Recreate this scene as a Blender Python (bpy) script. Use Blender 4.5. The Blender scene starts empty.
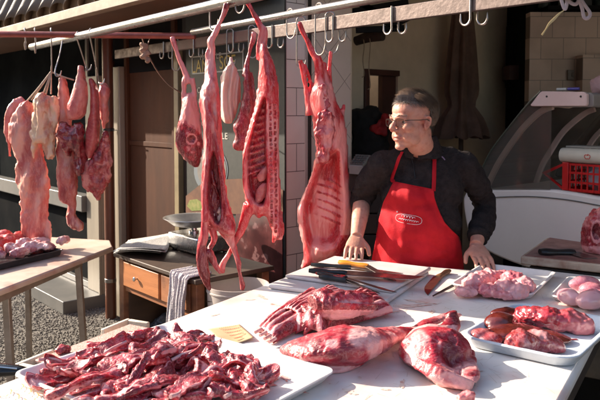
import bpy, bmesh, math, random
import numpy as np
from mathutils import Vector, Matrix, Euler
from mathutils.bvhtree import BVHTree

SC = bpy.context.scene
COL = SC.collection
R = math.radians

# ---------------------------------------------------------------- camera
CAMZ = 1.52
PITCH = math.atan(36 / 690)
cam_d = bpy.data.cameras.new("Camera")
cam = bpy.data.objects.new("Camera", cam_d)
COL.objects.link(cam)
cam.location = (0, 0, CAMZ)
cam.rotation_euler = (math.pi / 2 - PITCH, 0, 0)
cam_d.sensor_width = 36
cam_d.lens = 36 * 690 / 600
cam_d.shift_y = -52 / 600
cam_d.clip_start = 0.05
cam_d.clip_end = 400
cam_d.dof.use_dof = True
cam_d.dof.focus_distance = 2.35
cam_d.dof.aperture_fstop = 9.0
SC.camera = cam

# ---------------------------------------------------------------- light
SUN_EL = R(27)
SUN_AZ = R(-65)            # from straight ahead, to the left and behind the stall
TOSUN = Vector((math.sin(SUN_AZ) * math.cos(SUN_EL), math.cos(SUN_AZ) * math.cos(SUN_EL), math.sin(SUN_EL)))
world = bpy.data.worlds.new("World")
SC.world = world
world.use_nodes = True
wn = world.node_tree
bg = wn.nodes['Background']
sky = wn.nodes.new('ShaderNodeTexSky')
sky.sky_type = 'NISHITA'
sky.sun_disc = False
sky.sun_elevation = SUN_EL
sky.sun_rotation = SUN_AZ
sky.dust_density = 2.2
sky.ozone_density = 0.9
wn.links.new(sky.outputs[0], bg.inputs[0])
bg.inputs[1].default_value = 0.125
sun_d = bpy.data.lights.new("Sun", 'SUN')
sun_d.energy = 4.8
sun_d.angle = R(0.5)
sun_d.color = (1.0, 0.865, 0.71)
sun = bpy.data.objects.new("Sun", sun_d)
COL.objects.link(sun)
sun.location = (-3, 3, 6)
sun.rotation_euler = (-TOSUN).to_track_quat('-Z', 'Y').to_euler()

SC.view_settings.view_transform = 'Standard'
SC.view_settings.look = 'None'
SC.view_settings.gamma = 1
SC.view_settings.exposure = 1.32
SC.render.engine = 'CYCLES'
SC.cycles.use_denoising = True
SC.cycles.max_bounces = 7
SC.cycles.transparent_max_bounces = 10
SC.cycles.sample_clamp_indirect = 4

# ---------------------------------------------------------------- pixel -> place helpers (600x400 photo)
FW = Vector((0, math.cos(PITCH), -math.sin(PITCH)))
UP = Vector((0, math.sin(PITCH), math.cos(PITCH)))
C0 = Vector((0, 0, CAMZ))
def ray(px, py):
    return FW + Vector((1, 0, 0)) * ((px - 300) / 690) + UP * ((-(py - 200) - 52) / 690)
def atY(px, py, Y):
    d = ray(px, py); return C0 + d * (Y / d.y)
def atZ(px, py, z):
    d = ray(px, py); return C0 + d * ((z - CAMZ) / d.z)
def onP(px, py, p0, n):
    d = ray(px, py); p0 = Vector(p0); n = Vector(n)
    return C0 + d * ((p0 - C0).dot(n) / d.dot(n))

# ---------------------------------------------------------------- noise
def vnoise(P, scale=1.0, seed=0):
    P = np.asarray(P, dtype=np.float64) * scale + seed * 17.31
    i = np.floor(P).astype(np.int64); f = P - i; f = f * f * (3 - 2 * f)
    def h(a, b, c):
        n = (a * 73856093) ^ (b * 19349663) ^ (c * 83492791)
        n = (n ^ (n >> 13)) * 1274126177
        n = n & 0x7fffffff
        n = ((n ^ (n >> 16)) * 668265263) & 0x7fffffff
        return n / 0x7fffffff * 2 - 1
    x, y, z = i[:, 0], i[:, 1], i[:, 2]; fx, fy, fz = f[:, 0], f[:, 1], f[:, 2]
    r = 0
    for a in (0, 1):
        for b in (0, 1):
            for c in (0, 1):
                w = (fx if a else 1 - fx) * (fy if b else 1 - fy) * (fz if c else 1 - fz)
                r = r + w * h(x + a, y + b, z + c)
    return r
def fnoise(P, scale, oct=3, seed=0):
    r = 0; a = 1; t = 0
    for k in range(oct):
        r = r + a * vnoise(P, scale * 2 ** k, seed + k); t += a; a *= 0.5
    return r / t

# ---------------------------------------------------------------- materials
MATS = {}
def mat(name, c1=(.5, .5, .5), c2=None, scale=8, rough=.5, metal=0, bump=0, bscale=60, stretch=(1, 1, 1), coat=0, sss=0,
        ssr=(.02, .006, .004), lo=.35, hi=.65, r2=None, spec=None, transl=0, detail=5, c3=None, s3=3, t3=(.55, .7)):
    if name in MATS: return MATS[name]
    m = bpy.data.materials.new(name); m.use_nodes = True
    nt = m.node_tree; N = nt.nodes; L = nt.links; b = N['Principled BSDF']
    b.inputs['Base Color'].default_value = (*c1, 1)
    b.inputs['Roughness'].default_value = rough
    b.inputs['Metallic'].default_value = metal
    if coat: b.inputs['Coat Weight'].default_value = coat; b.inputs['Coat Roughness'].default_value = .12
    if spec is not None: b.inputs['Specular IOR Level'].default_value = spec
    if sss:
        b.inputs['Subsurface Weight'].default_value = sss
        b.inputs['Subsurface Radius'].default_value = [v / .02 for v in ssr]
        b.inputs['Subsurface Scale'].default_value = .02
    tc = N.new('ShaderNodeTexCoord'); mp = N.new('ShaderNodeMapping'); mp.inputs['Scale'].default_value = stretch
    L.new(tc.outputs['Object'], mp.inputs['Vector'])
    col = None
    if c2 is not None:
        n = N.new('ShaderNodeTexNoise'); n.inputs['Scale'].default_value = scale; n.inputs['Detail'].default_value = detail
        n.inputs['Roughness'].default_value = .6
        L.new(mp.outputs[0], n.inputs['Vector'])
        r = N.new('ShaderNodeMapRange'); r.inputs['From Min'].default_value = lo; r.inputs['From Max'].default_value = hi
        L.new(n.outputs['Fac'], r.inputs['Value'])
        mx = N.new('ShaderNodeMix'); mx.data_type = 'RGBA'
        L.new(r.outputs[0], mx.inputs['Factor']); mx.inputs[6].default_value = (*c1, 1); mx.inputs[7].default_value = (*c2, 1)
        col = mx.outputs[2]
        if r2 is not None:
            q = N.new('ShaderNodeMapRange'); q.inputs['To Min'].default_value = rough; q.inputs['To Max'].default_value = r2
            L.new(r.outputs[0], q.inputs['Value']); L.new(q.outputs[0], b.inputs['Roughness'])
        if c3 is not None:
            n3 = N.new('ShaderNodeTexNoise'); n3.inputs['Scale'].default_value = s3; n3.inputs['Detail'].default_value = 6
            L.new(tc.outputs['Object'], n3.inputs['Vector'])
            r3 = N.new('ShaderNodeMapRange'); r3.inputs['From Min'].default_value = t3[0]; r3.inputs['From Max'].default_value = t3[1]
            L.new(n3.outputs['Fac'], r3.inputs['Value'])
            m3 = N.new('ShaderNodeMix'); m3.data_type = 'RGBA'; L.new(r3.outputs[0], m3.inputs['Factor'])
            L.new(col, m3.inputs[6]); m3.inputs[7].default_value = (*c3, 1); col = m3.outputs[2]
        L.new(col, b.inputs['Base Color'])
    if bump:
        n2 = N.new('ShaderNodeTexNoise'); n2.inputs['Scale'].default_value = bscale; n2.inputs['Detail'].default_value = 4
        L.new(mp.outputs[0], n2.inputs['Vector'])
        bp = N.new('ShaderNodeBump'); bp.inputs['Strength'].default_value = bump; bp.inputs['Distance'].default_value = .01
        L.new(n2.outputs['Fac'], bp.inputs['Height']); L.new(bp.outputs[0], b.inputs['Normal'])
        if coat: L.new(bp.outputs[0], b.inputs['Coat Normal'])
    if transl:
        t = N.new('ShaderNodeBsdfTranslucent'); ms = N.new('ShaderNodeMixShader'); ms.inputs[0].default_value = transl
        if col is not None: L.new(col, t.inputs['Color'])
        else: t.inputs['Color'].default_value = (*c1, 1)
        o = N['Material Output']
        L.new(b.outputs[0], ms.inputs[1]); L.new(t.outputs[0], ms.inputs[2]); L.new(ms.outputs[0], o.inputs['Surface'])
    MATS[name] = m
    return m

def meat(name, red=(.30, .018, .022), fat=(.72, .40, .36), deep=(.12, .006, .010), scale=14, stretch=(1, 1, 1), lo=.45, hi=.62,
         rough=.33, transl=0, coat=.35, bump=.5, sss=.25, fibre=60, glow=None, vein=.45, fmax=.85):
    """wet flesh: muscle, fat film and dark patches; the 'fat' attribute of the mesh pushes places to fat (+) or to dark (-)"""
    if name in MATS: return MATS[name]
    m = bpy.data.materials.new(name); m.use_nodes = True
    nt = m.node_tree; N = nt.nodes; L = nt.links; b = N['Principled BSDF']
    tc = N.new('ShaderNodeTexCoord'); mp = N.new('ShaderNodeMapping'); mp.inputs['Scale'].default_value = stretch
    L.new(tc.outputs['Object'], mp.inputs['Vector'])
    n = N.new('ShaderNodeTexNoise'); n.inputs['Scale'].default_value = scale; n.inputs['Detail'].default_value = 7; n.inputs['Roughness'].default_value = .62
    n.inputs['Distortion'].default_value = .6
    L.new(mp.outputs[0], n.inputs['Vector'])
    at = N.new('ShaderNodeAttribute'); at.attribute_name = 'fat'
    ad = N.new('ShaderNodeMath'); ad.operation = 'ADD'; L.new(n.outputs['Fac'], ad.inputs[0])
    sc_ = N.new('ShaderNodeMath'); sc_.operation = 'MULTIPLY'; sc_.inputs[1].default_value = .5; L.new(at.outputs['Fac'], sc_.inputs[0])
    L.new(sc_.outputs[0], ad.inputs[1])
    r = N.new('ShaderNodeMapRange'); r.inputs['From Min'].default_value = lo; r.inputs['From Max'].default_value = hi; r.interpolation_type = 'SMOOTHSTEP'
    L.new(ad.outputs[0], r.inputs['Value'])
    # muscle: red to deep
    n2 = N.new('ShaderNodeTexNoise'); n2.inputs['Scale'].default_value = scale * 1.7; n2.inputs['Detail'].default_value = 4
    L.new(mp.outputs[0], n2.inputs['Vector'])
    ad2 = N.new('ShaderNodeMath'); ad2.operation = 'SUBTRACT'; L.new(n2.outputs['Fac'], ad2.inputs[0]); L.new(sc_.outputs[0], ad2.inputs[1])
    r2 = N.new('ShaderNodeMapRange'); r2.inputs['From Min'].default_value = .48; r2.inputs['From Max'].default_value = .75
    L.new(ad2.outputs[0], r2.inputs['Value'])
    m1 = N.new('ShaderNodeMix'); m1.data_type = 'RGBA'; m1.inputs[6].default_value = (*red, 1); m1.inputs[7].default_value = (*deep, 1)
    L.new(r2.outputs[0], m1.inputs['Factor'])
    m2 = N.new('ShaderNodeMix'); m2.data_type = 'RGBA'; L.new(m1.outputs[2], m2.inputs[6]); m2.inputs[7].default_value = (*fat, 1)
    nv = N.new('ShaderNodeTexNoise'); nv.inputs['Scale'].default_value = scale * 2.2; nv.inputs['Detail'].default_value = 8; nv.inputs['Roughness'].default_value = .7; nv.inputs['Distortion'].default_value = 1.2
    L.new(mp.outputs[0], nv.inputs['Vector'])
    v1 = N.new('ShaderNodeMath'); v1.operation = 'SUBTRACT'; v1.inputs[1].default_value = .5; L.new(nv.outputs['Fac'], v1.inputs[0])
    v2 = N.new('ShaderNodeMath'); v2.operation = 'ABSOLUTE'; L.new(v1.outputs[0], v2.inputs[0])
    v3 = N.new('ShaderNodeMapRange'); v3.inputs['From Min'].default_value = .0; v3.inputs['From Max'].default_value = .035; v3.inputs['To Min'].default_value = vein; v3.inputs['To Max'].default_value = 0
    L.new(v2.outputs[0], v3.inputs['Value'])
    v4 = N.new('ShaderNodeMath'); v4.operation = 'MULTIPLY'; v4.inputs[1].default_value = fmax; L.new(r.outputs[0], v4.inputs[0])
    v5 = N.new('ShaderNodeMath'); v5.operation = 'MAXIMUM'; L.new(v4.outputs[0], v5.inputs[0]); L.new(v3.outputs[0], v5.inputs[1])
    L.new(v5.outputs[0], m2.inputs['Factor'])
    L.new(m2.outputs[2], b.inputs['Base Color'])
    rr = N.new('ShaderNodeMapRange'); rr.inputs['To Min'].default_value = rough * .75; rr.inputs['To Max'].default_value = min(1, rough * 1.6)
    L.new(n2.outputs['Fac'], rr.inputs['Value']); rr.inputs['From Min'].default_value = .3; rr.inputs['From Max'].default_value = .7
    L.new(rr.outputs[0], b.inputs['Roughness'])
    b.inputs['Coat Weight'].default_value = coat; b.inputs['Coat Roughness'].default_value = .15
    if sss:
        b.inputs['Subsurface Weight'].default_value = sss
        b.inputs['Subsurface Radius'].default_value = (1.0, .25, .18)
        b.inputs['Subsurface Scale'].default_value = .012
    nb = N.new('ShaderNodeTexNoise'); nb.inputs['Scale'].default_value = fibre; nb.inputs['Detail'].default_value = 5
    L.new(mp.outputs[0], nb.inputs['Vector'])
    bp = N.new('ShaderNodeBump'); bp.inputs['Strength'].default_value = bump; bp.inputs['Distance'].default_value = .006
    L.new(nb.outputs['Fac'], bp.inputs['Height']); L.new(bp.outputs[0], b.inputs['Normal']); L.new(bp.outputs[0], b.inputs['Coat Normal'])
    if transl:
        t = N.new('ShaderNodeBsdfTranslucent'); ms = N.new('ShaderNodeMixShader'); ms.inputs[0].default_value = transl
        if glow is not None:
            mg = N.new('ShaderNodeMix'); mg.data_type = 'RGBA'; mg.inputs['Factor'].default_value = .75
            L.new(m2.outputs[2], mg.inputs[6]); mg.inputs[7].default_value = (*glow, 1); L.new(mg.outputs[2], t.inputs['Color'])
        else: L.new(m2.outputs[2], t.inputs['Color'])
        o = N['Material Output']
        L.new(b.outputs[0], ms.inputs[1]); L.new(t.outputs[0], ms.inputs[2]); L.new(ms.outputs[0], o.inputs['Surface'])
    MATS[name] = m
    return m

def tile_mat(name, c1, c2, grout, w=.15, h=.15, offset=.5, rot=0, rough=.25, dirt=.25):
    m = bpy.data.materials.new(name); m.use_nodes = True
    nt = m.node_tree; N = nt.nodes; L = nt.links; b = N['Principled BSDF']
    uv = N.new('ShaderNodeUVMap'); mp = N.new('ShaderNodeMapping'); mp.inputs['Rotation'].default_value = (0, 0, rot)
    L.new(uv.outputs[0], mp.inputs['Vector'])
    t = N.new('ShaderNodeTexBrick'); t.inputs['Scale'].default_value = 1
    t.offset = offset; t.inputs['Brick Width'].default_value = w; t.inputs['Row Height'].default_value = h
    t.inputs['Mortar Size'].default_value = .0022; t.inputs['Mortar Smooth'].default_value = .2
    t.inputs['Color1'].default_value = (*c1, 1); t.inputs['Color2'].default_value = (*c2, 1); t.inputs['Mortar'].default_value = (*grout, 1)
    L.new(mp.outputs[0], t.inputs['Vector'])
    n = N.new('ShaderNodeTexNoise'); n.inputs['Scale'].default_value = 3; n.inputs['Detail'].default_value = 8
    L.new(uv.outputs[0], n.inputs['Vector'])
    r = N.new('ShaderNodeMapRange'); r.inputs['From Min'].default_value = .4; r.inputs['From Max'].default_value = .8; r.inputs['To Max'].default_value = dirt
    L.new(n.outputs['Fac'], r.inputs['Value'])
    mx = N.new('ShaderNodeMix'); mx.data_type = 'RGBA'; L.new(r.outputs[0], mx.inputs['Factor']); L.new(t.outputs['Color'], mx.inputs[6])
    mx.inputs[7].default_value = (.25, .2, .15, 1); L.new(mx.outputs[2], b.inputs['Base Color'])
    bp = N.new('ShaderNodeBump'); bp.inputs['Strength'].default_value = .4; bp.inputs['Distance'].default_value = .003; bp.invert = True
    L.new(t.outputs['Fac'], bp.inputs['Height']); L.new(bp.outputs[0], b.inputs['Normal'])
    b.inputs['Roughness'].default_value = rough
    MATS[name] = m
    return m

# ---------------------------------------------------------------- object helpers
def tag(o, label=None, cat=None, group=None, kind=None):
    if label: o['label'] = label
    if cat: o['category'] = cat
    if group: o['group'] = group
    if kind: o['kind'] = kind
    return o
def empty(name, loc, label=None, cat=None, group=None):
    o = bpy.data.objects.new(name, None); COL.objects.link(o); o.location = loc; o.empty_display_size = .05
    return tag(o, label, cat, group)
def wloc(p):
    r = Vector((0, 0, 0))
    while p is not None:
        r += p.location; p = p.parent
    return r
def mk(name, V, F, m, parent=None, smooth=True, uv=None, fat=None, bevel=0, sharp=40):
    V = np.asarray([tuple(v) for v in V], dtype=float).reshape(-1, 3) if not isinstance(V, np.ndarray) else V
    base = wloc(parent) if parent is not None else Vector(((V[:, 0].min() + V[:, 0].max()) / 2, (V[:, 1].min() + V[:, 1].max()) / 2, V[:, 2].min()))
    me = bpy.data.meshes.new(name)
    me.from_pydata((V - np.array(base)).tolist(), [], [list(map(int, f)) for f in F])
    me.update()
    ms = m if isinstance(m, (list, tuple)) else [m]
    for x in ms: me.materials.append(x)
    if smooth:
        me.polygons.foreach_set('use_smooth', [True] * len(me.polygons))
        if sharp: me.set_sharp_from_angle(angle=R(sharp))
    if uv is not None:
        l = me.uv_layers.new(name='UVMap')
        for p in me.polygons:
            for li, vi in zip(p.loop_indices, p.vertices): l.data[li].uv = uv[vi]
    if fat is not None:
        a = me.attributes.new('fat', 'FLOAT', 'POINT'); a.data.foreach_set('value', np.asarray(fat, dtype=np.float32))
    o = bpy.data.objects.new(name, me); COL.objects.link(o)
    if parent is not None: o.parent = parent
    else: o.location = base
    if bevel:
        b = o.modifiers.new('b', 'BEVEL'); b.width = bevel; b.segments = 2; b.limit_method = 'ANGLE'; b.angle_limit = R(50)
    return o

def catmull(pts, n, extra=None):
    """resample a polyline of vectors (and a list of extra scalars) smoothly"""
    P = [np.array(p, dtype=float) for p in pts]
    if extra is not None: P = [np.append(p, e) for p, e in zip(P, extra)]
    if len(P) == 2:
        return np.array([P[0] + (P[1] - P[0]) * t for t in np.linspace(0, 1, n)])
    Q = [2 * P[0] - P[1]] + P + [2 * P[-1] - P[-2]]
    out = []
    for t in np.linspace(0, len(P) - 1, n):
        i = min(int(t), len(P) - 2); f = t - i
        a, b, c, d = Q[i], Q[i + 1], Q[i + 2], Q[i + 3]
        out.append(.5 * (2 * b + (c - a) * f + (2 * a - 5 * b + 4 * c - d) * f * f + (3 * b - a - 3 * c + d) * f ** 3))
    return np.array(out)

class MB:
    def __init__(s): s.V = []; s.F = []; s.uv = None
    def add(s, V, F):
        o = len(s.V); s.V += [tuple(v) for v in V]; s.F += [[i + o for i in f] for f in F]; return s
    def box(s, c, size, ax=None, ay=None, az=None):
        c = Vector(c); ax = Vector(ax or (1, 0, 0)).normalized(); az = Vector(az or (0, 0, 1)).normalized()
        ay = Vector(ay).normalized() if ay is not None else az.cross(ax).normalized()
        V = [c + ax * (size[0] / 2 * i) + ay * (size[1] / 2 * j) + az * (size[2] / 2 * k) for i in (-1, 1) for j in (-1, 1) for k in (-1, 1)]
        F = [[0, 1, 3, 2], [4, 6, 7, 5], [0, 4, 5, 1], [2, 3, 7, 6], [0, 2, 6, 4], [1, 5, 7, 3]]
        if ax.cross(ay).dot(az) < 0: F = [f[::-1] for f in F]
        return s.add(V, F)
    def bar(s, a, b, w, h, up=(0, 0, 1)):
        a = Vector(a); b = Vector(b); d = (b - a); L_ = d.length; d.normalize()
        side = d.cross(Vector(up)).normalized(); u = side.cross(d).normalized()
        return s.box((a + b) / 2, (L_, w, h), d, side, u)
    def tube(s, pts, r, n=12, m=None, cap=True, flat=1.0, nrm=None, close=False):
        rr = list(r) if hasattr(r, '__len__') else [r] * len(pts)
        if m: A = catmull(pts, m, rr); P = A[:, :3]; rr = A[:, 3]
        else: P = np.array([tuple(p) for p in pts], dtype=float)
        k = len(P); T = np.zeros_like(P)
        T[1:-1] = P[2:] - P[:-2]; T[0] = P[1] - P[0]; T[-1] = P[-1] - P[-2]
        if close: T[0] = T[-1] = P[1] - P[-2]
        T /= np.linalg.norm(T, axis=1)[:, None] + 1e-12
        u = np.array(nrm if nrm is not None else ((0, 0, 1) if abs(T[0][2]) < .9 else (1, 0, 0)), dtype=float)
        V = []
        for i in range(k):
            u = u - T[i] * u.dot(T[i]); u /= np.linalg.norm(u) + 1e-12; w = np.cross(T[i], u)
            for j in range(n):
                a = 2 * math.pi * j / n
                V.append(P[i] + (u * math.cos(a) * flat + w * math.sin(a)) * max(rr[i], 1e-5))
        F = [[i * n + j, i * n + (j + 1) % n, (i + 1) * n + (j + 1) % n, (i + 1) * n + j] for i in range(k - 1) for j in range(n)]
        if cap: F += [list(range(n))[::-1], [(k - 1) * n + j for j in range(n)]]
        return s.add(V, F)
    def lathe(s, c, prof, n=32, axis=(0, 0, 1), cap0=True, cap1=True):
        c = Vector(c); az = Vector(axis).normalized(); ax = az.orthogonal().normalized(); ay = az.cross(ax)
        V = [c + ax * (r * math.cos(2 * math.pi * j / n)) + ay * (r * math.sin(2 * math.pi * j / n)) + az * z for r, z in prof for j in range(n)]
        k = len(prof)
        F = [[i * n + j, i * n + (j + 1) % n, (i + 1) * n + (j + 1) % n, (i + 1) * n + j] for i in range(k - 1) for j in range(n)]
        if cap0: F.append(list(range(n))[::-1])
        if cap1: F.append([(k - 1) * n + j for j in range(n)])
        return s.add(V, F)
    def prism(s, poly, d):
        """poly: list of 3D points (planar), extruded by vector d"""
        d = Vector(d); n = len(poly); P = [Vector(p) for p in poly]
        nv = Vector((0, 0, 0))
        for i in range(n): nv += P[i].cross(P[(i + 1) % n])
        F = [list(range(n)), [n + i for i in range(n)][::-1]] + [[i, n + i, n + (i + 1) % n, (i + 1) % n] for i in range(n)]
        if nv.dot(d) > 0: F = [f[::-1] for f in F]
        return s.add(P + [p + d for p in P], F)
    def ell(s, c, r, rot=None, nu=20, nv=12):
        c = Vector(c); M_ = rot.to_matrix() if rot is not None and hasattr(rot, 'to_matrix') else (rot if rot is not None else Matrix.Identity(3))
        V = [c + M_ @ Vector((0, 0, r[2]))]
        for i in range(1, nv):
            t = math.pi * i / nv
            for j in range(nu):
                a = 2 * math.pi * j / nu
                V.append(c + M_ @ Vector((r[0] * math.sin(t) * math.cos(a), r[1] * math.sin(t) * math.sin(a), r[2] * math.cos(t))))
        V.append(c + M_ @ Vector((0, 0, -r[2])))
        F = [[0, 1 + j, 1 + (j + 1) % nu] for j in range(nu)]
        for i in range(nv - 2):
            F += [[1 + i * nu + j, 1 + (i + 1) * nu + j, 1 + (i + 1) * nu + (j + 1) % nu, 1 + i * nu + (j + 1) % nu] for j in range(nu)]
        e = 1 + (nv - 1) * nu; F += [[e, 1 + (nv - 2) * nu + (j + 1) % nu, 1 + (nv - 2) * nu + j] for j in range(nu)]
        return s.add(V, F)
    def inflate(s, px, Y, t, Rr=None, step=.006, rot=0, to3=None, back=None):
        """a closed pillow over an outline. px: photo outline at depth Y, or (u,v) metres mapped by to3(u,v,w)"""
        if to3 is None:
            P2 = [(lambda p: (p.x, p.z))(atY(x, y, Y)) for x, y in px]
            to3 = lambda u, v, w: (u, Y + w, v)
        else: P2 = px
        P2 = catmull([(*p, 0) for p in (list(P2) + [P2[0]])], len(P2) * 4)[:-1, :2]
        A = P2; B = np.roll(P2, -1, axis=0)
        x0, y0 = P2.min(0) - step; x1, y1 = P2.max(0) + step
        gx = np.arange(x0, x1 + step, step); gy = np.arange(y0, y1 + step, step)
        X, Z = np.meshgrid(gx, gy, indexing='ij'); Q = np.stack([X.ravel(), Z.ravel()], 1)
        d = np.full(len(Q), 1e9); ins = np.zeros(len(Q), bool)
        for a, b in zip(A, B):
            ab = b - a; tt = np.clip(((Q - a) @ ab) / (ab @ ab + 1e-12), 0, 1)
            d = np.minimum(d, np.hypot(*(Q - a - tt[:, None] * ab).T))
            c = ((a[1] > Q[:, 1]) != (b[1] > Q[:, 1])) & (Q[:, 0] < (b[0] - a[0]) * (Q[:, 1] - a[1]) / (b[1] - a[1] + 1e-12) + a[0])
            ins ^= c
        dm = d[ins].max() if ins.any() else 1
        Rr = Rr or dm
        h = np.where(ins, t * np.sqrt(np.clip(1 - (1 - np.clip(d / Rr, 0, 1)) ** 2, 0, 1)) + .0015, 0).reshape(X.shape)
        I = ins.reshape(X.shape); nx, ny = X.shape
        bt = t if back is None else back
        V = []; idf = -np.ones(X.shape, int); idb = -np.ones(X.shape, int)
        cell = I[:-1, :-1] & I[1:, :-1] & I[:-1, 1:] & I[1:, 1:]
        F = []
        use = np.zeros(X.shape, bool)
        use[:-1, :-1] |= cell; use[1:, :-1] |= cell; use[:-1, 1:] |= cell; use[1:, 1:] |= cell
        for i, j in zip(*np.where(use)):
            idf[i, j] = len(V); V.append(to3(X[i, j], Z[i, j], -h[i, j]))
            idb[i, j] = len(V); V.append(to3(X[i, j], Z[i, j], h[i, j] * bt / t))
        for i, j in zip(*np.where(cell)):
            F.append([idf[i, j], idf[i + 1, j], idf[i + 1, j + 1], idf[i, j + 1]])
            F.append([idb[i, j], idb[i, j + 1], idb[i + 1, j + 1], idb[i + 1, j]])
        def cl(i, j): return 0 <= i < nx - 1 and 0 <= j < ny - 1 and cell[i, j]
        for i, j in zip(*np.where(cell)):
            if not cl(i, j - 1): F.append([idf[i, j], idb[i, j], idb[i + 1, j], idf[i + 1, j]])
            if not cl(i, j + 1): F.append([idf[i + 1, j + 1], idb[i + 1, j + 1], idb[i, j + 1], idf[i, j + 1]])
            if not cl(i - 1, j): F.append([idf[i, j + 1], idb[i, j + 1], idb[i, j], idf[i, j]])
            if not cl(i + 1, j): F.append([idf[i + 1, j], idb[i + 1, j], idb[i + 1, j + 1], idf[i + 1, j + 1]])
        return s.add(V, F)
    def build(s, name, m, parent=None, **k): return mk(name, s.V, s.F, m, parent, **k)

def remesh(mb, vox, smooth=4, it=.5):
    me = bpy.data.meshes.new('tmp'); me.from_pydata([tuple(map(float, v)) for v in mb.V], [], [list(map(int, f)) for f in mb.F]); me.update()
    bm = bmesh.new(); bm.from_mesh(me); bmesh.ops.recalc_face_normals(bm, faces=bm.faces); bm.to_mesh(me); bm.free()
    o = bpy.data.objects.new('tmp', me); COL.objects.link(o)
    r = o.modifiers.new('r', 'REMESH'); r.mode = 'VOXEL'; r.voxel_size = vox; r.adaptivity = 0
    if smooth:
        sm = o.modifiers.new('s', 'SMOOTH'); sm.factor = it; sm.iterations = smooth
    dg = bpy.context.evaluated_depsgraph_get(); ev = o.evaluated_get(dg); em = ev.to_mesh()
    n = len(em.vertices); V = np.zeros(n * 3); em.vertices.foreach_get('co', V); V = V.reshape(-1, 3)
    Nn = np.zeros(n * 3); em.vertices.foreach_get('normal', Nn); Nn = Nn.reshape(-1, 3)
    F = [list(p.vertices) for p in em.polygons]
    ev.to_mesh_clear(); bpy.data.objects.remove(o); bpy.data.meshes.remove(me)
    return V, F, Nn
SEED = [0]
def flesh(name, mb, m, parent=None, vox=.005, smooth=4, disp=((25, .004), (70, .0015)), fat=0, fatn=0, spots=(), stretch=(1, 1, 1), post=None):
    """join the shapes of mb into one skin, roughen it; spots: (centre, radius, value) push the fat attribute"""
    SEED[0] += 3
    V, F, N_ = remesh(mb, vox, smooth)
    S = V * np.array(stretch)
    for sc_, am in disp: V = V + N_ * (fnoise(S, sc_, 3, SEED[0])[:, None] * am * 1.7)
    f = np.full(len(V), float(fat))
    if fatn: f += fnoise(S, 12, 2, SEED[0] + 5) * fatn
    for c, r, v in spots:
        d = np.linalg.norm(V - np.array(c), axis=1); f += v * np.clip(1.4 - d / r, 0, 1)
    if post: V, f = post(V, N_, f)
    return mk(name, V, F, m, parent, fat=f, sharp=0)

def copy_tree(o, parent=None):
    c = o.copy(); COL.objects.link(c); c.parent = parent
    for ch in [x for x in bpy.data.objects if x.parent == o]: copy_tree(ch, c)
    return c
# ================================================================ materials
M_tile = tile_mat('wall_tile', (.84, .79, .74), (.80, .75, .70), (.16, .13, .12))
M_diag = tile_mat('diagonal_tile', (.82, .72, .62), (.79, .69, .60), (.42, .35, .30), rot=R(45), offset=0, w=.2, h=.2)
M_block = tile_mat('old_tile', (.80, .64, .53), (.75, .60, .50), (.30, .24, .2), offset=.5, w=.17, h=.16, rough=.5, dirt=.5)
M_plast = mat('plaster', (.74, .63, .48), (.62, .53, .40), 4, .8, bump=.15, bscale=30)
M_brown = mat('brown_door_paint', (.085, .032, .014), (.046, .018, .009), 3, .75, spec=.2, bump=.12, bscale=25, stretch=(1, 1, .3), c3=(.055, .03, .02), s3=1.5)
M_beige = mat('beige_frame_paint', (.30, .26, .20), (.24, .21, .165), 6, .45, bump=.1, bscale=40, stretch=(1, 1, .2))
M_greyp = mat('grey_metal_paint', (.16, .155, .145), (.12, .12, .115), 5, .4, bump=.08, bscale=30)
M_dark = mat('dark_panel', (.022, .022, .022), (.015, .016, .017), 3, .9, spec=0)
M_dglass = mat('dark_glass', (.012, .013, .014), (.022, .024, .024), 2, .6, spec=0)
M_pipe = mat('brown_pipe_paint', (.14, .052, .028), (.10, .036, .021), 8, .32, bump=.1, bscale=30, stretch=(1, 1, .2))
M_soff = mat('soffit_wood', (.13, .058, .028), (.09, .04, .02), 6, .55, bump=.2, bscale=40, stretch=(.2, .2, 1))
M_corr = mat('corrugated_sheet', (.20, .14, .10), (.12, .085, .06), 5, .6, bump=.15, bscale=30, stretch=(1, 1, .3), c3=(.12, .09, .07), s3=3)
M_red = mat('dark_red_paint', (.22, .03, .03), (.14, .02, .02), 9, .4)
M_steel = mat('galvanised_steel', (.40, .385, .37), (.27, .25, .235), 18, .24, metal=1, bump=.05, bscale=60, r2=.42)
M_bar = mat('worn_flat_bar', (.19, .145, .13), (.12, .09, .08), 25, .42, metal=.6, bump=.12, bscale=60, r2=.6)
M_chrome = mat('stainless', (.62, .61, .60), (.5, .49, .48), 40, .16, metal=1, bump=.03, bscale=80, r2=.28)
M_copper = mat('copper_red_rail', (.38, .10, .08), (.26, .065, .05), 14, .4, metal=.5, bump=.1, bscale=40)
M_white = mat('white_plastic', (.78, .76, .73), (.73, .70, .66), 7, .32, bump=.03, bscale=40)
M_steelleg = mat('brushed_leg_steel', (.36, .33, .29), (.28, .255, .22), 18, .38, metal=.6, bump=.08, bscale=50, stretch=(1, 1, .2))
M_wood = mat('desk_wood', (.40, .17, .075), (.28, .11, .05), 6, .5, bump=.15, bscale=60, stretch=(.25, .25, 2.5), c3=(.12, .05, .028), s3=5)
M_woodd = mat('desk_wood_dark', (.10, .055, .032), (.065, .038, .024), 6, .6, bump=.15, bscale=60, stretch=(.3, .3, 2))
M_black = mat('black_plastic', (.012, .012, .013), (.02, .02, .02), 30, .38, bump=.05, bscale=90)
M_floor = mat('shop_floor', (.26, .20, .16), (.18, .14, .11), 4, .5)

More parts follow.
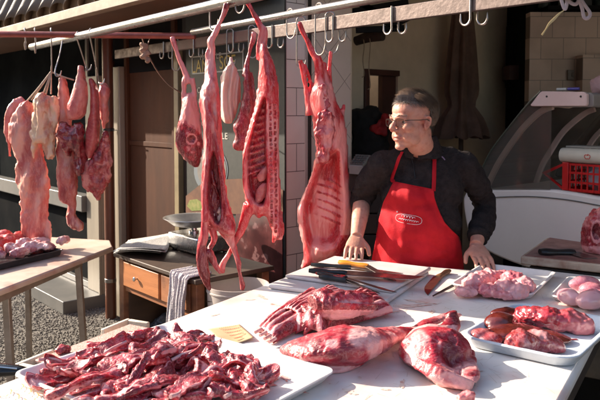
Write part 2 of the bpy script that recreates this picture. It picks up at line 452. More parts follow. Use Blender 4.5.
# ================================================================ facade frame
F0 = Vector((-1.24, 5.0, 0)); U = Vector((.656, -.755, 0)); NO = Vector((-.755, -.656, 0)); NI = -NO
ZU = Vector((0, 0, 1))
def fs(px, o=0):                    # distance s along the facade seen at photo column px, at offset o towards the street
    p = onP(px, 200, F0 + NO * o, NO); return (p - F0).dot(U)
def fz(px, py, o=0): return onP(px, py, F0 + NO * o, NO).z
def fp(s, o, z): return F0 + U * s + NO * o + ZU * z
def fbox(mb, s0, s1, o0, o1, z0, z1):
    return mb.box(fp((s0 + s1) / 2, (o0 + o1) / 2, (z0 + z1) / 2), (s1 - s0, o1 - o0, z1 - z0), U, NO, ZU)
def wall_uv(name, a, b, z0, z1, m, parent, t=.04, nback=None):
    """wall slab with metre UVs; a, b ground points of the seen face"""
    a = Vector(a); b = Vector(b); L_ = (b - a).length; n = Vector(nback).normalized() * t
    V = [a + ZU * z0, b + ZU * z0, b + ZU * z1, a + ZU * z1]; V += [v + n for v in V]
    F = [[0, 1, 2, 3], [5, 4, 7, 6], [1, 5, 6, 2], [4, 0, 3, 7], [3, 2, 6, 7], [4, 5, 1, 0]]
    uv = [(0, z0), (L_, z0), (L_, z1), (0, z1)] * 2
    return mk(name, V, F, m, parent, uv=uv, smooth=False)

# ground: one sheet to the horizon
gm = mat('gravel_ground', (.20, .18, .155), (.12, .11, .095), 60, .9, bump=1, bscale=90)
g = MB(); n = 40
for i in range(1): g.add([(-150, -120, 0), (150, -120, 0), (150, 150, 0), (-150, 150, 0)], [[0, 1, 2, 3]])
tag(g.build('ground', gm, smooth=False), kind='structure')
# loose gravel, near the stall
rng = random.Random(4)
gv = MB(); 
ico = [(0, 0, 1), (.9, 0, .3), (.2, .85, .4), (-.75, .5, .25), (-.7, -.55, .35), (.3, -.9, .2), (.6, .6, -.4), (-.5, .7, -.5), (-.8, -.2, -.5), (.1, -.7, -.6), (.7, -.3, -.5)]
icf = [[0, 1, 2], [0, 2, 3], [0, 3, 4], [0, 4, 5], [0, 5, 1], [1, 6, 2], [2, 7, 3], [3, 8, 4], [4, 9, 5], [5, 10, 1], [6, 7, 2], [7, 8, 3], [8, 9, 4], [9, 10, 5], [10, 6, 1]]
for k in range(24000):
    x = rng.uniform(-3.0, -.9); y = rng.uniform(3.4, 6.3)
    p = Vector((x, y, 0)); d = (p - F0).dot(NO)
    if d < .02: continue
    r_ = rng.choice((.004, .005, .006, .008)); a = rng.uniform(0, 6.28); ca, sa = math.cos(a), math.sin(a); sx = rng.uniform(.8, 1.5)
    gv.add([(x + r_ * (vx * sx * ca - vy * sa) + rng.uniform(-1, 1) * r_ * .2, y + r_ * (vx * sx * sa + vy * ca) + rng.uniform(-1, 1) * r_ * .2, r_ * .55 + r_ * vz * .7) for vx, vy, vz in ico], icf)
M_peb = mat('gravel_stone', (.27, .245, .215), (.14, .125, .11), 45, .85, lo=.4, hi=.6)
tag(gv.build('gravel', M_peb, smooth=False), kind='stuff', label='loose grey gravel covering the ground', cat='gravel')

# unseen houses added across the street to block bright sky in reflections
for k, (a, l, h, c) in enumerate(((-34, 15, 5.0, (.20, .15, .11)), (-18, 13, 6.0, (.26, .2, .15)), (-4, 12, 5.4, (.17, .14, .12)), (9, 12, 6.4, (.24, .18, .14)))):
    sb_ = empty('added_street_house', F0 + U * (a + l / 2) + NO * 12, ('low brown', 'tall sand coloured', 'low grey', 'tallest ochre')[k] + ' unseen house added across the street to block bright sky reflections', 'house')
    m = MB(); m.box(F0 + U * (a + l / 2) + NO * 14 + ZU * (h / 2), (l - .1, 4, h), U, NO); m.build('wall', mat('street_render_%d' % k, c, tuple(v * .8 for v in c), 1, .8), sb_)
    m = MB(); m.box(F0 + U * (a + l / 2) + NO * 13.9 + ZU * (h + .12), (l, 4.4, .22), U, NO); m.build('roof', mat('street_roof', (.16, .08, .05), (.12, .06, .04), 3, .8), sb_)
    for w_ in range(4):
        m = MB(); m.box(F0 + U * (a + l * (w_ + .7) / 4.4) + NO * 11.99 + ZU * (h * .55), (1.0, .05, 1.4), U, NO); m.build('window', M_dglass, sb_)

# ---------------- the building
B = empty('butcher_shop', fp(0, 0, 0), 'butcher shop front with brown door, corrugated fascia and tiled open front behind the man', 'building')
s104, s90 = fs(104.5), fs(90); s127 = fs(126.5); s184 = fs(178.5); s116 = fs(115)
sj = fs(285)
# plinth and lower panels of the left window front
m = MB(); fbox(m, -9, s104 - .0, -.1, .34, 0, .10); fbox(m, -9, s90, -.1, .02, .10, .15); m.build('plinth', M_greyp, B, bevel=.006)
m = MB(); fbox(m, -9, s90, -.08, -.02, .15, .72); m.build('lower_panel', M_dark, B)
m = MB(); fbox(m, -9, s90, -.08, .07, .72, .85); m.build('window_sill', M_greyp, B, bevel=.006)
w = MB(); fbox(w, -9, s90 + .02, -.06, -.035, .85, 2.25); W = w.build('window', M_dglass, B)
for s_ in (s90 - .02, s90 - 2.4):
    m = MB(); fbox(m, s_ - .02, s_ + .02, -.03, .005, .86, 2.22); m.build('window_bar', M_greyp, W, bevel=.003)
# pillar of grey-beige sheet metal with a seam, up to a dark box
pil = MB(); fbox(pil, s90, s104, -.08, .03, .10, .485); fbox(pil, s90, s104, -.08, .03, .50, 1.80)
pil.build('pillar', M_beige, B, bevel=.006)
m = MB(); fbox(m, s90 - .02, s104 + .02, -.085, .01, .45, .54); m.build('pillar_seam', M_dark, B)
m = MB(); fbox(m, s90, s184 + .1, -.10, -.01, 1.80, 2.3); m.build('door_head', M_dark, B)
m = MB(); fbox(m, s104 - .022, s104 + .0, .031, .05, .10, 2.1); m.build('edge_strip', M_beige, B, bevel=.002)
m = MB(); fbox(m, s116 - .06, s116 + .005, -.1, .02, .0, 1.9); m.build('door_jamb', M_brown, B)
m = MB(); fbox(m, s116 + .005, s127, -.1, .045, 0, 1.85); m.build('door_frame', M_beige, B, bevel=.005)
d_ = MB(); fbox(d_, s127, s184, -.07, -.012, 0, 2.28); dr = d_.build('door', M_brown, B)
for zz in (.55, 1.28):
    m = MB(); fbox(m, s127 + .03, s184 - .03, -.013, -.004, zz, zz + .035); m.build('door_rail', M_brown, dr, bevel=.004)
m = MB(); fbox(m, s127 + .01, s127 + .05, -.013, .012, 0, 2.2); fbox(m, s184 - .06, s184 - .01, -.013, .012, 0, 2.2); m.build('door_edge', M_brown, dr, bevel=.004)
m = MB(); fbox(m, s184, s184 + .055, -.07, .03, 0, 1.95)
m.build('gold_frame', mat('gold_frame_paint', (.25, .20, .11), (.18, .145, .08), 8, .45), B, bevel=.004)
# front wall behind the poster up to the tiled pillar
m = MB(); fbox(m, s184 + .055, sj - .012, -.20, -.006, 0, 2.6); m.build('wall', mat('dark_wall', (.045, .035, .03), (.03, .025, .022), 4, .7), B)
# header over it all
m = MB(); fbox(m, s104, sj + .02, -.2, .08, 2.34, 2.7); m.build('header', M_soff, B, bevel=.006)
m = MB(); fbox(m, sj + .02, 6, -.2, .05, 2.42, 2.9); m.build('header', M_soff, B, bevel=.006)
m = MB(); fbox(m, s184 - .5, s184 + .05, .02, .16, 2.19, 2.36); m.build('shutter_box', M_soff, B, bevel=.006)
m = MB(); fbox(m, s184 + .1, sj - .1, .02, .10, 2.13, 2.22); m.build('shutter_box', M_brown, B, bevel=.006)
# awning: soffit beam and corrugated fascia standing out from the wall
OA = .55
def afp(px, py): return onP(px, py, F0 + NO * OA, NO)
za0 = afp(60, 17.5).z
sa1 = (afp(152, 3) - F0).dot(U)
m = MB(); fbox(m, -9, sa1, OA - .03, OA + .03, za0 - .03, za0 + .03); m.build('awning_beam', mat('beam_paint', (.34, .26, .18), (.22, .16, .11), 8, .6, bump=.1, bscale=30), B, bevel=.004)
m = MB(); fbox(m, -9, sa1 - .02, -.05, OA - .03, za0 - .015, za0 + .02); m.build('awning_soffit', M_soff, B)
cv = MB(); V = []; F = []; ns = 700; nz = 14; lam = .23
for i in range(ns + 1):
    s_ = -8 + (sa1 - .35 + 8) * i / ns
    for j in range(nz + 1):
        t_ = j / nz
        V.append(fp(s_, OA - .02 + .034 * math.cos(2 * math.pi * s_ / lam) - t_ * .45, za0 + .075 + .034 * math.sin(2 * math.pi * s_ / lam + .0) + t_ * .95))
for i in range(ns):
    for j in range(nz): a = i * (nz + 1) + j; F.append([a, a + nz + 1, a + nz + 2, a + 1])
o = mk('corrugated_roof', V, F, M_corr, B); so = o.modifiers.new('s', 'SOLIDIFY'); so.thickness = .006
m = MB(); fbox(m, -9, sa1 - .33, OA - .10, OA - .065, za0 + .031, za0 + .135); m.build('roof_infill', mat('infill_cream', (.50, .40, .30), (.38, .30, .22), 9, .7), B)
m = MB(); fbox(m, -8, sa1 - .35, OA - .52, OA - .46, za0 + .02, za0 + .98); m.build('roof_back', M_dark, B)

# ---------------- shop inside
JD = Vector((.755, .656, 0)); JN = Vector((.656, -.755, 0))      # along the left inner wall / its outward normal
J0 = fp(sj, 0, 0)
def js(px, off=0):
    p = onP(px, 200, J0 + JN * off, JN); return (p - J0).dot(JD)
sA = js(304.5); sB0 = js(308, -.035); sB = js(350, -.035)
m = MB(); m.box(J0 - JN * .004 + NI * .0 + ZU * 1.45 + JD * .0, (.012, .02, 2.9), JD, JN); m.build('corner_trim', mat('corner_pink', (.36, .25, .25), (.30, .2, .2), 9, .5), B)
wall_uv('tiled_pillar', J0 + JD * .006, J0 + JD * sA, 0, 2.8, M_tile, B, .05, -JN)
m = MB(); m.box(J0 + JD * (sA + .012) - JN * .012 + ZU * 1.4, (.022, .03, 2.8), JD, JN); m.build('pillar_edge', mat('edge_white', (.55, .49, .45), (.5, .44, .4), 9, .4), B, bevel=.003)
wall_uv('side_wall', J0 + JD * sB0 - JN * .035, J0 + JD * sB - JN * .035, 0, 2.8, M_diag, B, .05, -JN)
# plaster wall set back, dark doorway with a red-brown frame
OFF = -.45
def jp(s_, off, z): return J0 + JD * s_ + JN * off + ZU * z
def jbox(mb, s0, s1, o0, o1, z0, z1): return mb.box(jp((s0 + s1) / 2, (o0 + o1) / 2, (z0 + z1) / 2), (s1 - s0, o1 - o0, z1 - z0), JD, JN, ZU)
m = MB(); jbox(m, sB, sB + .012, -.5, -.036, 0, 2.8); m.build('reveal', M_plast, B)
d0, d1 = js(366, OFF), js(397, OFF); dz = onP(380, 74, J0 + JN * OFF, JN).z
m = MB(); jbox(m, sB, d0 - .0, OFF - .1, OFF, 0, 2.8); jbox(m, d0, d1, OFF - .1, OFF, dz, 2.8); jbox(m, d1, 3.45, OFF - .1, OFF, 0, 2.8)
m.build('inner_wall', M_plast, B)
M_rb = mat('door_red_brown', (.085, .03, .022), (.055, .02, .015), 6, .5)
m = MB(); jbox(m, d0 - .03, d0 + .012, OFF - .05, OFF + .02, 0, dz + .03); jbox(m, d0, d1, OFF - .05, OFF + .02, dz - .01, dz + .03); m.build('doorway_frame', M_rb, B, bevel=.004)
m = MB(); jbox(m, (d0 + d1) / 2 + .02, d1, OFF - .06, OFF - .02, 0, dz - .01); m.build('door_leaf', M_rb, B)
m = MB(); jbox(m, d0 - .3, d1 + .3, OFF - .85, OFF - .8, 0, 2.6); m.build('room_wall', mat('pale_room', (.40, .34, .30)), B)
m = MB(); jbox(m, d0 - .3, d0 - .25, OFF - .85, OFF - .1, 0, 2.6); jbox(m, d1 + .25, d1 + .3, OFF - .85, OFF - .1, 0, 2.6); m.build('room_side', M_plast, B)
# back wall
YB = 5.25; xb = onP(527, 200, (0, YB, 0), (0, -1, 0)).x
ztop = atY(560, 12, YB).z
wall_uv('back_wall', (xb, YB, 0), (6.5, YB, 0), 0, ztop, M_block, B, .1, (0, 1, 0))
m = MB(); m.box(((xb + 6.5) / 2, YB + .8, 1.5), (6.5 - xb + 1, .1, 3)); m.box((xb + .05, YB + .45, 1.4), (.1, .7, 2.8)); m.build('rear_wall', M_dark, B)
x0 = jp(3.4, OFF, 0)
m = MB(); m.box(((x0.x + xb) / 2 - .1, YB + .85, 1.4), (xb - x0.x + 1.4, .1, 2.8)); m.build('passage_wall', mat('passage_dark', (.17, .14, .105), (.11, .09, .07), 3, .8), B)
# raised tile box and switch on the back wall
xa = onP(573.5, 200, (0, YB, 0), (0, -1, 0)).x; zt = atY(580, 56, YB).z
wall_uv('chimney_breast', (xa, YB - .12, 0), (6.4, YB - .12, 0), 0, zt, M_block, B, .118, (0, 1, 0))
p = atY(570, 75, YB); m = MB(); m.box(p - Vector((0, .012, 0)), (.05, .022, .075)); m.box(p - Vector((-.012, .026, 0)), (.018, .01, .03)); m.build('switch', mat('switch_plate', (.28, .24, .2), (.2, .17, .14), 20, .5), B, bevel=.003)
# ceiling, right wall, floor
poly = [J0 - JN * .5 + ZU * 2.8, J0 + JD * 4 - JN * .5 + ZU * 2.8, Vector((7, 7, 2.8)), Vector((7, -2.2, 2.8)), fp(6, -.0, 2.8)]
m = MB(); m.prism(poly, (0, 0, .1)); m.build('ceiling', mat('ceiling_plaster', (.62, .55, .45), (.52, .46, .38), 3, .8), B)
m = MB(); m.box((6.6, 2.5, 1.4), (.1, 9, 2.8)); m.build('end_wall', M_plast, B)
fl = MB(); fl.add([J0 - JN * .6 + ZU * .004, J0 + JD * 4 - JN * .6 + ZU * .004, Vector((7, 7, .004)), Vector((7, -3, .004)), fp(6, 0, .004)], [[4, 3, 2, 1, 0]])
tag(fl.build('floor', M_floor, smooth=False), kind='structure')

# poster on the front wall
s1, s2 = fs(186, .02), fs(283.4, .02)
P = empty('menu_board', fp((s1 + s2) / 2, .01, .4), 'dark menu poster with gold lettering and meat pictures beside the tiled pillar', 'poster')
M_slate = mat('poster_slate', (.040, .044, .040), (.028, .032, .030), 40, .5)
m = MB(); fbox(m, s1, s2, .002, .012, .35, 2.12); m.build('board', M_slate, P)
m = MB(); zf0, zf1 = fz(222, 72, .02), fz(222, 53, .02); q1, q2 = fs(192, .02), fs(243, .02)
for a, b_, c, d in ((q1, q2, zf1 - .008, zf1), (q1, q2, zf0, zf0 + .008), (q1, q1 + .008, zf0, zf1), (q2 - .008, q2, zf0, zf1)): fbox(m, a, b_, .0125, .0145, c, d)
m.build('title_frame', mat('poster_grey', (.45, .47, .43)), P)
def ftext(name, txt, px, py, size, m_, parent, font_squash=1, o=.0135):
    c = bpy.data.curves.new(name, 'FONT'); c.body = txt; c.size = size; c.extrude = .0006; c.align_x = 'LEFT'; c.space_character = 1.08
    t = bpy.data.objects.new('t', c); COL.objects.link(t); dg = bpy.context.evaluated_depsgraph_get(); ev = t.evaluated_get(dg)
    me = bpy.data.meshes.new_from_object(ev); bpy.data.objects.remove(t)
    s_ = fs(px, o); z = fz(px, py, o)
    V = [fp(s_ + v.co.x * font_squash, o + v.co.z, z + v.co.y) for v in me.vertices]; F = [list(p.vertices) for p in me.polygons]
    return mk(name, V, F, m_, parent, smooth=False)
M_gold = mat('poster_gold', (.55, .42, .10)); M_cream = mat('poster_cream', (.6, .58, .5))
ftext('title_lettering', 'LAND', 192.5, 73, .112, M_gold, P, .85); ftext('title_lettering', 'SCE', 220, 69, .112, M_gold, P, .85)
ftext('heading_lettering', 'MAC', 201, 60, .05, M_cream, P, 1); ftext('heading_lettering', 'LE', 217, 58.5, .05, M_cream, P, 1)
ftext('lower_lettering', 'LE', 222, 139, .055, M_cream, P, 1.1)
for i, (x, y) in enumerate(((198, 93), (199, 104), (202, 126))): ftext('small_lettering', 'C', x, y, .05, M_cream, P, 1)
# pictures on the poster: round plate, wooden board with greens, dark meat photo
def fpoly(name, px, m_, o=.0135):
    pts = [onP(x, y, F0 + NO * o, NO) for x, y in px]; mb = MB(); mb.prism(pts, NI * -.0012); return mb.build(name, m_, P, smooth=False)
fpoly('plate_picture', [(211 + 17 * math.cos(a), 170 + 23 * math.sin(a)) for a in np.linspace(0, 6.2, 28)], mat('plate_blue', (.14, .17, .19)), .0135)
fpoly('plate_picture', [(212 + 14.5 * math.cos(a), 170 + 20 * math.sin(a)) for a in np.linspace(0, 6.2, 28)], mat('plate_white', (.20, .19, .17), (.13, .11, .10), 9), .0155)
fpoly('board_picture', [(186, 196), (206, 180), (262, 178), (283, 190), (283, 212), (186, 216)], mat('print_wood', (.15, .066, .034), (.09, .038, .022), 12, c3=(.16, .08, .05)), .0175)
fpoly('greens_picture', [(187, 206), (190, 200), (197, 199), (204, 204), (205, 210), (192, 211)], mat('print_green', (.12, .17, .03), (.25, .24, .08), 40), .0195)
fpoly('meat_picture', [(236, 214), (282, 208), (283, 290), (236, 300)], mat('print_meat', (.05, .012, .014), (.12, .035, .035), 9, .3, lo=.45, hi=.7, c3=(.20, .10, .10), s3=14, t3=(.62, .66)), .0175)

# brown downpipe with clamps
s110 = fs(109.5, .1)
dp = empty('downpipe', fp(s110, .1, 0), 'brown painted round downpipe with a galvanised clamp, left of the desk', 'pipe')
m = MB(); m.lathe(fp(s110, .1, 0), [(.040, 0), (.040, .52), (.0385, .53), (.0385, 2.25)], 24); m.build('pipe_body', M_pipe, dp, sharp=60)
zc = fz(113, 281, .1); m = MB(); m.lathe(fp(s110, .1, zc - .014), [(.0405, 0), (.0425, .002), (.0425, .026), (.0405, .028)], 24); m.build('clamp', M_steel, dp)
zc = fz(113, 130, .1); m = MB(); m.lathe(fp(s110, .1, zc - .01), [(.0405, 0), (.0425, .002), (.0425, .02), (.0405, .022)], 24); m.box(fp(s110 + .07, .1, zc), (.12, .006, .006), U, NO); m.build('clamp', M_black, dp)
# ================================================================ main table
TD = Vector((.524, .8517, 0)); TN = Vector((.8517, -.524, 0)); TZ = .88
TP = atZ(150, 327, TZ)                   # a point of the left edge
def tedge(Y): return TP + TD * ((Y - TP.y) / TD.y)
DP = atZ(600, 337, TZ)
def redge(Y): return DP + TD * ((Y - DP.y) / TD.y)
T = empty('market_table', (0.2, 2.0, 0), 'large white butcher table covered with cuts of meat in front of the man', 'table')
M_top = mat('table_top_white', (.80, .77, .73), (.74, .69, .64), 5, .42, bump=.06, bscale=50, c3=(.70, .50, .45), s3=5, t3=(.52, .74), r2=.28)
outl = [tedge(1.15), tedge(2.99), Vector((.70, 2.775, TZ)), Vector((.965, 2.785, TZ)), Vector((1.25, 2.62, TZ)), redge(1.15)]
m = MB(); m.prism([p - ZU * .035 for p in outl], (0, 0, .035)); m.build('table_top', M_top, T, bevel=.012)
mid = sum(outl, Vector()) / 6
inn = [mid + (p - mid) * .975 for p in outl]
M_edge = mat('table_frame_dark', (.05, .04, .036), (.035, .03, .027), 12, .5, metal=.3)
m = MB(); m.prism([p - ZU * .095 for p in inn], (0, 0, .059)); m.build('apron_frame', M_edge, T, bevel=.004)
for p in (inn[0], inn[1], inn[5], inn[4]):
    q = mid + (p - mid) * .94; m = MB(); m.bar((q.x, q.y, 0), (q.x, q.y, TZ - .09), .04, .04, (1, 0, 0)); m.build('leg', M_steelleg, T, bevel=.003)
# knife scratches are carved marks: thin strips in the top
rng = random.Random(11); sc_ = MB()
for k in range(420):
    a = rng.uniform(0, 6.28); c = Vector((rng.uniform(-.1, .95), rng.uniform(1.5, 2.4), TZ + .0006)); L_ = rng.uniform(.02, .09)
    kx = (c - TP).dot(TN)
    if kx < .35 or kx > 1.12: continue
    d = Vector((math.cos(a), math.sin(a), 0)); n_ = Vector((-d.y, d.x, 0)) * .0004
    sc_.add([c - d * L_ / 2 - n_, c + d * L_ / 2, c - d * L_ / 2 + n_], [[0, 1, 2]])
tag(sc_.build('knife_marks', mat('scratch', (.42, .33, .25)), T, smooth=False), kind='stuff')
# thin blood smears
def splat(name, px, py, r, m_, parent, z=TZ, n=22, el=1, ang=0, seed=0):
    c = atZ(px, py, z); rg = random.Random(seed); pts = []
    for j in range(n):
        a = 2 * math.pi * j / n; q = r * rg.uniform(.45, 1.1)
        u_ = math.cos(a) * q * el; v_ = math.sin(a) * q
        pts.append((c.x + u_ * math.cos(ang) - v_ * math.sin(ang), c.y + u_ * math.sin(ang) + v_ * math.cos(ang), z + .0008))
    return MB().add(pts, [list(range(n))]).build(name, m_, parent, smooth=False)
M_blood = mat('blood_smear', (.52, .26, .20), (.70, .60, .52), 60, .35, lo=.35, hi=.55)
for i, (x, y, r, e) in enumerate(((420, 302, .016, 4), (395, 312, .010, 3), (445, 325, .008, 4), (275, 305, .010, 3), (250, 300, .006, 5), (402, 384, .008, 4), (350, 392, .012, 2), (475, 372, .006, 6), (300, 352, .008, 3), (490, 318, .006, 4), (411, 306, .022, 3), (432, 312, .012, 2), (262, 297, .012, 4), (305, 380, .006, 2), (330, 384, .004, 1), (360, 378, .005, 2), (386, 390, .006, 3), (216, 315, .006, 4))):
    splat('blood_smear', x, y, r, M_blood, T, el=e, ang=-.5 + i, seed=i)

# ================================================================ trays
def tray(name, ctr, d1, L1, L2, label, z=TZ, h=.035, m_=None, rim=.016, cr=.035, group=None, wall=.012, cat='tray'):
    """rounded rectangular tray with sloping sides and a rolled rim; d1 direction of L1"""
    d1 = Vector(d1).normalized(); d2 = Vector((d1.y, -d1.x, 0))
    def ring(ins, zz, r):
        a, b = L1 / 2 - ins, L2 / 2 - ins; r = max(r - ins * .7, .006); out = []
        for cx, cy, a0 in ((a - r, b - r, 0), (-(a - r), b - r, 90), (-(a - r), -(b - r), 180), (a - r, -(b - r), 270)):
            for t_ in range(7):
                an = R(a0 + 15 * t_); out.append(Vector((ctr[0], ctr[1], 0)) + d1 * (cx + r * math.cos(an)) + d2 * (cy + r * math.sin(an)) + ZU * zz)
        return out
    prof = [(.0 + wall + .010, z + .001), (.0 + wall, z + .004), (.004, z + h - .006), (-.001, z + h - .003), (.0, z + h), (.004, z + h + .0012), (rim - .004, z + h + .0005), (rim, z + h - .003), (rim + wall * .8, z + .0075), (rim + wall + .01, z + .0045)]
    V = []; F = []
    for ins, zz in prof: V += ring(ins, zz, cr)
    n = 28
    for i in range(len(prof) - 1): F += [[i * n + j, (i + 1) * n + j, (i + 1) * n + (j + 1) % n, i * n + (j + 1) % n] for j in range(n)]
    F += [list(range(n)), [(len(prof) - 1) * n + j for j in range(n)][::-1]]
    o = mk(name, V, F, m_ or M_white, None, sharp=50)
    return tag(o, label, cat, group)
M_foam = mat('foam_tray_bluish', (.62, .68, .74), (.56, .62, .70), 30, .5, bump=.15, bscale=150)
M_foamw = mat('foam_tray_white', (.78, .74, .72), (.70, .66, .64), 20, .4, bump=.08, bscale=120)
# big tray in the foreground
tc_ = (atZ(20, 376, TZ + .03) + atZ(325, 372, TZ + .03)) / 2
tA = atZ(22, 377, TZ + .03); tB = atZ(165, 323, TZ + .03)
d1 = Vector((.600, .800, 0)); L1 = (tB - tA).length; L2 = .60; d2 = Vector((d1.y, -d1.x, 0))
L2 = .60; big_c = tB + d2 * (L2 / 2) - d1 * (L1 / 2)
tray('big_tray', big_c, d1, L1, L2, 'large shallow white plastic tray heaped with cut lamb ribs in the foreground', h=.030, rim=.012, cr=.03, wall=.02, m_=M_foamw)
BT = (big_c, d1, d2)
M_juice = mat('thin_juice', (.62, .22, .20), (.74, .50, .46), 40, .12, coat=.6)
for i_, (x, y, r, e) in enumerate(((70, 384, .03, 2), (262, 386, .035, 1.6), (285, 378, .012, 2), (180, 335, .02, 3), (110, 350, .02, 3), (246, 352, .012, 2), (300, 392, .008, 3))): splat('juice', x, y, r, M_juice, bpy.data.objects['big_tray'], z=TZ + .0055, el=e, ang=i_, seed=60 + i_)
# tray of kidneys and liver
kd = Vector((.55, .835, 0)).normalized(); k_c = (atZ(463, 333, TZ + .03) + atZ(628, 326, TZ + .03)) / 2
k_l = atZ(462, 335, TZ + .032); kd = Vector((.62, .785, 0)); kn2 = Vector((.785, -.62, 0)); k_c = k_l + kd * .205 + kn2 * .145
tray('organ_tray', k_c, kd, .43, .31, 'bluish white foam tray of liver and kidneys at the right corner of the table', h=.032, m_=M_foam, cr=.06, rim=.013, wall=.014)
p_c = Vector((.765, 2.545, 0))
tray('sweetbread_tray', p_c, TD, .40, .29, 'shallow white foam tray full of pale pink offal beside the right hand of the man', h=.024, m_=M_foamw, cr=.03, rim=.012, wall=.012)
tray('back_tray', Vector((1.045, 2.375, 0)), TD, .33, .27, 'white foam tray of smooth lilac pink glands next to the wooden block', h=.020, m_=M_foamw, cr=.03, rim=.010, wall=.010)

# ================================================================ cutting boards and knives
bd = Vector((.463, .886, 0)).normalized(); bn = Vector((bd.y, -bd.x, 0)); b_c = Vector((.215, 2.585, 0))
M_bdw = mat('board_white', (.72, .68, .66), (.62, .56, .54), 9, .35, bump=.06, bscale=60, c3=(.58, .42, .40), s3=6)
def board(c, a1, L1_, L2_, z0, t_, label):
    c = Vector((c[0], c[1], 0)); a2 = Vector((a1.y, -a1.x, 0))
    m = MB(); m.box(c + ZU * (z0 + t_ / 2), (L1_, L2_, t_), a1, a2)
    return tag(m.build('cutting_board', M_bdw, None, bevel=.006), label, 'cutting board')
board(b_c + Vector((-.02, -.015, 0)), bd, .47, .455, TZ + .001, .016, 'lower white plastic cutting board sticking out at the front under the knives')
def rotv(v, a): return Vector((v.x * math.cos(a) - v.y * math.sin(a), v.x * math.sin(a) + v.y * math.cos(a), 0))
board(b_c + Vector((.015, .035, 0)), rotv(bd, -.05), .40, .43, TZ + .0175, .014, 'upper white plastic cutting board of the pile, lying under the knives')
BZ = TZ + .0335
M_blade = mat('knife_steel', (.34, .31, .30), (.20, .17, .16), 18, .25, metal=1, r2=.45)
M_orange = mat('orange_handle', (.80, .30, .02), (.70, .24, .02), 20, .35)
M_kwood = mat('wooden_handle', (.26, .12, .055), (.16, .07, .035), 30, .45, stretch=(1, 1, 1))
def knife(tip, heel, butt, bw, hm, label, z=BZ, hw=.024, curve=.3, bm=None, steel=False, cat='knife', rise=.0, name='knife'):
    """tip, heel, butt: photo points of blade tip, blade-handle joint and handle end"""
    a = atZ(*tip, z); b = atZ(*heel, z + .006); c = atZ(*butt, z + .010)
    t = empty(name, (b + c) / 2 - ZU * .008, label, cat)
    d = (a - b); L_ = d.length; d.normalize(); sd = Vector((-d.y, d.x, 0)).normalized()
    m = MB()
    if steel: m.tube([b, b + d * L_ * .5, a], [.0055, .005, .0025], 12, 12)
    else:
        n = 18; top = []; bot = []
        for i in range(n + 1):
            q = i / n; wd = bw * (1 - max(0, (q - (1 - curve)) / curve) ** 2.2)
            top.append(b + d * L_ * q + sd * bw * .5); bot.append(b + d * L_ * q + sd * (bw * .5 - wd))
        poly = top + bot[::-1][1:]
        m.prism(poly, (0, 0, .0022))
    m.build('blade', bm or M_blade, t, smooth=False)
    h = (c - b); hl = h.length; h.normalize()
    m = MB(); m.tube([b - h * .004, b + h * hl * .12, b + h * hl * .45, b + h * hl * .8, c], [hw * .45, hw * .52, hw * .42, hw * .55, hw * .40], 14, 18, flat=.62, nrm=(0, 0, 1))
    m.build('handle', hm, t)
    return t
knife((393, 281), (367, 266), (339, 262), .026, M_orange, 'butcher knife with bright orange handle lying on the boards', hw=.03)
knife((402, 274.5), (350, 267), (311, 264.5), .028, M_black, 'slim knife behind the long blade, its black handle furthest back', hw=.026)
knife((424, 279), (346, 273), (309, 270.5), .066, M_black, 'longest knife with broad stained blade and black handle across the boards', curve=.25, hw=.03, z=BZ + .012)
knife((395, 293), (345, 278), (317, 272.5), .016, mat('red_black_handle', (.012, .012, .013), (.5, .02, .02), 16, .35, lo=.60, hi=.61), 'narrow boning knife with black and red handle on the boards', hw=.028, z=BZ + .008)
knife((378, 294), (346, 280), (320, 276), .018, M_black, 'thin blade knife with thick black handle nearest the camera on the boards', hw=.034, z=BZ + .002)
knife((423, 295), (438, 277), (449, 270.5), .034, M_kwood, 'worn wooden handled knife with dark broad blade lying on the table', z=TZ + .001, hw=.026, curve=.5, bm=mat('old_blade', (.20, .10, .075), (.12, .06, .045), 30, .3, metal=.7))
knife((433, 296), (462, 281), (469, 276.5), .01, M_black, 'round sharpening steel on the table left of the pink offal tray', z=TZ + .007, steel=True, bm=mat('dark_steel', (.10, .09, .09), (.07, .06, .06), 20, .35, metal=.8), hw=.02, cat='sharpening steel', name='sharpening_steel')

# ================================================================ price card and paper
def sheet(pts, z, m_, name, label, cat, curl=.0, n=14, t=.0006, seed=1):
    a, b, c, d = [Vector(p) for p in pts]; V = []; F = []; rg = np.random.RandomState(seed)
    for i in range(n + 1):
        for j in range(n + 1):
            u, v = i / n, j / n; p = (a * (1 - u) + b * u) * (1 - v) + (d * (1 - u) + c * u) * v
            V.append((p.x, p.y, z + curl * (abs(u - .5) * 2) ** 2 * (.4 + v) + curl * .5 * math.sin(5 * u + 3 * v)))
    for i in range(n):
        for j in range(n): k = i * (n + 1) + j; F.append([k, k + n + 1, k + n + 2, k + 1])
    o = mk(name, V, F, m_, None); q = o.modifiers.new('s', 'SOLIDIFY'); q.thickness = t; q.offset = 1
    return tag(o, label, cat) if label else o
M_kraft = mat('kraft_card', (.58, .42, .24), (.50, .35, .19), 12, .7)
cpts = [atZ(207.5, 329.5, TZ + .004), atZ(239.5, 324, TZ + .004), atZ(254, 339.5, TZ + .004), atZ(223, 346, TZ + .004)]
pc = empty('price_card', sum(cpts, Vector()) / 4, 'brown card with red handwritten lines lying between the two ribs piles', 'card')
o = sheet(cpts, TZ + .004, M_kraft, 'card', None, None, curl=.003); o.parent = pc; o.location = o.location - pc.location
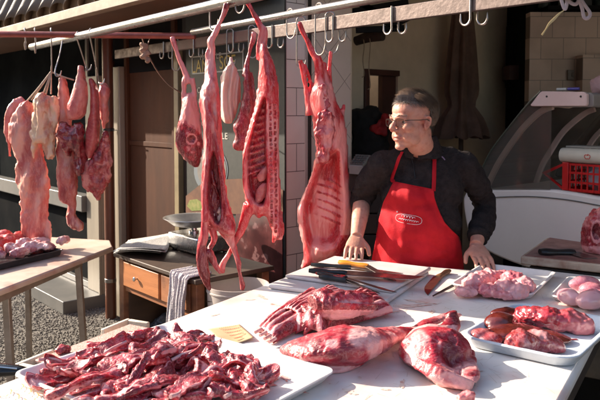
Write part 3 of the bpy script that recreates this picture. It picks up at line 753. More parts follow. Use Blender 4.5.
def hand(mb, a, b, seed, amp=.003, z=0, w_=.0008, n=60, loops=14):
    """a line of handwriting as a thin looping ink tube between two points"""
    a = Vector(a); b = Vector(b); d = b - a; nn = Vector((-d.y, d.x, 0)).normalized(); rg = random.Random(seed); pts = []
    for i in range(n):
        t_ = i / (n - 1); ph = loops * 2 * math.pi * t_
        pts.append(a + d * t_ + d.normalized() * math.cos(ph) * amp * .7 + nn * math.sin(ph + .6) * amp * (.6 + .6 * rg.random()) + ZU * z)
    mb.tube(pts, w_, 4, cap=False, flat=.3, nrm=(0, 0, 1))
M_ink = mat('red_ink', (.55, .13, .06))
m = MB(); A_, B_, C_, D_ = cpts
for k in range(5):
    v = .14 + .17 * k; l = A_.lerp(D_, v); r = B_.lerp(C_, v)
    hand(m, l.lerp(r, .30 + .04 * k), l.lerp(r, .88 if k < 4 else .7), k, .0035, .0042, loops=9)
m.build('handwriting', M_ink, pc)
# large paper sign bottom left
spts = [atZ(-12, 396, TZ + .003), atZ(24, 381, TZ + .003), atZ(62, 402, TZ + .003), atZ(28, 425, TZ + .003)]
ps = empty('paper_sign', sum(spts, Vector()) / 4, 'white paper with orange and grey handwriting at the bottom left corner of the table', 'paper')
o = sheet(spts, TZ + .003, mat('sign_paper', (.80, .77, .70), (.76, .72, .65), 10, .7), 'paper', None, None, curl=.002); o.parent = ps; o.location = o.location - ps.location
m = MB(); A_, B_, C_, D_ = spts
for k in range(3):
    v = .18 + .2 * k; l = A_.lerp(D_, v); r = B_.lerp(C_, v); hand(m, l.lerp(r, .08), l.lerp(r, .93), 20 + k, .012, .0045, w_=.0013, loops=2.5)
m.build('orange_writing', mat('orange_ink', (.80, .30, .10)), ps)
m = MB()
for k in range(3):
    v = .27 + .2 * k; l = A_.lerp(D_, v); r = B_.lerp(C_, v); hand(m, l.lerp(r, .1), l.lerp(r, .8), 30 + k, .003, .0045, w_=.0005, loops=14)
m.build('grey_writing', mat('grey_ink', (.22, .20, .24)), ps)

# ================================================================ rails overhead
def ptat(px, py, z): return atZ(px, py, z)
ZR1 = 1.935
r1a = ptat(32, 47, ZR1); r1b = ptat(232, 1, ZR1); rd1 = (r1b - r1a).normalized()
pr1 = empty('steel_pipe_rail', r1a, 'thick round steel pipe crossing the top left, offal and lambs hanging from it', 'rail')
m = MB(); m.tube([r1a, r1b + rd1 * 1.7], .0215, 20); m.build('pipe', M_steel, pr1)
m = MB(); m.lathe(r1a - rd1 * .004, [(.012, -.004), (.021, 0), (.0225, .006), (.0225, .016), (.0218, .018)], 20, axis=rd1); m.build('end_cap', M_steel, pr1)
r2a = ptat(193, 32, ZR1); r2b = ptat(300, 12.5, ZR1); rd2 = (r2b - r2a).normalized()
pr2 = empty('steel_pipe_rail', r2a, 'shorter steel pipe ending behind the first hanging lamb, parallel to the flat bar', 'rail')
m = MB(); m.tube([r2a, r2b + rd2 * 1.5], .0165, 18); m.build('pipe', M_steel, pr2)
m = MB(); m.lathe(r2a - rd2 * .003, [(.010, -.003), (.016, 0), (.0172, .004), (.0172, .012), (.0166, .014)], 18, axis=rd2); m.build('end_cap', M_steel, pr2)
ZB = 1.922
b1 = ptat(116, 54.5, ZB); b2 = ptat(450, 6.5, ZB); bdv = (b2 - b1).normalized()
fb = empty('flat_bar_rail', b1, 'worn pinkish flat steel bar running the whole width behind the hooks', 'rail')
m = MB(); m.bar(b1, b2 + bdv * 1.2, .022, .062); m.build('bar', M_bar, fb, bevel=.003)
m = MB(); m.bar(b1 + bdv * .78 + ZU * .0, b1 + bdv * 1.75, .026, .058); m.build('painted_sleeve', mat('dull_red_paint', (.15, .045, .04), (.10, .035, .032), 18, .5, bump=.1), fb, bevel=.003)
def barpt(px): # point of the flat bar under a photo column
    lo, hi = 0, 5
    for _ in range(40):
        k = (lo + hi) / 2; p = b1 + bdv * k; v = p - C0
        x = 300 + 690 * v.x / v.dot(FW)
        if x < px: lo = k
        else: hi = k
    return b1 + bdv * k
def railpt(px, a, d):
    lo, hi = -1, 6
    for _ in range(40):
        k = (lo + hi) / 2; v = a + d * k - C0
        if v.y < .1 or 300 + 690 * v.x / v.dot(FW) > px: hi = k
        else: lo = k
    return a + d * k
# copper red cross rail
cY = 3.98; zc_ = atY(50, 32, cY).z
cr = MB(); cr.tube([(-2.6, cY + .05, zc_ + .002), atY(195, 36, 3.72)], .017, 16)
tag(cr.build('cross_rail', M_copper), 'thin copper red rail level behind the left offal hooks', 'rail')

# ---------------- hooks
M_hook = mat('hook_steel', (.50, .46, .43), (.36, .32, .29), 40, .25, metal=1, r2=.45)
def shook(top, L_, dirv, label, r=.0028, bow=.022, low=.030, tilt=(0, 0, 0), group=None, mat_=None, cat='hook', tip=True):
    """S hook: its upper bow lies over the rail at 'top', shank down L_, lower bow open to dirv"""
    d = Vector(dirv).normalized(); top = Vector(top); tl = Vector(tilt); pts = []
    for a in np.linspace(-30, 180, 10): pts.append(top + d * (-bow * math.cos(R(a)) * -1 * 1.0) * 1 + ZU * (bow * math.sin(R(a))))
    pts = [top + d * (bow * math.cos(R(a))) + ZU * (bow * math.sin(R(a))) for a in np.linspace(-35, 180, 10)]
    e = pts[-1]; s0 = e; s1_ = Vector((e.x, e.y, top.z - L_)) + tl
    pts += [s0.lerp(s1_, .35), s0.lerp(s1_, .7), s1_]
    c = s1_ + d * low
    pts += [c + d * (-low * math.cos(R(a))) - ZU * (low * math.sin(R(a))) for a in np.linspace(18, 165, 8)]
    if tip: pts.append(pts[-1] + ZU * .02 + d * .004)
    m = MB(); m.tube(pts, [r] * (len(pts) - 1) + [r * .35], 8, len(pts) * 3)
    return tag(m.build('meat_hook', mat_ or M_hook), label, cat, group)
def dhook(px, label, drop=.115, low=.022, w=.034):
    """double hook welded on the bar: a J on each side"""
    c = barpt(px); e = empty('double_hook', c - ZU * .07, label, 'hook')
    side = bdv.cross(ZU).normalized()
    for sg, k in ((1, -1), (-1, 1)):
        o_ = side * (.016 * sg); s_ = bdv * (w * .5 * k)
        p0 = c + o_ + bdv * (.004 * k) + ZU * .034; pts = [p0, p0 - ZU * .05, p0 - ZU * drop * .78]
        cc = pts[-1] + bdv * (k * -low) * .0 + bdv * (-low if sg > 0 else low)
        v = pts[-1] - cc
        for a in np.linspace(20, 170, 8): pts.append(cc + v * math.cos(R(a)) - ZU * (low * 1.1 * math.sin(R(a))))
        pts.append(pts[-1] + ZU * .024)
        m = MB(); m.tube(pts, [.0042] * (len(pts) - 1) + [.002], 8, 40); m.build('hook_arm', M_hook, e)
    return e
dhook(395, 'empty pair of steel hooks hanging from the bar just left of the man')
dhook(474, 'empty pair of steel hooks hanging from the bar above and right of the man')
dhook(336, 'pair of steel hooks on the bar holding the right hand lamb', drop=.12)
dhook(275, 'pair of steel hooks on the bar right behind the second lamb')
dhook(236, 'pair of steel hooks on the bar between the two lambs')
dhook(196, 'pair of steel hooks on the bar left of the first lamb')
dhook(166, 'pair of steel hooks on the bar holding the knotted rope', drop=.10)

# ================================================================ left work table
LZ = .72
wt = empty('work_table', atZ(60, 262, 0 + LZ) * 1 - ZU * LZ, 'worn wooden topped work table with steel frame at the far left', 'table')
e0 = atZ(113, 247, LZ); e1 = atZ(-60, 313, LZ); e2 = atZ(110, 240.5, LZ); e3 = atZ(-60, 231, LZ)
tp = [e1 + Vector((0, 0, -.03)), e0 - ZU * .03, e2 - ZU * .03, e3 - ZU * .03]
M_wtop = mat('worktop_worn', (.55, .42, .33), (.62, .50, .42), 7, .45, bump=.06, bscale=40, c3=(.40, .18, .14), s3=5, t3=(.52, .72))
m = MB(); m.prism(tp, (0, 0, .032)); m.build('table_top', M_wtop, wt, bevel=.008)
fd = (e0 - e1).normalized()
def lp(px, py, z): return atZ(px, py, z)
fa = lp(-20, 305, LZ - .05); fbp = atZ(80, 262, LZ - .055)
M_fr = mat('frame_steel_warm', (.40, .34, .29), (.30, .25, .21), 14, .38, metal=.5, bump=.06)
m = MB(); m.bar(fa, fbp, .035, .045); m.build('frame_rail', M_fr, wt, bevel=.003)
m = MB(); m.bar(fbp, fbp + Vector((-.42, .30, 0)), .03, .04); m.build('frame_rail', M_fr, wt, bevel=.003)
Yl = fbp.y
f2 = atY(86, 385, Yl); m = MB(); m.bar(fbp + Vector((-.012, 0, .015)), (f2.x, f2.y, max(f2.z, 0)), .034, .034, (0, 1, 0)); m.build('leg', M_fr, wt, bevel=.003)
f1 = atZ(6, 288, LZ - .06); g1 = atY(12, 395, f1.y); gz = (f1 - g1); g1 = f1 - gz * ((f1.z) / gz.z)
m = MB(); m.bar(f1, g1, .034, .034, (0, 1, 0)); m.build('leg', M_fr, wt, bevel=.003)
b3 = fbp + Vector((-.42, .30, 0)); m = MB(); m.bar(b3, (b3.x + .0, b3.y, 0), .03, .03, (0, 1, 0)); m.build('leg', M_fr, wt, bevel=.003)
# dark tray on it
ty = atZ(62, 252, LZ + .02); tl = atZ(-14, 270, LZ + .02)
M_gtray = mat('grey_tray', (.085, .08, .08), (.06, .058, .058), 20, .35, metal=.5)
tdir = (ty - tl).normalized()
tcn = (ty + tl) / 2 + Vector((-tdir.y, tdir.x, 0)) * .13
tray('dark_tray', tcn, tdir, (ty - tl).length, .30, 'dark grey metal tray of pale pink offal on the left work table', z=LZ + .003, h=.035, m_=M_gtray, cr=.025, rim=.005)
LT = (tcn, tdir)

# ================================================================ desk
DZ = .755
dk0 = atZ(119, 253, DZ); dkd = U
W_ = .80; Dp = .44
dk = empty('wooden_desk', dk0 - ZU * DZ + U * .5, 'old wooden desk with one knobbed drawer against the brown wall', 'desk')
def dbox(mb, s0, s1, o0, o1, z0, z1): # s along desk front, o back into desk
    c = dk0 + U * ((s0 + s1) / 2) + NI * ((o0 + o1) / 2); return mb.box((c.x, c.y, (z0 + z1) / 2), (s1 - s0, o1 - o0, z1 - z0), U, NI, ZU)
m = MB(); dbox(m, -.03, W_, -.02, Dp, DZ - .022, DZ); m.build('desk_top', mat('desk_top_wood', (.065, .036, .022), (.04, .024, .016), 8, .6, bump=.1), dk, bevel=.004)
for s0 in (0, W_ - .07):
    for o0 in (0, Dp - .06): m = MB(); dbox(m, s0, s0 + .045, o0, o0 + .045, 0, DZ - .023); m.build('leg', M_wood, dk, bevel=.003)
m = MB(); dbox(m, .046, W_ - .071, .012, .028, DZ - .20, DZ - .023); m.build('front_rail', M_wood, dk, bevel=.002)
m = MB(); dbox(m, .06, .44, -.008, .011, DZ - .165, DZ - .035); dd = m.build('drawer', mat('drawer_wood', (.50, .20, .075), (.34, .13, .05), 5, .42, bump=.1, bscale=50, stretch=(.3, .3, 3)), dk, bevel=.004)
kp = dk0 + U * .22 + NI * -.008 + ZU * -.10; m = MB(); m.lathe(kp, [(.004, 0), (.005, .008), (.011, .014), (.012, .019), (.008, .024)], 14, axis=tuple(NO)); m.build('knob', M_chrome, dd)
m = MB(); dbox(m, .46, W_ - .08, -.006, .011, DZ - .165, DZ - .035); m.build('drawer', M_wood, dk, bevel=.004)
m = MB(); dbox(m, .046, .06, .03, Dp - .06, .0, DZ - .03); dbox(m, .06, W_ - .08, Dp - .03, Dp - .02, 0, DZ - .03); m.build('side_panel', M_woodd, dk)
m = MB(); dbox(m, .06, W_ - .08, .08, Dp - .03, .10, .115); m.build('lower_shelf', M_woodd, dk)
# newspapers
def dpt(px, py, z=DZ): return atZ(px, py, z)
M_news = mat('newsprint', (.50, .48, .44), (.24, .23, .22), 220, .75, lo=.46, hi=.6, stretch=(1, 1, 1))
np0 = empty('newspaper_stack', dpt(140, 250), 'loose pile of newspapers on the left end of the desk', 'newspapers')
rg = random.Random(3)
for k in range(7):
    zz = DZ + .003 + k * .0052; j = lambda a: a + rg.uniform(-2.2, 2.2)
    pts = [dpt(j(114) + k * .4, j(252), zz), dpt(j(130), j(241), zz), dpt(j(170), j(238.5), zz), dpt(j(162), j(254.5), zz)]
    o = sheet(pts, zz, M_news, 'newspaper', None, None, curl=.010 + .006 * rg.random(), t=.0022, seed=k); o.parent = np0; o.location = o.location - np0.location
# scale
s_c = dpt(181, 251.5); s_ax = U
sc1 = empty('kitchen_scale', s_c, 'steel weighing scale with round pan on the desk', 'scale')
zb = DZ + .008
m = MB(); cbx = s_c + U * .045 + NI * .09; m.box((cbx.x, cbx.y, zb + .047), (.31, .22, .09), U, NI, ZU); m.build('body', mat('scale_body', (.62, .62, .60), (.42, .43, .44), 22, .25, metal=1, bump=.1, bscale=25, r2=.3), sc1, bevel=.012)
m = MB()
for a in (-.13, .13):
    for b in (-.08, .08): m = MB(); q = cbx + U * a + NI * b; m.lathe((q.x, q.y, DZ), [(.012, 0), (.012, .009)], 12); m.build('foot', M_black, sc1)
m = MB(); m.lathe((cbx.x - .03, cbx.y, zb + .092), [(.028, 0), (.028, .012), (.018, .016), (.016, .034), (.03, .040)], 18); m.build('neck', M_chrome, sc1)
pz = zb + .131; cbx = cbx - Vector((.03, 0, 0))
prof = [(.0, 0), (.07, .001), (.11, .012), (.152, .044), (.166, .048), (.168, .046), (.154, .039), (.112, .007), (.07, -.003), (0, -.004)]
m = MB(); m.lathe((cbx.x, cbx.y, pz), prof, 48, cap0=False, cap1=False); m.build('pan', mat('pan_steel', (.75, .73, .70), (.62, .60, .57), 30, .3, metal=.85), sc1)
# towel hanging over the desk edge
M_tow = mat('waffle_towel', (.52, .48, .48), (.34, .32, .37), 160, .9, bump=.6, bscale=160, lo=.45, hi=.6)
to = dk0 + U * .67; V = []; F = []; na, nb = 36, 46
for j in range(nb + 1):
    t_ = j / nb
    for i in range(na + 1):
        u = i / na - .5
        if t_ < .16: zz = DZ + .008; oo = .10 - t_ / .16 * .125; wd = .17
        else:
            q = (t_ - .16) / .84; zz = DZ + .005 - q * .50; oo = -.028 - .012 * math.sin(q * 3); wd = .16 - .05 * math.sin(min(1, q * 4) * math.pi / 2) + .08 * q
        fold = .020 * math.cos(u * 15 + 1.2 + t_ * 1.2) * min(1, max(0, t_ - .1) * 4) + .006 * math.sin(u * 33)
        p = to + U * (u * wd + .012 * math.sin(t_ * 5)) + NI * (oo - abs(fold)) ; V.append((p.x, p.y, zz + .004 * math.sin(u * 20) * (t_ < .2)))
for j in range(nb):
    for i in range(na): k = j * (na + 1) + i; F.append([k, k + 1, k + na + 2, k + na + 1])
o = mk('towel', V, F, M_tow); q = o.modifiers.new('s', 'SOLIDIFY'); q.thickness = .006; tag(o, 'pale chequered tea towel hanging over the front edge of the desk', 'towel')
# bucket and bag
bk = atY(238, 297, 3.15); bkc = Vector((bk.x, bk.y, 0)); bz = atY(238, 284, 3.15).z
bt = empty('white_bucket', bkc, 'off white plastic bucket on the ground under the hanging lambs', 'bucket')
M_bkt = mat('bucket_plastic', (.52, .47, .43), (.45, .40, .36), 5, .4)
m = MB(); m.lathe(bkc, [(.115, 0), (.118, .01), (.142, bz - .03), (.146, bz - .028), (.146, bz - .022), (.143, bz - .02), (.144, bz), (.138, bz), (.136, bz - .02), (.112, .012), (0, .012)], 40, cap1=False); m.build('bucket_body', M_bkt, bt)
m = MB(); m.tube([bkc + Vector((.146 * math.cos(a), .146 * math.sin(a) * .9, bz - .03 - .07 * abs(math.sin(a * .5 + .8)))) for a in np.linspace(3.5, 6.3, 14)], .002, 6); m.build('wire_handle', M_steel, bt)
bgp = atZ(168, 325, .2); bgp = atY(168, 320, 3.75)
m = MB(); m.ell((bgp.x, bgp.y, .28), (.12, .09, .14)); m.ell((bgp.x + .05, bgp.y, .36), (.06, .05, .07)); m.ell((bgp.x, bgp.y, .20), (.13, .1, .085))
tag(flesh('rubbish_bag', m, mat('grey_bag_plastic', (.10, .10, .11), (.07, .07, .08), 20, .25, bump=.4, bscale=30), vox=.012, smooth=2, disp=((14, .02), (40, .006))), 'crumpled grey plastic bag in the shadow under the desk', 'bag')

# ================================================================ foam crates, lower left
def crate(c, d1_, L1_, L2_, z0, h, label, notch=True, tk=.02):
    d1_ = Vector(d1_).normalized(); d2_ = Vector((d1_.y, -d1_.x, 0)); c = Vector((c[0], c[1], 0)); m = MB()
    def bx(a0, a1, b0, b1, zz0, zz1): q = c + d1_ * ((a0 + a1) / 2) + d2_ * ((b0 + b1) / 2); m.box((q.x, q.y, (zz0 + zz1) / 2), (a1 - a0, b1 - b0, zz1 - zz0), d1_, d2_, ZU)
    a, b = L1_ / 2, L2_ / 2
    bx(-a, a, -b, b, z0, z0 + tk)
    for s_ in (-1, 1):
        bb = (b - tk, b) if s_ > 0 else (-b, -b + tk)
        bx(-a, a, bb[0], bb[1], z0 + tk, z0 + h * .72)
        bx(-a, -a * .45, bb[0], bb[1], z0 + h * .72, z0 + h); bx(a * .45, a, bb[0], bb[1], z0 + h * .72, z0 + h)
        aa = (a - tk, a) if s_ > 0 else (-a, -a + tk)
        bx(aa[0], aa[1], -b + tk, b - tk, z0 + tk, z0 + h * .8); bx(aa[0], aa[1], -b + tk, -b * .4, z0 + h * .8, z0 + h); bx(aa[0], aa[1], b * .4, b - tk, z0 + h * .8, z0 + h)
    o = m.build('foam_crate', mat('crate_foam', (.74, .66, .54), (.66, .58, .46), 14, .6, bump=.1, bscale=120), None, bevel=.004)
    return tag(o, label, 'crate')
CZ = .60
cA = atZ(15, 362, CZ); cB = atZ(75, 338, CZ); cC = atZ(118, 345, CZ)
cdir = (cB - cA).normalized()
cn_ = Vector((cdir.y, -cdir.x, 0))
crate(cA + cdir * .30 + cn_ * .22, cdir, .62, .42, CZ - .14, .14, 'white foam crate with notched rim standing low beside the left edge of the big table')
sb = empty('low_stand', (cA + cdir * .3 + cn_ * .22) * 1 - ZU * (cA.z), 'dark low wooden stand carrying the foam crate beside the table', 'stand')
m = MB(); q = cA + cdir * .30 + cn_ * .22; m.box((q.x, q.y, CZ - .15), (.6, .4, .018), cdir, cn_); m.build('top', M_woodd, sb, bevel=.003)
for a in (-.26, .26):
    for b in (-.17, .17): m = MB(); w_ = q + cdir * a + cn_ * b; m.bar((w_.x, w_.y, 0), (w_.x, w_.y, CZ - .16), .03, .03, (1, 0, 0)); m.build('leg', M_woodd, sb)
# pink stained board lying across the crate
m = MB(); q2 = q + cn_ * .0 - ZU * 0; m.box((q2.x + .01, q2.y - .01, CZ - .012), (.50, .36, .018), rotv(cdir, -.06), rotv(cn_, -.06))
M_sb = 0
tag(m.build('stained_board', mat('stained_board', (.50, .30, .25), (.60, .42, .36), 90, .6, bump=.4, bscale=150, lo=.4, hi=.6), None, bevel=.004), 'pink stained board with a scrap of meat lying in the foam crate', 'board')
CR = (q, cdir, cn_, CZ)
# dark case under paper at left edge
bp_ = atZ(8, 372, .74); cs = empty('black_case', bp_ - ZU * .04, 'glossy black rounded case at the left picture edge below the table', 'case')
m = MB(); m.tube([bp_ + Vector((-.20, -.03, 0)), bp_ + Vector((-.05, 0, .004)), bp_ + Vector((.03, .012, 0)), bp_ + Vector((.05, .012, -.005))], [.035, .034, .022, .008], 16, 20, flat=.6); m.build('case_body', mat('gloss_black', (.012, .012, .013), (.02, .02, .02), 9, .12), cs)
m = MB(); m.tube([bp_ + Vector((-.20, -.045, .018)), bp_ + Vector((-.05, -.02, .022)), bp_ + Vector((.03, -.006, .012))], .003, 8, 12); m.build('metal_rim', M_chrome, cs)

# wooden slatted crates under the right side of the table
for kk, (zb_, lab) in enumerate(((.0, 'lower wooden slatted crate on the ground under the right table edge'), (.335, 'upper wooden slatted crate of the pair under the right table edge'))):
    c = Vector((1.20, 2.12, 0)); t = empty('wooden_crate', c + ZU * zb_, lab, 'crate'); Mc = mat('crate_wood', (.42, .30, .18), (.28, .18, .10), 9, .75, bump=.3, bscale=60, stretch=(1, 1, 3))
    a_, b_ = .30, .20
    for i in range(4):
        z = zb_ + .04 + i * .082
        for s_ in (-1, 1):
            m = MB(); m.box(c + TN * (b_ * s_) + ZU * z, (2 * a_, .012, .060), TD, TN); m.build('slat', Mc, t, bevel=.002)
            m = MB(); m.box(c + TD * (a_ * s_) + ZU * z, (.012, 2 * b_ - .02, .060), TD, TN); m.build('slat', Mc, t, bevel=.002)
    for i in (-1, 1):
        for j in (-1, 1): m = MB(); m.box(c + TD * ((a_ - .022) * i) + TN * ((b_ - .022) * j) + ZU * (zb_ + .165), (.03, .03, .328), TD, TN); m.build('post', Mc, t)
    m = MB(); m.box(c + ZU * (zb_ + .02), (2 * a_ - .03, 2 * b_ - .03, .01), TD, TN); m.build('bottom', Mc, t)
# ================================================================ deli case behind the man
Q0 = Vector((.862, 3.65, 0))
def cp(s, w, z): return Q0 + U * s + NI * w + ZU * z       # s along the end panel to the right, w away along the counter
def ck(px, py, w=0):
    p = onP(px, py, Q0 + NI * w, NO); return ((p - Q0).dot(U), p.z)
M_case = mat('case_white', (.82, .76, .72), (.78, .72, .68), 3, .35, bump=.02)
M_pink = mat('case_pinkish_white', (.74, .56, .53), (.68, .50, .47), 6, .4)
M_arc = mat('case_arm', (.78, .58, .52), (.68, .5, .45), 9, .35)
DC = empty('deli_case', cp(.5, .4, 0), 'white curved glass deli counter standing behind the man at the right', 'display case')
bp_c = [tuple(p[:2]) for p in catmull([(*ck(x, y), 0) for x, y in ((466, 192), (463, 200), (465, 218), (470, 235), (487, 251), (508, 261), (530, 268.5), (560, 277), (600, 284))], 40)]
tp_c = [tuple(p[:2]) for p in catmull([(*ck(x, y), 0) for x, y in ((610, 199), (600, 197.5), (566, 191.5), (545, 189), (530, 188.5), (490, 189), (470, 190.5))], 24)]
prof = bp_c + [(1.3, bp_c[-1][1]), (1.3, tp_c[0][1])] + tp_c
m = MB(); m.prism([cp(k, 0, z) for k, z in prof], NI * 2.2); m.build('body', M_case, DC, sharp=30, bevel=.012)
trim = [cp(k, -.004, z) for k, z in (ck(x, y) for x, y in ((474, 199), (490, 197.5), (530, 196.5), (566, 199.5), (600, 205.5), (625, 211)))]; m = MB(); m.tube(trim, .0028, 6, 40); m.build('trim', M_greyp, DC)
m = MB(); m.box(cp(.9, .9, .33), (1.0, 1.6, .64), U, NI); m.build('base', M_dark, DC)
gl = bpy.data.materials.new('case_glass'); gl.use_nodes = True; nt = gl.node_tree
for n_ in list(nt.nodes): nt.nodes.remove(n_)
go = nt.nodes.new('ShaderNodeOutputMaterial'); gt = nt.nodes.new('ShaderNodeBsdfTransparent'); gg = nt.nodes.new('ShaderNodeBsdfGlossy'); gx = nt.nodes.new('ShaderNodeMixShader')
gt.inputs[0].default_value = (.84, .84, .80, 1); gg.inputs['Roughness'].default_value = .06; fr = nt.nodes.new('ShaderNodeFresnel'); fr.inputs[0].default_value = 1.4
nt.links.new(fr.outputs[0], gx.inputs[0]); nt.links.new(gt.outputs[0], gx.inputs[1]); nt.links.new(gg.outputs[0], gx.inputs[2]); gd = nt.nodes.new('ShaderNodeBsdfDiffuse'); gd.inputs[0].default_value = (.6, .5, .44, 1); g2 = nt.nodes.new('ShaderNodeMixShader'); g2.inputs[0].default_value = .07
nt.links.new(gx.outputs[0], g2.inputs[1]); nt.links.new(gd.outputs[0], g2.inputs[2]); nt.links.new(g2.outputs[0], go.inputs[0])
eg = [tuple(p[:2]) for p in catmull([(*ck(x, y), 0) for x, y in ((474, 190), (480, 174), (491, 151), (510, 126), (528, 104), (541, 91))], 26)]
m = MB(); m.prism([cp(k, .0, z) for k, z in eg] + [cp(.50, .0, eg[-1][1]), cp(.50, .0, 1.15)], NI * .006); m.build('end_glass', gl, DC, smooth=False)
m = MB(); m.tube([cp(k, .0, z) for k, z in eg], .0055, 8); m.build('glass_edge', mat('edge_dark_green', (.05, .06, .045), rough=.3), DC)
V = [cp(k, w, z) for w in (.01, 2.0) for k, z in eg]; F = [[i, i + 1, 27 + i, 26 + i] for i in range(25)]
o = mk('curved_glass', V, F, gl, DC); q = o.modifiers.new('s', 'SOLIDIFY'); q.thickness = .006
def arm(pxs, w):
    pa = [tuple(p[:2]) for p in catmull([(*ck(x, y, w), 0) for x, y in pxs], 26)]; V = []
    for i, (k, z) in enumerate(pa):
        a = pa[max(i - 1, 0)]; b = pa[min(i + 1, 25)]; tx, tz = b[0] - a[0], b[1] - a[1]; l = math.hypot(tx, tz); nx, nz = -tz / l, tx / l
        for (dw, dn) in ((-.010, -.014), (.010, -.014), (.010, .014), (-.010, .014)): V.append(cp(k + nx * dn, w + dw, z + nz * dn))
    F = [[i * 4 + j, i * 4 + (j + 1) % 4, i * 4 + 4 + (j + 1) % 4, i * 4 + 4 + j] for i in range(25) for j in range(4)] + [[3, 2, 1, 0], [100, 101, 102, 103]]
    mk('support_arm', V, F, M_arc, DC, bevel=.003)
arm(((487, 187), (497, 166), (507, 150), (514, 140), (524, 127), (540, 112), (553, 106.5)), .03)
arm(((536, 183), (542, 166), (550, 152), (564, 131), (584, 114), (595, 109)), .50)
arm(((573, 182), (577, 168), (584, 155), (596, 136), (614, 120)), .95)
m = MB(); m.tube([cp(*[ck(x, y, .05)[0] for _ in (1,)], .05, ck(x, y, .05)[1]) for x, y in ((548, 109), (556, 106.5), (568, 107.5), (574, 106))], .004, 8, 16); m.build('lamp_rail', mat('cream_tube', (.6, .5, .4)), DC)
lid = [ck(x, y) for x, y in ((531.5, 105), (541, 92.5), (543, 91.2), (585, 91.8), (588, 94), (588, 104.5), (586.5, 106), (533, 106.2))]
m = MB(); m.prism([cp(k, -.012, z) for k, z in lid], NI * .022); m.build('end_cap', M_pink, DC, bevel=.003)
lg = [(k, z - .004) for k, z in lid]; m = MB(); m.prism([cp(k + (.02 if k > .5 else 0), .012, z) for k, z in lg], NI * 2.0); m.build('lid', mat('lid_grey', (.30, .27, .25), (.22, .2, .18), 6, .5), DC, bevel=.004)
for x in (548, 582): k, z = ck(x, 96.5); m = MB(); m.lathe(cp(k, -.0125, z), [(.005, 0), (.0045, .002)], 10, axis=tuple(NO)); m.build('screw', M_black, DC)
# a few cuts and parsley inside the counter are hidden in its dark well
# marker pens on the lid
for i, (c, lab) in enumerate((((.60, .58, .55), 'white marker pen lying on the lid of the deli case'), ((.10, .08, .35), 'blue marker pen lying on the lid behind the white one'))):
    m = MB(); k, z = ck(557 + i * 11, 90, .05); a = cp(k, .05, lid[2][1] + .009); m.tube([a, a + U * (.055 if i else .05)], [.007, .007], 10)
    tag(m.build('marker_pen', mat('pen_%d' % i, c, rough=.3)), lab, 'pen')

# ---------------- red basket, with bags, and paper roll across it
BKs, BKw = .66, .12; bz0 = 1.152; bh = .128
BR = empty('red_basket', cp(BKs + .1, BKw, bz0), 'red plastic basket with slatted sides and flared handle end on the deli case', 'basket')
M_rp = mat('red_plastic', (.55, .015, .015), (.48, .012, .012), 12, .35)
def sb_(mb, s0, s1, w0, w1, z0, z1): mb.box(cp((s0 + s1) / 2, (w0 + w1) / 2, (z0 + z1) / 2), (s1 - s0, w1 - w0, z1 - z0), U, NI)
s0, s1_, w0, w1 = .555, 1.0, .03, .30
m = MB()
for w_ in (w0, w1):
    for z_ in (bz0, bz0 + .035, bz0 + bh * .62, bz0 + bh - .01): sb_(m, s0, s1_, w_ - .003, w_ + .003, z_, z_ + .010)
    k = s0
    while k <= s1_: sb_(m, k, k + .006, w_ - .0045, w_ + .0015, bz0, bz0 + bh); k += .028
for s_ in (s0, s1_):
    for z_ in (bz0, bz0 + .035, bz0 + bh * .62, bz0 + bh - .01): sb_(m, s_ - .003, s_ + .003, w0, w1, z_, z_ + .010)
    k = w0
    while k <= w1: sb_(m, s_ - .0045, s_ + .0015, k, k + .006, bz0, bz0 + bh); k += .028
sb_(m, s0, s1_, w0, w1, bz0 - .004, bz0); m.build('basket_body', M_rp, BR, smooth=False)
m = MB(); sb_(m, s0 - .006, s0 + .024, w0 - .010, w0 + .012, bz0, bz0 + bh + .004); m.build('corner_post', M_rp, BR, bevel=.003)
m = MB(); m.prism([cp(s0 - .004, w0, bz0 + bh), cp(s0 - .004, w0, bz0 + bh - .012), cp(s0 - .095, w0, bz0 + .07), cp(s0 - .004, w0, bz0 + .01), cp(s0 - .004, w0, bz0 - .002), cp(s0 - .115, w0, bz0 + .075)], NI * .012)
m.build('handle', M_rp, BR, smooth=False)
m = MB(); m.ell(cp(.72, .15, bz0 + .066), (.10, .09, .06)); m.ell(cp(.86, .16, bz0 + .09), (.11, .09, .07)); m.ell(cp(.79, .21, bz0 + .16), (.10, .06, .06))
tag(flesh('plastic_bags', m, mat('thin_white_plastic', (.50, .48, .52), (.42, .40, .46), 12, .25, bump=.4, bscale=30), vox=.010, smooth=1, disp=((16, .02), (45, .008))), 'bunch of crumpled white plastic bags filling the red basket', 'bags')
rz = bz0 + bh + .036
RL = empty('paper_roll', cp(.75, .05, rz - .035), 'white roll of wrapping paper with a red apple print lying across the red basket', 'paper roll')
m = MB(); m.lathe(cp(s0 - .022, .05, rz), [(.012, -.0), (.034, 0), (.035, .003), (.035, .5), (.034, .503), (.012, .503)], 30, axis=tuple(U)); m.build('roll', mat('roll_paper', (.60, .57, .48), (.54, .51, .43), 5, .6), RL)
ap = [(0, .4), (.35, .62), (.75, .55), (.95, .1), (.8, -.45), (.45, -.85), (0, -.72), (-.45, -.85), (-.8, -.45), (-.95, .1), (-.75, .55), (-.35, .62), (0, .4), (.05, .7), (.2, .95)]
m = MB(); ac = s0 + .118
pts = []
for x, y in ap:
    an = y * .36; pts.append(cp(ac + x * .014, -math.cos(an) * .0358 + .05, rz + math.sin(an) * .0358))
m.tube(pts, .0016, 6, 60); m.build('apple_print', mat('print_red', (.6, .06, .03)), RL)
m = MB(); m.box(cp(.80, .10, rz + .041), (.50, .10, .008), U, NI); tag(m.build('grey_board', mat('grey_card', (.30, .29, .26), (.25, .24, .21), 9, .6), None), 'thin grey board lying on top of the paper roll', 'board')
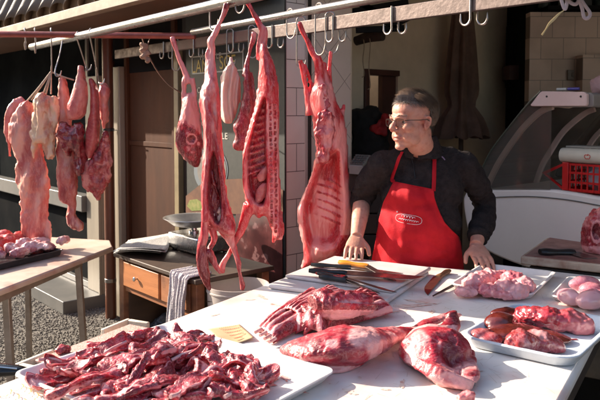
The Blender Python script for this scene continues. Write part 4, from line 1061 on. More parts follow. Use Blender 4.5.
# pink cloth bundle on the lid at the right
m = MB(); k, z = ck(596, 87, .12); a = cp(k, .16, lid[2][1] + .035); m.ell(a, (.06, .05, .04)); m.ell(a + Vector((.07, 0, .01)), (.07, .05, .045)); m.ell(a + Vector((.03, .0, -.02)), (.08, .05, .03))
tag(flesh('cloth_bundle', m, mat('pink_cloth', (.50, .30, .29), (.42, .25, .25), 20, .8, bump=.3), vox=.008, smooth=2, disp=((18, .015), (50, .004))), 'crumpled pink cloth lying on the deli case lid at the right edge', 'cloth')

# ================================================================ block, stand, cleaver
KZ = .885
k0 = Vector((.93, 2.85, 0)); 
def kp_(a, b, z): return k0 + TN * a + TD * b + ZU * z
ks = empty('metal_stand', kp_(.4, .3, 0), 'grey sheet metal stand under the bloodied chopping block', 'stand')
m = MB(); m.box(kp_(.45, .31, .66), (.86, .56, .43), TN, TD); m.build('cabinet', mat('stand_metal', (.13, .125, .12), (.09, .088, .085), 14, .4, metal=.5, bump=.1), ks, bevel=.004)
m = MB(); m.box(kp_(.12, .014, .80), (.012, .012, .05), TN, TD); m.build('latch', mat('brass', (.4, .28, .08), rough=.3, metal=1), ks, bevel=.002)
for a in (.05, .85):
    for b in (.06, .56): m = MB(); p = kp_(a, b, 0); m.bar(p, p + ZU * .445, .04, .04, (1, 0, 0)); m.build('leg', M_greyp, ks)
cb = MB(); cb.box(kp_(.44, .3, KZ + .016), (.90, .60, .034), TN, TD)
CBk = empty('chopping_block', kp_(.44, .3, KZ), 'thick wooden edged chopping block stained dark with blood on the metal stand', 'chopping block')
cb.build('block', mat('block_edge', (.62, .48, .36), (.50, .36, .26), 12, .6, bump=.15, bscale=70, c3=(.32, .14, .09), s3=9, t3=(.5, .65)), CBk, bevel=.005)
m = MB(); m.box(kp_(.44, .3, KZ + .0345), (.87, .57, .004), TN, TD); m.build('stained_top', mat('stained_wood', (.24, .095, .075), (.38, .19, .15), 9, .5, bump=.3, bscale=60, c3=(.14, .04, .035), s3=6), CBk)
kz = KZ + .038
knife((592, 259), (573, 252.5), (540, 252), .06, M_black, 'cleaver with thick black handle lying on the chopping block', z=kz, hw=.05, curve=.2, name='cleaver')

# ================================================================ clutter inside the shop
# closed parasol
py_ = 5.1
px_ = atY(462, 60, py_).x
pa = empty('closed_parasol', (px_, py_, 0), 'closed brown fabric parasol standing in the dark inside the shop', 'parasol')
m = MB(); m.tube([(px_, py_, 0), (px_, py_, 2.3)], .018, 10); m.build('pole', M_woodd, pa)
V = []; F = []; na, nb = 64, 24
for j in range(nb + 1):
    t_ = j / nb; z = 2.35 - t_ * 1.0; rr = .05 + .075 * t_ ** .7 - .03 * math.exp(-((t_ - .78) / .06) ** 2) + (.05 * max(0, t_ - .8) / .2)
    for i in range(na):
        a = 2 * math.pi * i / na; r_ = rr * (1 + .22 * math.cos(a * 8 + 1.5 * t_)) ; V.append((px_ + r_ * math.cos(a), py_ + r_ * math.sin(a) * .8, z - (.03 * abs(math.cos(a * 4)) if j == nb else 0)))
for j in range(nb): F += [[j * na + i, (j + 1) * na + i, (j + 1) * na + (i + 1) % na, j * na + (i + 1) % na] for i in range(na)]
mk('canopy', V, F, mat('parasol_cloth', (.17, .105, .08), (.11, .07, .052), 9, .85, bump=.2), pa)
m = MB(); m.lathe((px_, py_, 0), [(.22, 0), (.22, .05), (.05, .09), (.03, .3)], 24); m.build('base', M_dark, pa)
# black jacket with red lining on the doorway wall
jy = onP(366, 135, J0 + JN * -.36, JN)
JK = empty('black_jacket', jy - ZU * .35, 'black jacket with red lining hanging in the doorway behind the man', 'jacket')
jY = jy.y
m = MB(); m.inflate([(351, 112), (356, 106), (364, 107), (370, 105), (378, 106), (384, 112), (388, 125), (390, 150), (391, 200), (380, 205), (362, 203), (359, 165), (352, 160), (350, 135)], jY, .09, step=.012)
flesh('jacket_body', m, mat('black_cloth', (.010, .009, .009), (.016, .014, .014), 9, .85, bump=.3), JK, vox=.014, smooth=3, disp=((9, .03), (25, .01)))
m = MB(); m.inflate([(369, 131), (374, 124), (380, 117), (386, 113), (389, 118), (388, 130), (384, 136), (375, 134)], jY - .10, .02, step=.008)
flesh('red_lining', m, mat('red_cloth', (.42, .015, .015), (.22, .01, .01), 20, .7, bump=.3), JK, vox=.008, smooth=2, disp=((20, .02),))
# cash register and dark boxes under it
cy = 3.85
cr_ = empty('cash_register', atY(360, 170, cy), 'grey cash register with slanted keyboard beside the tiled pillar', 'cash register')
m = MB(); a, b, c, d = atY(349, 165, cy - .12), atY(363, 166, cy - .12), atY(371, 155, cy + .1), atY(356, 154, cy + .1)
m.prism([a, b, c, d], (0, 0, -.05)); m.build('keyboard_body', mat('register_beige', (.36, .32, .28), (.3, .27, .24), 20, .5), cr_, bevel=.004)
m = MB()
for i in range(5):
    for j in range(5):
        u, v = (i + .6) / 5.6, (j + .6) / 5.6; q = (a * (1 - u) + b * u) * (1 - v) + (d * (1 - u) + c * u) * v; m.box(q + ZU * .004, (.012, .022, .008))
tag(m.build('keys', mat('register_key', (.12, .11, .1)), cr_), kind='stuff')
a, b = atY(348, 168, cy), atY(384, 230, cy)
for i in range(4):
    z1_ = a.z - .015 - i * .115; m = MB(); m.box(((a.x + b.x) / 2 + (.01 if i % 2 else -.01), cy + .05, z1_ - .055), (b.x - a.x, .3, .108))
    tag(m.build('storage_box', mat('brown_box_%d' % (i % 2), ((.05, .028, .02), (.03, .02, .016))[i % 2], None, rough=.7), None, bevel=.004), ('top', 'second', 'third', 'lowest')[i] + ' of the dark boxes stacked under the cash register', 'box')
# dark shelf unit with brown box further back
m = MB(); p1 = atY(506, 66, 5.6); p2 = atY(530, 80, 5.6); m.box(((p1.x + p2.x) / 2, 5.6, (p1.z + p2.z) / 2), (p2.x - p1.x, .2, p1.z - p2.z))
WC = empty('wall_cabinet', ((p1.x + p2.x) / 2, 5.6, p2.z), 'small dark brown wall cabinet beside the old tiled wall', 'cabinet'); m.build('cabinet_body', M_rb, WC)
m = MB(); p1 = atY(513, 38, 5.62); m.box((p1.x + .06, 5.66, p1.z - .15), (.18, .1, .5)); m.build('bracket', M_dark, WC)
# old beam with hanging cord, upper left inside
bA = onP(356, 41, J0 + JN * -.30, JN); bB = onP(383, 36, J0 + JN * -.10, JN)
m = MB(); m.tube([bA, bA.lerp(bB, .5) + ZU * .01, bB], [.03, .034, .03], 14, 12)
BM = empty('hanging_log', bA.lerp(bB, .5), 'short dark round log with thin strings under the shop ceiling', 'beam'); m.build('log', mat('beam_wood', (.07, .045, .03), (.04, .026, .02), 18, .8, bump=.3), BM)
for px, l in ((363, .22), (369, .30)):
    p = railpt(px, bA, (bB - bA).normalized()); m = MB(); pts = [p + Vector((0, -.036, .01)), p + Vector((.004, -.04, -.05)), p + Vector((-.004, -.04, -l * .6)), p + Vector((.006, -.04, -l)), p + Vector((-.01, -.04, -l - .02))]
    m.tube(pts, .0028, 6, 20); m.build('string', mat('string_tan', (.30, .22, .13)), BM)
# ceiling fan like fixture, dark
fx = empty('ceiling_fixture', (0.75, 4.1, 2.2), 'dark metal bracket fixture under the shop ceiling above the doorway', 'fixture')
for a, b in (((345, -6), (372, 10)), ((350, 12), (408, 2)), ((372, 10), (392, 26)), ((356, 30), (404, 28)), ((392, 26), (420, 12))):
    m = MB(); m.bar(atY(*a, 4.1), atY(*b, 4.1), .03, .035); m.build('strut', M_dark, fx)
# dark shelf with bottles above the old tiled wall
hs = empty('high_shelf', (xb + 1, YB + .3, ztop), 'dark clutter shelf on top of the old tiled wall', 'shelf')
m = MB(); m.box((xb + 1.2, YB + .05, ztop + .02), (2.2, .3, .03)); m.build('shelf_board', M_dark, hs)
rg = random.Random(8)
for i in range(9):
    h_ = rg.uniform(.10, .22); x_ = xb + .12 + i * .14; m = MB(); m.box((x_, YB + .05, ztop + .036 + h_ / 2), (.11, .14, h_)) if i % 3 else m.lathe((x_, YB + .05, ztop + .036), [(.045, 0), (.045, h_ * .6), (.018, h_ * .8), (.018, h_)], 14)
    o = m.build('jar' if i % 3 == 0 else 'carton', mat('clutter_%d' % (i % 3), ((.03, .05, .045), (.04, .03, .02), (.015, .015, .018))[i % 3], rough=.4)); tag(o, ('green glass jar' if i % 3 == 0 else 'brown carton' if i % 3 == 1 else 'black carton') + ' on the dark shelf over the old tiled wall', 'jar' if i % 3 == 0 else 'carton', 'clutter on the high shelf')
# ================================================================ meat
def topx(V):
    D = V - np.array(C0); f = D @ np.array(FW); u = D @ np.array(UP)
    return 300 + 690 * D[:, 0] / f, 200 - 690 * u / f - 52
def polyd(px, P):
    """signed distance (px units, + inside) of points P (n,2) to a polygon"""
    A = catmull([(*p, 0) for p in (list(px) + [px[0]])], len(px) * 3)[:-1, :2]; B = np.roll(A, -1, axis=0)
    d = np.full(len(P), 1e9); ins = np.zeros(len(P), bool)
    for a, b in zip(A, B):
        ab = b - a; t = np.clip(((P - a) @ ab) / (ab @ ab + 1e-12), 0, 1); d = np.minimum(d, np.hypot(*(P - a - t[:, None] * ab).T))
        c = ((a[1] > P[:, 1]) != (b[1] > P[:, 1])) & (P[:, 0] < (b[0] - a[0]) * (P[:, 1] - a[1]) / (b[1] - a[1] + 1e-12) + a[0]); ins ^= c
    return np.where(ins, d, -d)
def dent(V, f, px, depth, edge=4, yc=None, fatv=None, front=True):
    x, y = topx(V); s = polyd(px, np.stack([x, y], 1)); w = np.clip(s / edge, 0, 1); w = w * w * (3 - 2 * w)
    if yc is not None: w = w * (V[:, 1] < yc)
    V = V.copy(); V[:, 1] += depth * w
    if fatv is not None: f = f + fatv * (w > .4) * 1.0
    return V, f
def mark(V, f, px, v, edge=2):
    x, y = topx(V); s = polyd(px, np.stack([x, y], 1)); w = np.clip(s / edge + .5, 0, 1); return f * (1 - w) + v * w
def limb(m, Y, pts, n=14, k=24, flat=1.0):
    """tube over photo points (px,py,radius in px[,dy])"""
    P = []; rr = []
    for q in pts: dy = q[3] if len(q) > 3 else 0; P.append(atY(q[0], q[1], Y + dy)); rr.append(q[2] * (Y + dy) / 690)
    m.tube(P, rr, n, k, flat=flat, nrm=(0, 1, 0)); return m

M_lamb = meat('lamb_flesh', red=(.50, .030, .048), fat=(.82, .35, .33), deep=(.22, .006, .014), scale=14, stretch=(1.6, 1.6, .45), lo=.42, hi=.68, sss=.35)
M_raw = meat('raw_red', red=(.42, .015, .032), fat=(.78, .31, .30), deep=(.17, .004, .012), scale=18, stretch=(1.5, 1.5, .6), lo=.50, hi=.72, sss=.25)
M_open = meat('opened_carcass', red=(.64, .022, .038), fat=(.84, .36, .34), deep=(.28, .004, .010), scale=14, stretch=(1.3, 1.3, .6), lo=.45, hi=.70, sss=.7)
M_thin = meat('thin_flank', red=(.66, .030, .042), fat=(.88, .38, .35), deep=(.38, .010, .018), scale=13, stretch=(1.5, 1.5, .45), lo=.40, hi=.68, sss=.7, fibre=80)
M_thin.node_tree.nodes['Principled BSDF'].inputs['Subsurface Scale'].default_value = .022
M_bone = meat('bone', red=(.55, .28, .27), fat=(.68, .50, .47), deep=(.45, .2, .18), scale=20, lo=.35, hi=.6, sss=.2, coat=.2)
M_tripe = meat('tripe_pink', red=(.66, .22, .18), fat=(.82, .42, .33), deep=(.50, .10, .09), scale=9, stretch=(1.6, 1.6, .4), lo=.42, hi=.62, sss=.4, rough=.45, coat=.15, bump=.4)
M_fatty = meat('fatty_net', red=(.60, .25, .16), fat=(.82, .56, .38), deep=(.50, .14, .09), scale=18, stretch=(1.6, 1.6, .5), lo=.40, hi=.60, sss=.4, rough=.42, bump=.7)
M_lung = meat('lung_pink', red=(.60, .13, .12), fat=(.74, .27, .23), deep=(.44, .05, .06), scale=12, lo=.4, hi=.65, sss=.3, rough=.30, coat=.5)
M_liver = meat('dark_offal', red=(.20, .010, .016), fat=(.50, .12, .12), deep=(.07, .003, .006), scale=18, lo=.58, hi=.74, sss=.1, rough=.22, coat=.8)

def hook_on(px, py, y0, a, d, label, L_=None, **k):
    """an S hook from a rail (a,d) at photo column px down to photo row py"""
    p = railpt(px, a, d); Ld = p.z - (CAMZ - (py - 112) / 690 * p.y); return shook(p + ZU * .0, Ld, k.pop('dirv', d), label, bow=k.pop('bow', .024), **k)

# ---- lamb one
Y1 = 2.60
m = MB()
m.inflate([(205, 80), (200, 90), (199, 103), (202, 122), (203, 142), (202, 162), (201, 190), (202, 212), (208, 222), (222, 233), (234, 236), (236, 228), (231, 212), (228, 198), (226, 180), (224, 160), (222, 130), (221, 108), (220, 90), (217, 78), (210, 74)], Y1, .060, step=.006)
limb(m, Y1, [(227, 3, 3.4), (225, 10, 3.0), (221, 20, 2.6), (216, 31, 3.0), (211, 41, 4.2), (212, 48, 4.0), (211, 60, 4.4), (211, 75, 6.5), (211, 90, 9)], k=40)
limb(m, Y1, [(213, 44, 3.2), (207, 52, 2.2), (208, 66, 3.0), (209, 80, 5)], k=20)
limb(m, Y1 - .03, [(206, 210, 4.5), (204, 230, 4.2), (201, 248, 4.6), (202, 262, 5.2), (205, 276, 4.8), (208, 286, 2.8), (210, 291, 1.2)], k=40)
limb(m, Y1, [(210, 225, 4), (214, 238, 3.0), (212, 244, 2.0), (209, 249, 2)], k=20)
limb(m, Y1 + .02, [(226, 228, 8), (231, 240, 4.6), (235, 252, 3.2), (238, 262, 3.4), (240, 274, 2.8), (242, 284, 3.6), (242, 291, 2.6)], k=36)
limb(m, Y1 - .02, [(208, 250, 3.0), (212, 258, 3.6), (217, 268, 2.8), (221, 274, 1.4)], k=20)
limb(m, Y1 - .06, [(206, 100, 2.6), (208, 130, 2.4), (207, 165, 2.6), (205, 195, 3.0), (205, 222, 3.2)], k=40)
limb(m, Y1 - .06, [(205, 98, 2.0), (214, 128, 2.0), (220, 160, 2.4), (224, 190, 2.4), (228, 215, 2.6)], k=40)
def post(V, N_, f):
    V, f = dent(V, f, [(209, 160), (207, 180), (207, 205), (213, 222), (220, 224), (222, 205), (220, 180), (217, 160), (213, 150)], .055, 3, Y1 + .01, -1.4)
    x, y = topx(V)
    f = f + .5 * (V[:, 1] > Y1 + .02) * 0 + .35 * np.exp(-((x - 205) / 3) ** 2) * ((y > 90) & (y < 230)) - .7 * ((y > 245) & (x < 212)) - .2 * ((y > 165) & (y < 230))
    f = mark(V, f, [(224, 0), (231, 0), (231, 7), (224, 8)], -1.0, 1.5)
    return V, f
L1o = empty('hanging_lamb', atY(214, 150, Y1), 'skinned lamb hanging head down with narrow open belly, nearest the wooden desk', 'lamb carcass', 'lambs hanging from the rails')
flesh('carcass', m, M_lamb, L1o, vox=.0045, smooth=5, disp=((22, .004), (60, .0022), (150, .0007)), fatn=.4, stretch=(1, 1, .5), post=post)
m = MB()
for (x, y, a, b, t_) in ((213, 178, 2.4, 9, -.2), (211, 196, 2.0, 8, .1), (217, 190, 2.0, 8, -.3), (209, 205, 2.2, 6, .3)): p = atY(x, y, Y1 - .005); m.ell(p, (a * .0038, .018, b * .0038), Euler((0, t_, 0)))
flesh('organs', m, M_liver, L1o, vox=.0035, smooth=3, disp=((50, .004),))
m = MB()
for (x, y, a, b) in ((219, 210, 2.6, 5), (220, 218, 3.6, 5), (216, 224, 4, 3.6), (213, 216, 2.6, 3.4)): m.ell(atY(x, y, Y1 - .014), (a * .0032, .012, b * .0034))
flesh('kidney_fat', m, meat('white_fat', red=(.78, .42, .36), fat=(.86, .66, .56), deep=(.55, .08, .08), scale=34, lo=.3, hi=.6, sss=.3), L1o, vox=.0035, smooth=2, disp=((60, .006), (140, .002)))
hook_on(213, 24, 0, r1a, rd1, 'steel S hook from the pipe through the shank of the first lamb', r=.0034)

# ---- lamb two, opened towards the camera
Y2 = 2.66
m = MB()
m.inflate([(259, 52), (258, 70), (257, 90), (253, 110), (249, 125), (245, 142), (242, 158), (242, 175), (243, 190), (246, 203), (252, 212), (258, 218), (264, 216), (268, 222), (272, 234), (275, 240), (283, 238), (284, 225), (281, 208), (281, 190), (280, 165), (279, 140), (280, 110), (280, 88), (277, 74), (272, 58), (266, 44), (261, 44)], Y2, .060, step=.006)
limb(m, Y2, [(246, -3, 3.4), (248, 3, 3.0), (254, 14, 2.6), (260, 25, 3.2), (264, 33, 4.2), (263, 45, 4.2), (264, 60, 6)], k=36)
limb(m, Y2, [(262, 30, 3), (259, 44, 2.8), (260, 60, 4)], k=20)
limb(m, Y2 - .02, [(251, 205, 8), (246, 216, 5.2), (242, 228, 4.4), (238, 236, 4.0), (234, 244, 2.8), (229, 254, 2.6), (224, 262, 3.0), (222, 269, 3.2), (223, 273, 2)], k=40)
limb(m, Y2 + .03, [(276, 212, 7), (277, 225, 4.5), (275, 236, 3.2), (273, 243, 1.4)], k=24)
limb(m, Y2 - .05, [(255, 122, 2), (248, 142, 1.8), (244, 165, 1.8), (245, 190, 1.8), (252, 206, 2)], k=36)
cav = [(263, 96), (257, 112), (251, 130), (247, 148), (246, 168), (247, 188), (252, 201), (260, 207), (266, 202), (268, 180), (267, 150), (267, 120), (267, 100)]
def post(V, N_, f):
    yc = V[:, 1].copy()
    V, f = dent(V, f, cav, .058, 3.6, Y2 + .012, -.35)
    x, y = topx(V); fr = yc < Y2 + .01
    # ribs show as ridges, spine as a ladder of bones
    inr = np.clip(polyd(cav, np.stack([x, y], 1)) / 3, 0, 1)
    V[:, 1] -= .0055 * inr * np.clip(np.sin((y + (x - 250) * .35) * .95) + .3, 0, 1) * (y < 178) * fr
    f = f + .45 * inr * (np.sin((y + (x - 250) * .35) * .95) > .55) * (y < 178)
    sx = 272.3 + 1.5 * np.sin((y - 100) / 60); band = (np.abs(x - sx) < 5.0) & (y > 104) & (y < 236) & fr
    yj = y + 1.6 * vnoise(np.stack([x * 0 + (x > sx) * 9, y * .22, x * 0], 1), 1, 3); xj = np.abs(x - sx + .9 * vnoise(np.stack([x * 0, y * .35, x * 0], 1), 1, 5)); lad = (np.mod(yj, 5.2) < 1.5) | (xj < 1.1) | (xj > 3.5 + .8 * vnoise(np.stack([x * .2, y * .3, x * 0], 1), 1, 8))
    f = np.where(band, np.where(lad, f * .7 + .22, f * .7 - .42), f); V[:, 1] += .0028 * (band & ~lad)
    f = mark(V, f, [(243, -6), (250, -6), (250, 2), (244, 3)], -1.2, 1.5)
    f = f + .35 * np.exp(-((x - 247) / 3) ** 2) * (y > 125) * (y < 200)
    return V, f
L2o = empty('hanging_lamb', atY(264, 150, Y2), 'skinned lamb opened lengthwise, showing ribs and the ladder of its split backbone', 'lamb carcass', 'lambs hanging from the rails')
flesh('carcass', m, M_open, L2o, vox=.0040, smooth=4, disp=((22, .003), (60, .0016)), fatn=.35, stretch=(1, 1, .5), post=post)
for pts, nm in (([(256, 176), (262, 168), (270, 162), (268, 172), (266, 180), (260, 182)], 'flap'), ([(254, 196), (258, 186), (263, 182), (268, 184), (266, 196), (260, 204), (256, 207)], 'flap')):
    m = MB(); m.inflate(pts, Y2 - .02, .012, step=.004); flesh(nm, m, M_lung, L2o, vox=.0035, smooth=3, disp=((40, .003),))
hook_on(239, 6, 0, r1a, rd1, 'steel hook from the pipe holding the second lamb by its leg', r=.0034)
hook_on(290, 32, 0, r2a, rd2, 'long steel hook hanging from the second pipe above the backbone lamb', r=.003, L_=.1)

# ---- leg and shoulder piece on the bar, left of lamb one
Y3 = 3.45
m = MB()
limb(m, Y3, [(172, 37, 2.2), (175, 46, 2.0), (179, 58, 2.2), (184, 70, 2.8), (187, 77, 4.0), (188, 84, 4.2)], k=30)
limb(m, Y3, [(185, 78, 3), (184, 92, 2.4), (184, 105, 3), (185, 118, 5)], k=24)
limb(m, Y3 - .01, [(192, 78, 2.6), (194, 92, 2.4), (193, 108, 3.6), (193, 120, 6)], k=24)
m.inflate([(184, 98), (181, 112), (178, 125), (175, 137), (176, 147), (182, 157), (190, 164), (197, 168), (201, 160), (203, 148), (202, 128), (199, 108), (195, 96), (189, 92)], Y3, .055, step=.007)
def post(V, N_, f):
    x, y = topx(V); yy_ = y + 7 * fnoise(V, 12, 2, 5) - .25 * (x - 190); cut = (yy_ > 129) & (V[:, 1] < Y3)
    f = f + .35 * np.clip((127 - yy_) / 8, 0, 1) * (y > 84)
    r_ = np.hypot((x - 191.5) / 5, (y - 139) / 5); f = np.where(cut, np.where(r_ < .8, -1.3, np.where(r_ < 1.15, .8, f - .5 + 1.6 * fnoise(V, 38, 3, 7))), f)
    V = V.copy(); V[:, 1] += .012 * np.clip(1 - r_, 0, 1) * cut
    return V, f
L3o = empty('leg_of_lamb', atY(190, 130, Y3), 'leg of lamb hanging by its shank, round bone showing at the cut end', 'meat')
flesh('leg_meat', m, M_raw, L3o, vox=.005, smooth=4, disp=((22, .004), (60, .002)), fat=.35, fatn=.5, stretch=(1, 1, .5), post=post)
pb = barpt(175); shook(pb + ZU * .032, .16, (1, 0, 0), 'small steel hook over the bar carrying the leg of lamb', r=.003, bow=.018, low=.022)

# ---- red forequarter strip and cream stomach between the lambs
Y4 = 3.05
m = MB()
limb(m, Y4, [(254, 32, 2.6), (253, 40, 2.4), (250, 52, 2.2), (247, 64, 3.0), (246, 76, 4.0)], k=30)
m.inflate([(248, 66), (244, 80), (242, 96), (238, 114), (232, 127), (234, 136), (233, 147), (240, 151), (248, 149), (251, 138), (254, 115), (253, 95), (250, 76)], Y4, .035, step=.006)
limb(m, Y4 + .01, [(251, 72, 1.6), (254, 90, 1.6), (256, 112, 1.4), (253, 130, 1)], k=24)
o = flesh('shoulder_strip', m, M_raw, None, vox=.005, smooth=4, disp=((25, .004), (60, .002)), fat=-.15, fatn=.5, stretch=(1, 1, .5)); tag(o, 'narrow dark red shoulder of lamb hanging between the two lambs, behind them', 'meat')
pb = barpt(252); shook(pb + ZU * .032, .13, (1, 0, 0), 'steel hook over the bar holding the narrow red shoulder', r=.003, bow=.018, low=.02)
Y5 = 3.10
m = MB()
m.inflate([(229, 62), (225, 68), (221, 74), (220, 92), (220, 110), (222, 121), (228, 125), (233, 123), (238, 112), (241, 95), (240, 78), (237, 68), (233, 61)], Y5, .04, step=.006)
limb(m, Y5, [(231, 57, 1.6), (231, 62, 2.8), (231, 68, 5)], k=12)
def post(V, N_, f):
    x, y = topx(V); V = V.copy(); V[:, 1] -= .010 * np.sin(x * .9 + np.sin(y * .08) * 2) * (y > 66); return V, f
o = flesh('cream_stomach', m, meat('cream_stomach', red=(.66, .42, .34), fat=(.78, .58, .48), deep=(.55, .30, .24), scale=7, stretch=(2, 2, .4), lo=.4, hi=.6, sss=.3, rough=.5, coat=.1, bump=.3), None, vox=.005, smooth=3, disp=((20, .004),), post=post)
tag(o, 'pale cream folded stomach sheet hanging on a hook behind the first lamb', 'tripe')
pb = barpt(230); shook(pb + ZU * .032, .16, (1, 0, 0), 'steel hook over the bar piercing the cream stomach sheet', r=.003, bow=.018, low=.022)

# ---- right hand lamb above the cutting boards
Y6 = 3.16
m = MB()
limb(m, Y6, [(300, 60, 2.6), (302, 68, 2.2), (305, 84, 2.4), (308, 100, 3.4), (311, 115, 6)], k=36)
limb(m, Y6, [(304, 64, 1.8), (309, 76, 1.6), (312, 90, 2)], k=14)
limb(m, Y6 - .03, [(299, 22, 2.2), (303, 32, 2.4), (308, 42, 2.6), (313, 53, 3.4), (318, 61, 4.4), (319, 74, 4.4), (321, 88, 6.5), (323, 100, 9)], k=44)
limb(m, Y6, [(331, 51, 2.0), (330, 60, 2.0), (329, 74, 2.4), (329, 90, 4)], k=24)
limb(m, Y6 - .02, [(324, 62, 2.5), (325, 76, 3.4), (329, 90, 5)], k=20)
limb(m, Y6 + .02, [(344, 104, 1.8), (342, 115, 2.6), (341, 126, 4)], k=16)
m.inflate([(313, 82), (309, 96), (311, 112), (314, 128), (316, 150), (311, 172), (305, 188), (299, 202), (296, 213), (299, 230), (303, 246), (303, 257), (300, 268), (306, 268), (318, 263), (330, 260), (342, 256), (347, 244), (351, 228), (352, 212), (351, 192), (349, 168), (348, 145), (346, 125), (342, 112), (336, 98), (331, 84), (322, 78)], Y6, .085, step=.007)
def post(V, N_, f):
    fr = V[:, 1] < Y6 + .02
    flank = [(318, 158), (310, 180), (303, 198), (300, 212), (303, 232), (308, 246), (325, 252), (338, 246), (345, 230), (346, 205), (344, 175), (340, 150), (332, 150)]
    V, f = dent(V, f, flank, .085, 11, Y6 + .02, -.2)
    x, y = topx(V); s = polyd([(316, 185), (322, 178), (342, 182), (344, 226), (334, 226), (318, 214)], np.stack([x, y], 1)); w = np.clip(s / 3, 0, 1) * fr
    ph = np.mod(y - (x - 320) * .42 - ((x - 330) / 14) ** 2 * 1.5 + 2.2 * fnoise(V, 14, 2, 12), 7.6); bl = np.clip(1 - np.abs(ph - 1.6) / 1.8, 0, 1); V[:, 1] -= .004 * w * bl; f = f - .9 * w * bl + .25 * w
    V[:, 1] += .018 * fr * np.exp(-((x - 309 - (y - 220) * .12) / 3) ** 2) * ((y > 200) & (y < 262)); f = f + .7 * np.exp(-((x - 313 - (y - 220) * .1) / 3) ** 2) * ((y > 215) & (y < 262)) * fr
    f = mark(V, f, [(297, 55), (304, 55), (303, 63), (298, 63)], -.8, 1.5)
    f = f + .5 * ((x > 340) & (y > 110) & (y < 235)) + .35 * (x < 303) * (y > 185)
    return V, f
L6o = empty('hanging_lamb', atY(325, 160, Y6), 'largest skinned lamb hanging over the cutting boards, sun glowing through its flank', 'lamb carcass', 'lambs hanging from the rails')
flesh('carcass', m, M_thin, L6o, vox=.0048, smooth=5, disp=((20, .003), (60, .0015)), fatn=.7, stretch=(1, 1, .5), post=post)
m = MB()
m.inflate([(317, 114), (316, 126), (314, 134), (315, 146), (317, 156), (315, 162), (322, 166), (328, 160), (332, 148), (335, 132), (334, 116), (326, 108)], Y6 - .075, .035, step=.005)
limb(m, Y6 - .09, [(321, 112, 2.5), (318, 128, 2.5), (320, 145, 2.2), (324, 160, 2)], k=24); limb(m, Y6 - .10, [(330, 112, 2), (330, 130, 2.6), (325, 148, 2)], k=20)
limb(m, Y6 - .05, [(322, 85, 5), (324, 100, 6), (325, 118, 6)], k=20)
flesh('pelvis_meat', m, M_raw, L6o, vox=.004, smooth=3, disp=((26, .008), (80, .0025)), fat=-.2, fatn=.9)
hook_on(319, 48, 0, r2a, rd2, 'long steel hook from the second pipe through the largest lamb', r=.0034)
pb = barpt(301); shook(pb + ZU * .034, .20, (1, 0, 0), 'steel hook over the bar gripping the near shank of the largest lamb', r=.0034, bow=.02, low=.020)
pb = barpt(330); shook(pb + ZU * .034, .14, (1, 0, 0), 'curved steel hook gripping the far shank of the largest lamb', r=.0034, bow=.02, low=.028)

# ================================================================ offal cluster, left
YL = 4.0; k_ = YL / 690
def hung(name, outl, Y, t, m_, label, cat='offal', extra=(), disp=((18, .010), (45, .005), (110, .002)), vox=.008, folds=0, fat=0, fatn=.6, step=.011, post=None):
    m = MB(); m.inflate(outl, Y, t, step=step)
    for e in extra: limb(m, Y, e, k=24)
    def ps(V, N_, f):
        if folds:
            x, y = topx(V); V = V.copy(); w = (V[:, 1] < Y) * 1.0; V[:, 1] -= folds * np.sin(x * .33 + 2.2 * np.sin(y * .035) + y * .03) * w; f = f + .3 * np.sin(x * .33 + 2.2 * np.sin(y * .035) + y * .03)
        return post(V, N_, f) if post else (V, f)
    o = flesh(name, m, m_, None, vox=vox, smooth=2, disp=disp, fat=fat, fatn=fatn, stretch=(1, 1, .45), post=ps)
    return tag(o, label, cat)
hung('tripe_sheet', [(24, 100), (18, 106), (12, 116), (10, 128), (9, 140), (14, 148), (17, 160), (16, 178), (20, 192), (19, 212), (20, 232), (27, 243), (38, 247), (51, 248), (53, 232), (49, 214), (49, 192), (47, 175), (45, 160), (42, 140), (36, 120), (33, 104)], YL, .035, M_tripe, 'long smooth pink tripe sheet reaching down to the left work table', folds=.007, disp=((8, .014), (26, .010), (70, .006)))
hung('tripe_lobe', [(22, 96), (14, 98), (8, 106), (5, 118), (5, 132), (8, 150), (9, 166), (11, 158), (11, 140), (14, 122), (22, 110), (28, 102)], YL + .05, .03, M_lung, 'small curled pink tripe lobe, leftmost of the hanging offal', vox=.007)
hung('fatty_tripe', [(40, 94), (36, 100), (34, 114), (33, 128), (31, 142), (32, 156), (35, 162), (36, 148), (41, 144), (44, 156), (48, 161), (53, 161), (56, 150), (57, 130), (58, 110), (57, 98), (50, 93)], YL - .06, .03, M_fatty, 'yellowish fatty tripe hanging in front of the long pink tripe sheet', folds=.007, disp=((14, .016), (40, .012), (80, .006)))
hung('pink_strip', [(61, 74), (58, 86), (57, 105), (57, 130), (56, 160), (58, 178), (58, 196), (64, 203), (68, 206), (67, 222), (73, 230), (83, 232), (82, 222), (77, 214), (77, 200), (79, 185), (77, 160), (74, 130), (70, 95), (66, 80)], YL, .045, meat('pink_meat', red=(.50, .10, .09), fat=(.72, .36, .29), deep=(.28, .02, .03), scale=10, stretch=(1.5, 1.5, .5), lo=.45, hi=.65, sss=.35), 'long ragged pink offal strip with a curled tail hanging lowest on the hooks')
hung('lung', [(79, 63), (76, 78), (71, 94), (67, 104), (66, 114), (70, 121), (78, 122), (85, 116), (88, 104), (89, 94), (87, 80), (84, 67), (81, 62)], YL - .12, .06, M_lung, 'smooth pale tongue shaped lung on a hook in front of the dark liver', disp=((8, .006), (30, .002)), fatn=.2)
hung('red_lobe', [(88, 76), (89, 92), (88, 112), (84, 136), (85, 152), (89, 161), (94, 158), (99, 146), (101, 128), (100, 104), (98, 86), (93, 77)], YL - .08, .05, meat('red_smooth', red=(.46, .07, .07), fat=(.62, .22, .19), deep=(.28, .02, .03), scale=7, lo=.48, hi=.7, sss=.3, rough=.28), 'smooth red lobe hanging right of the pale lung', disp=((8, .007), (30, .002)), fatn=.3)
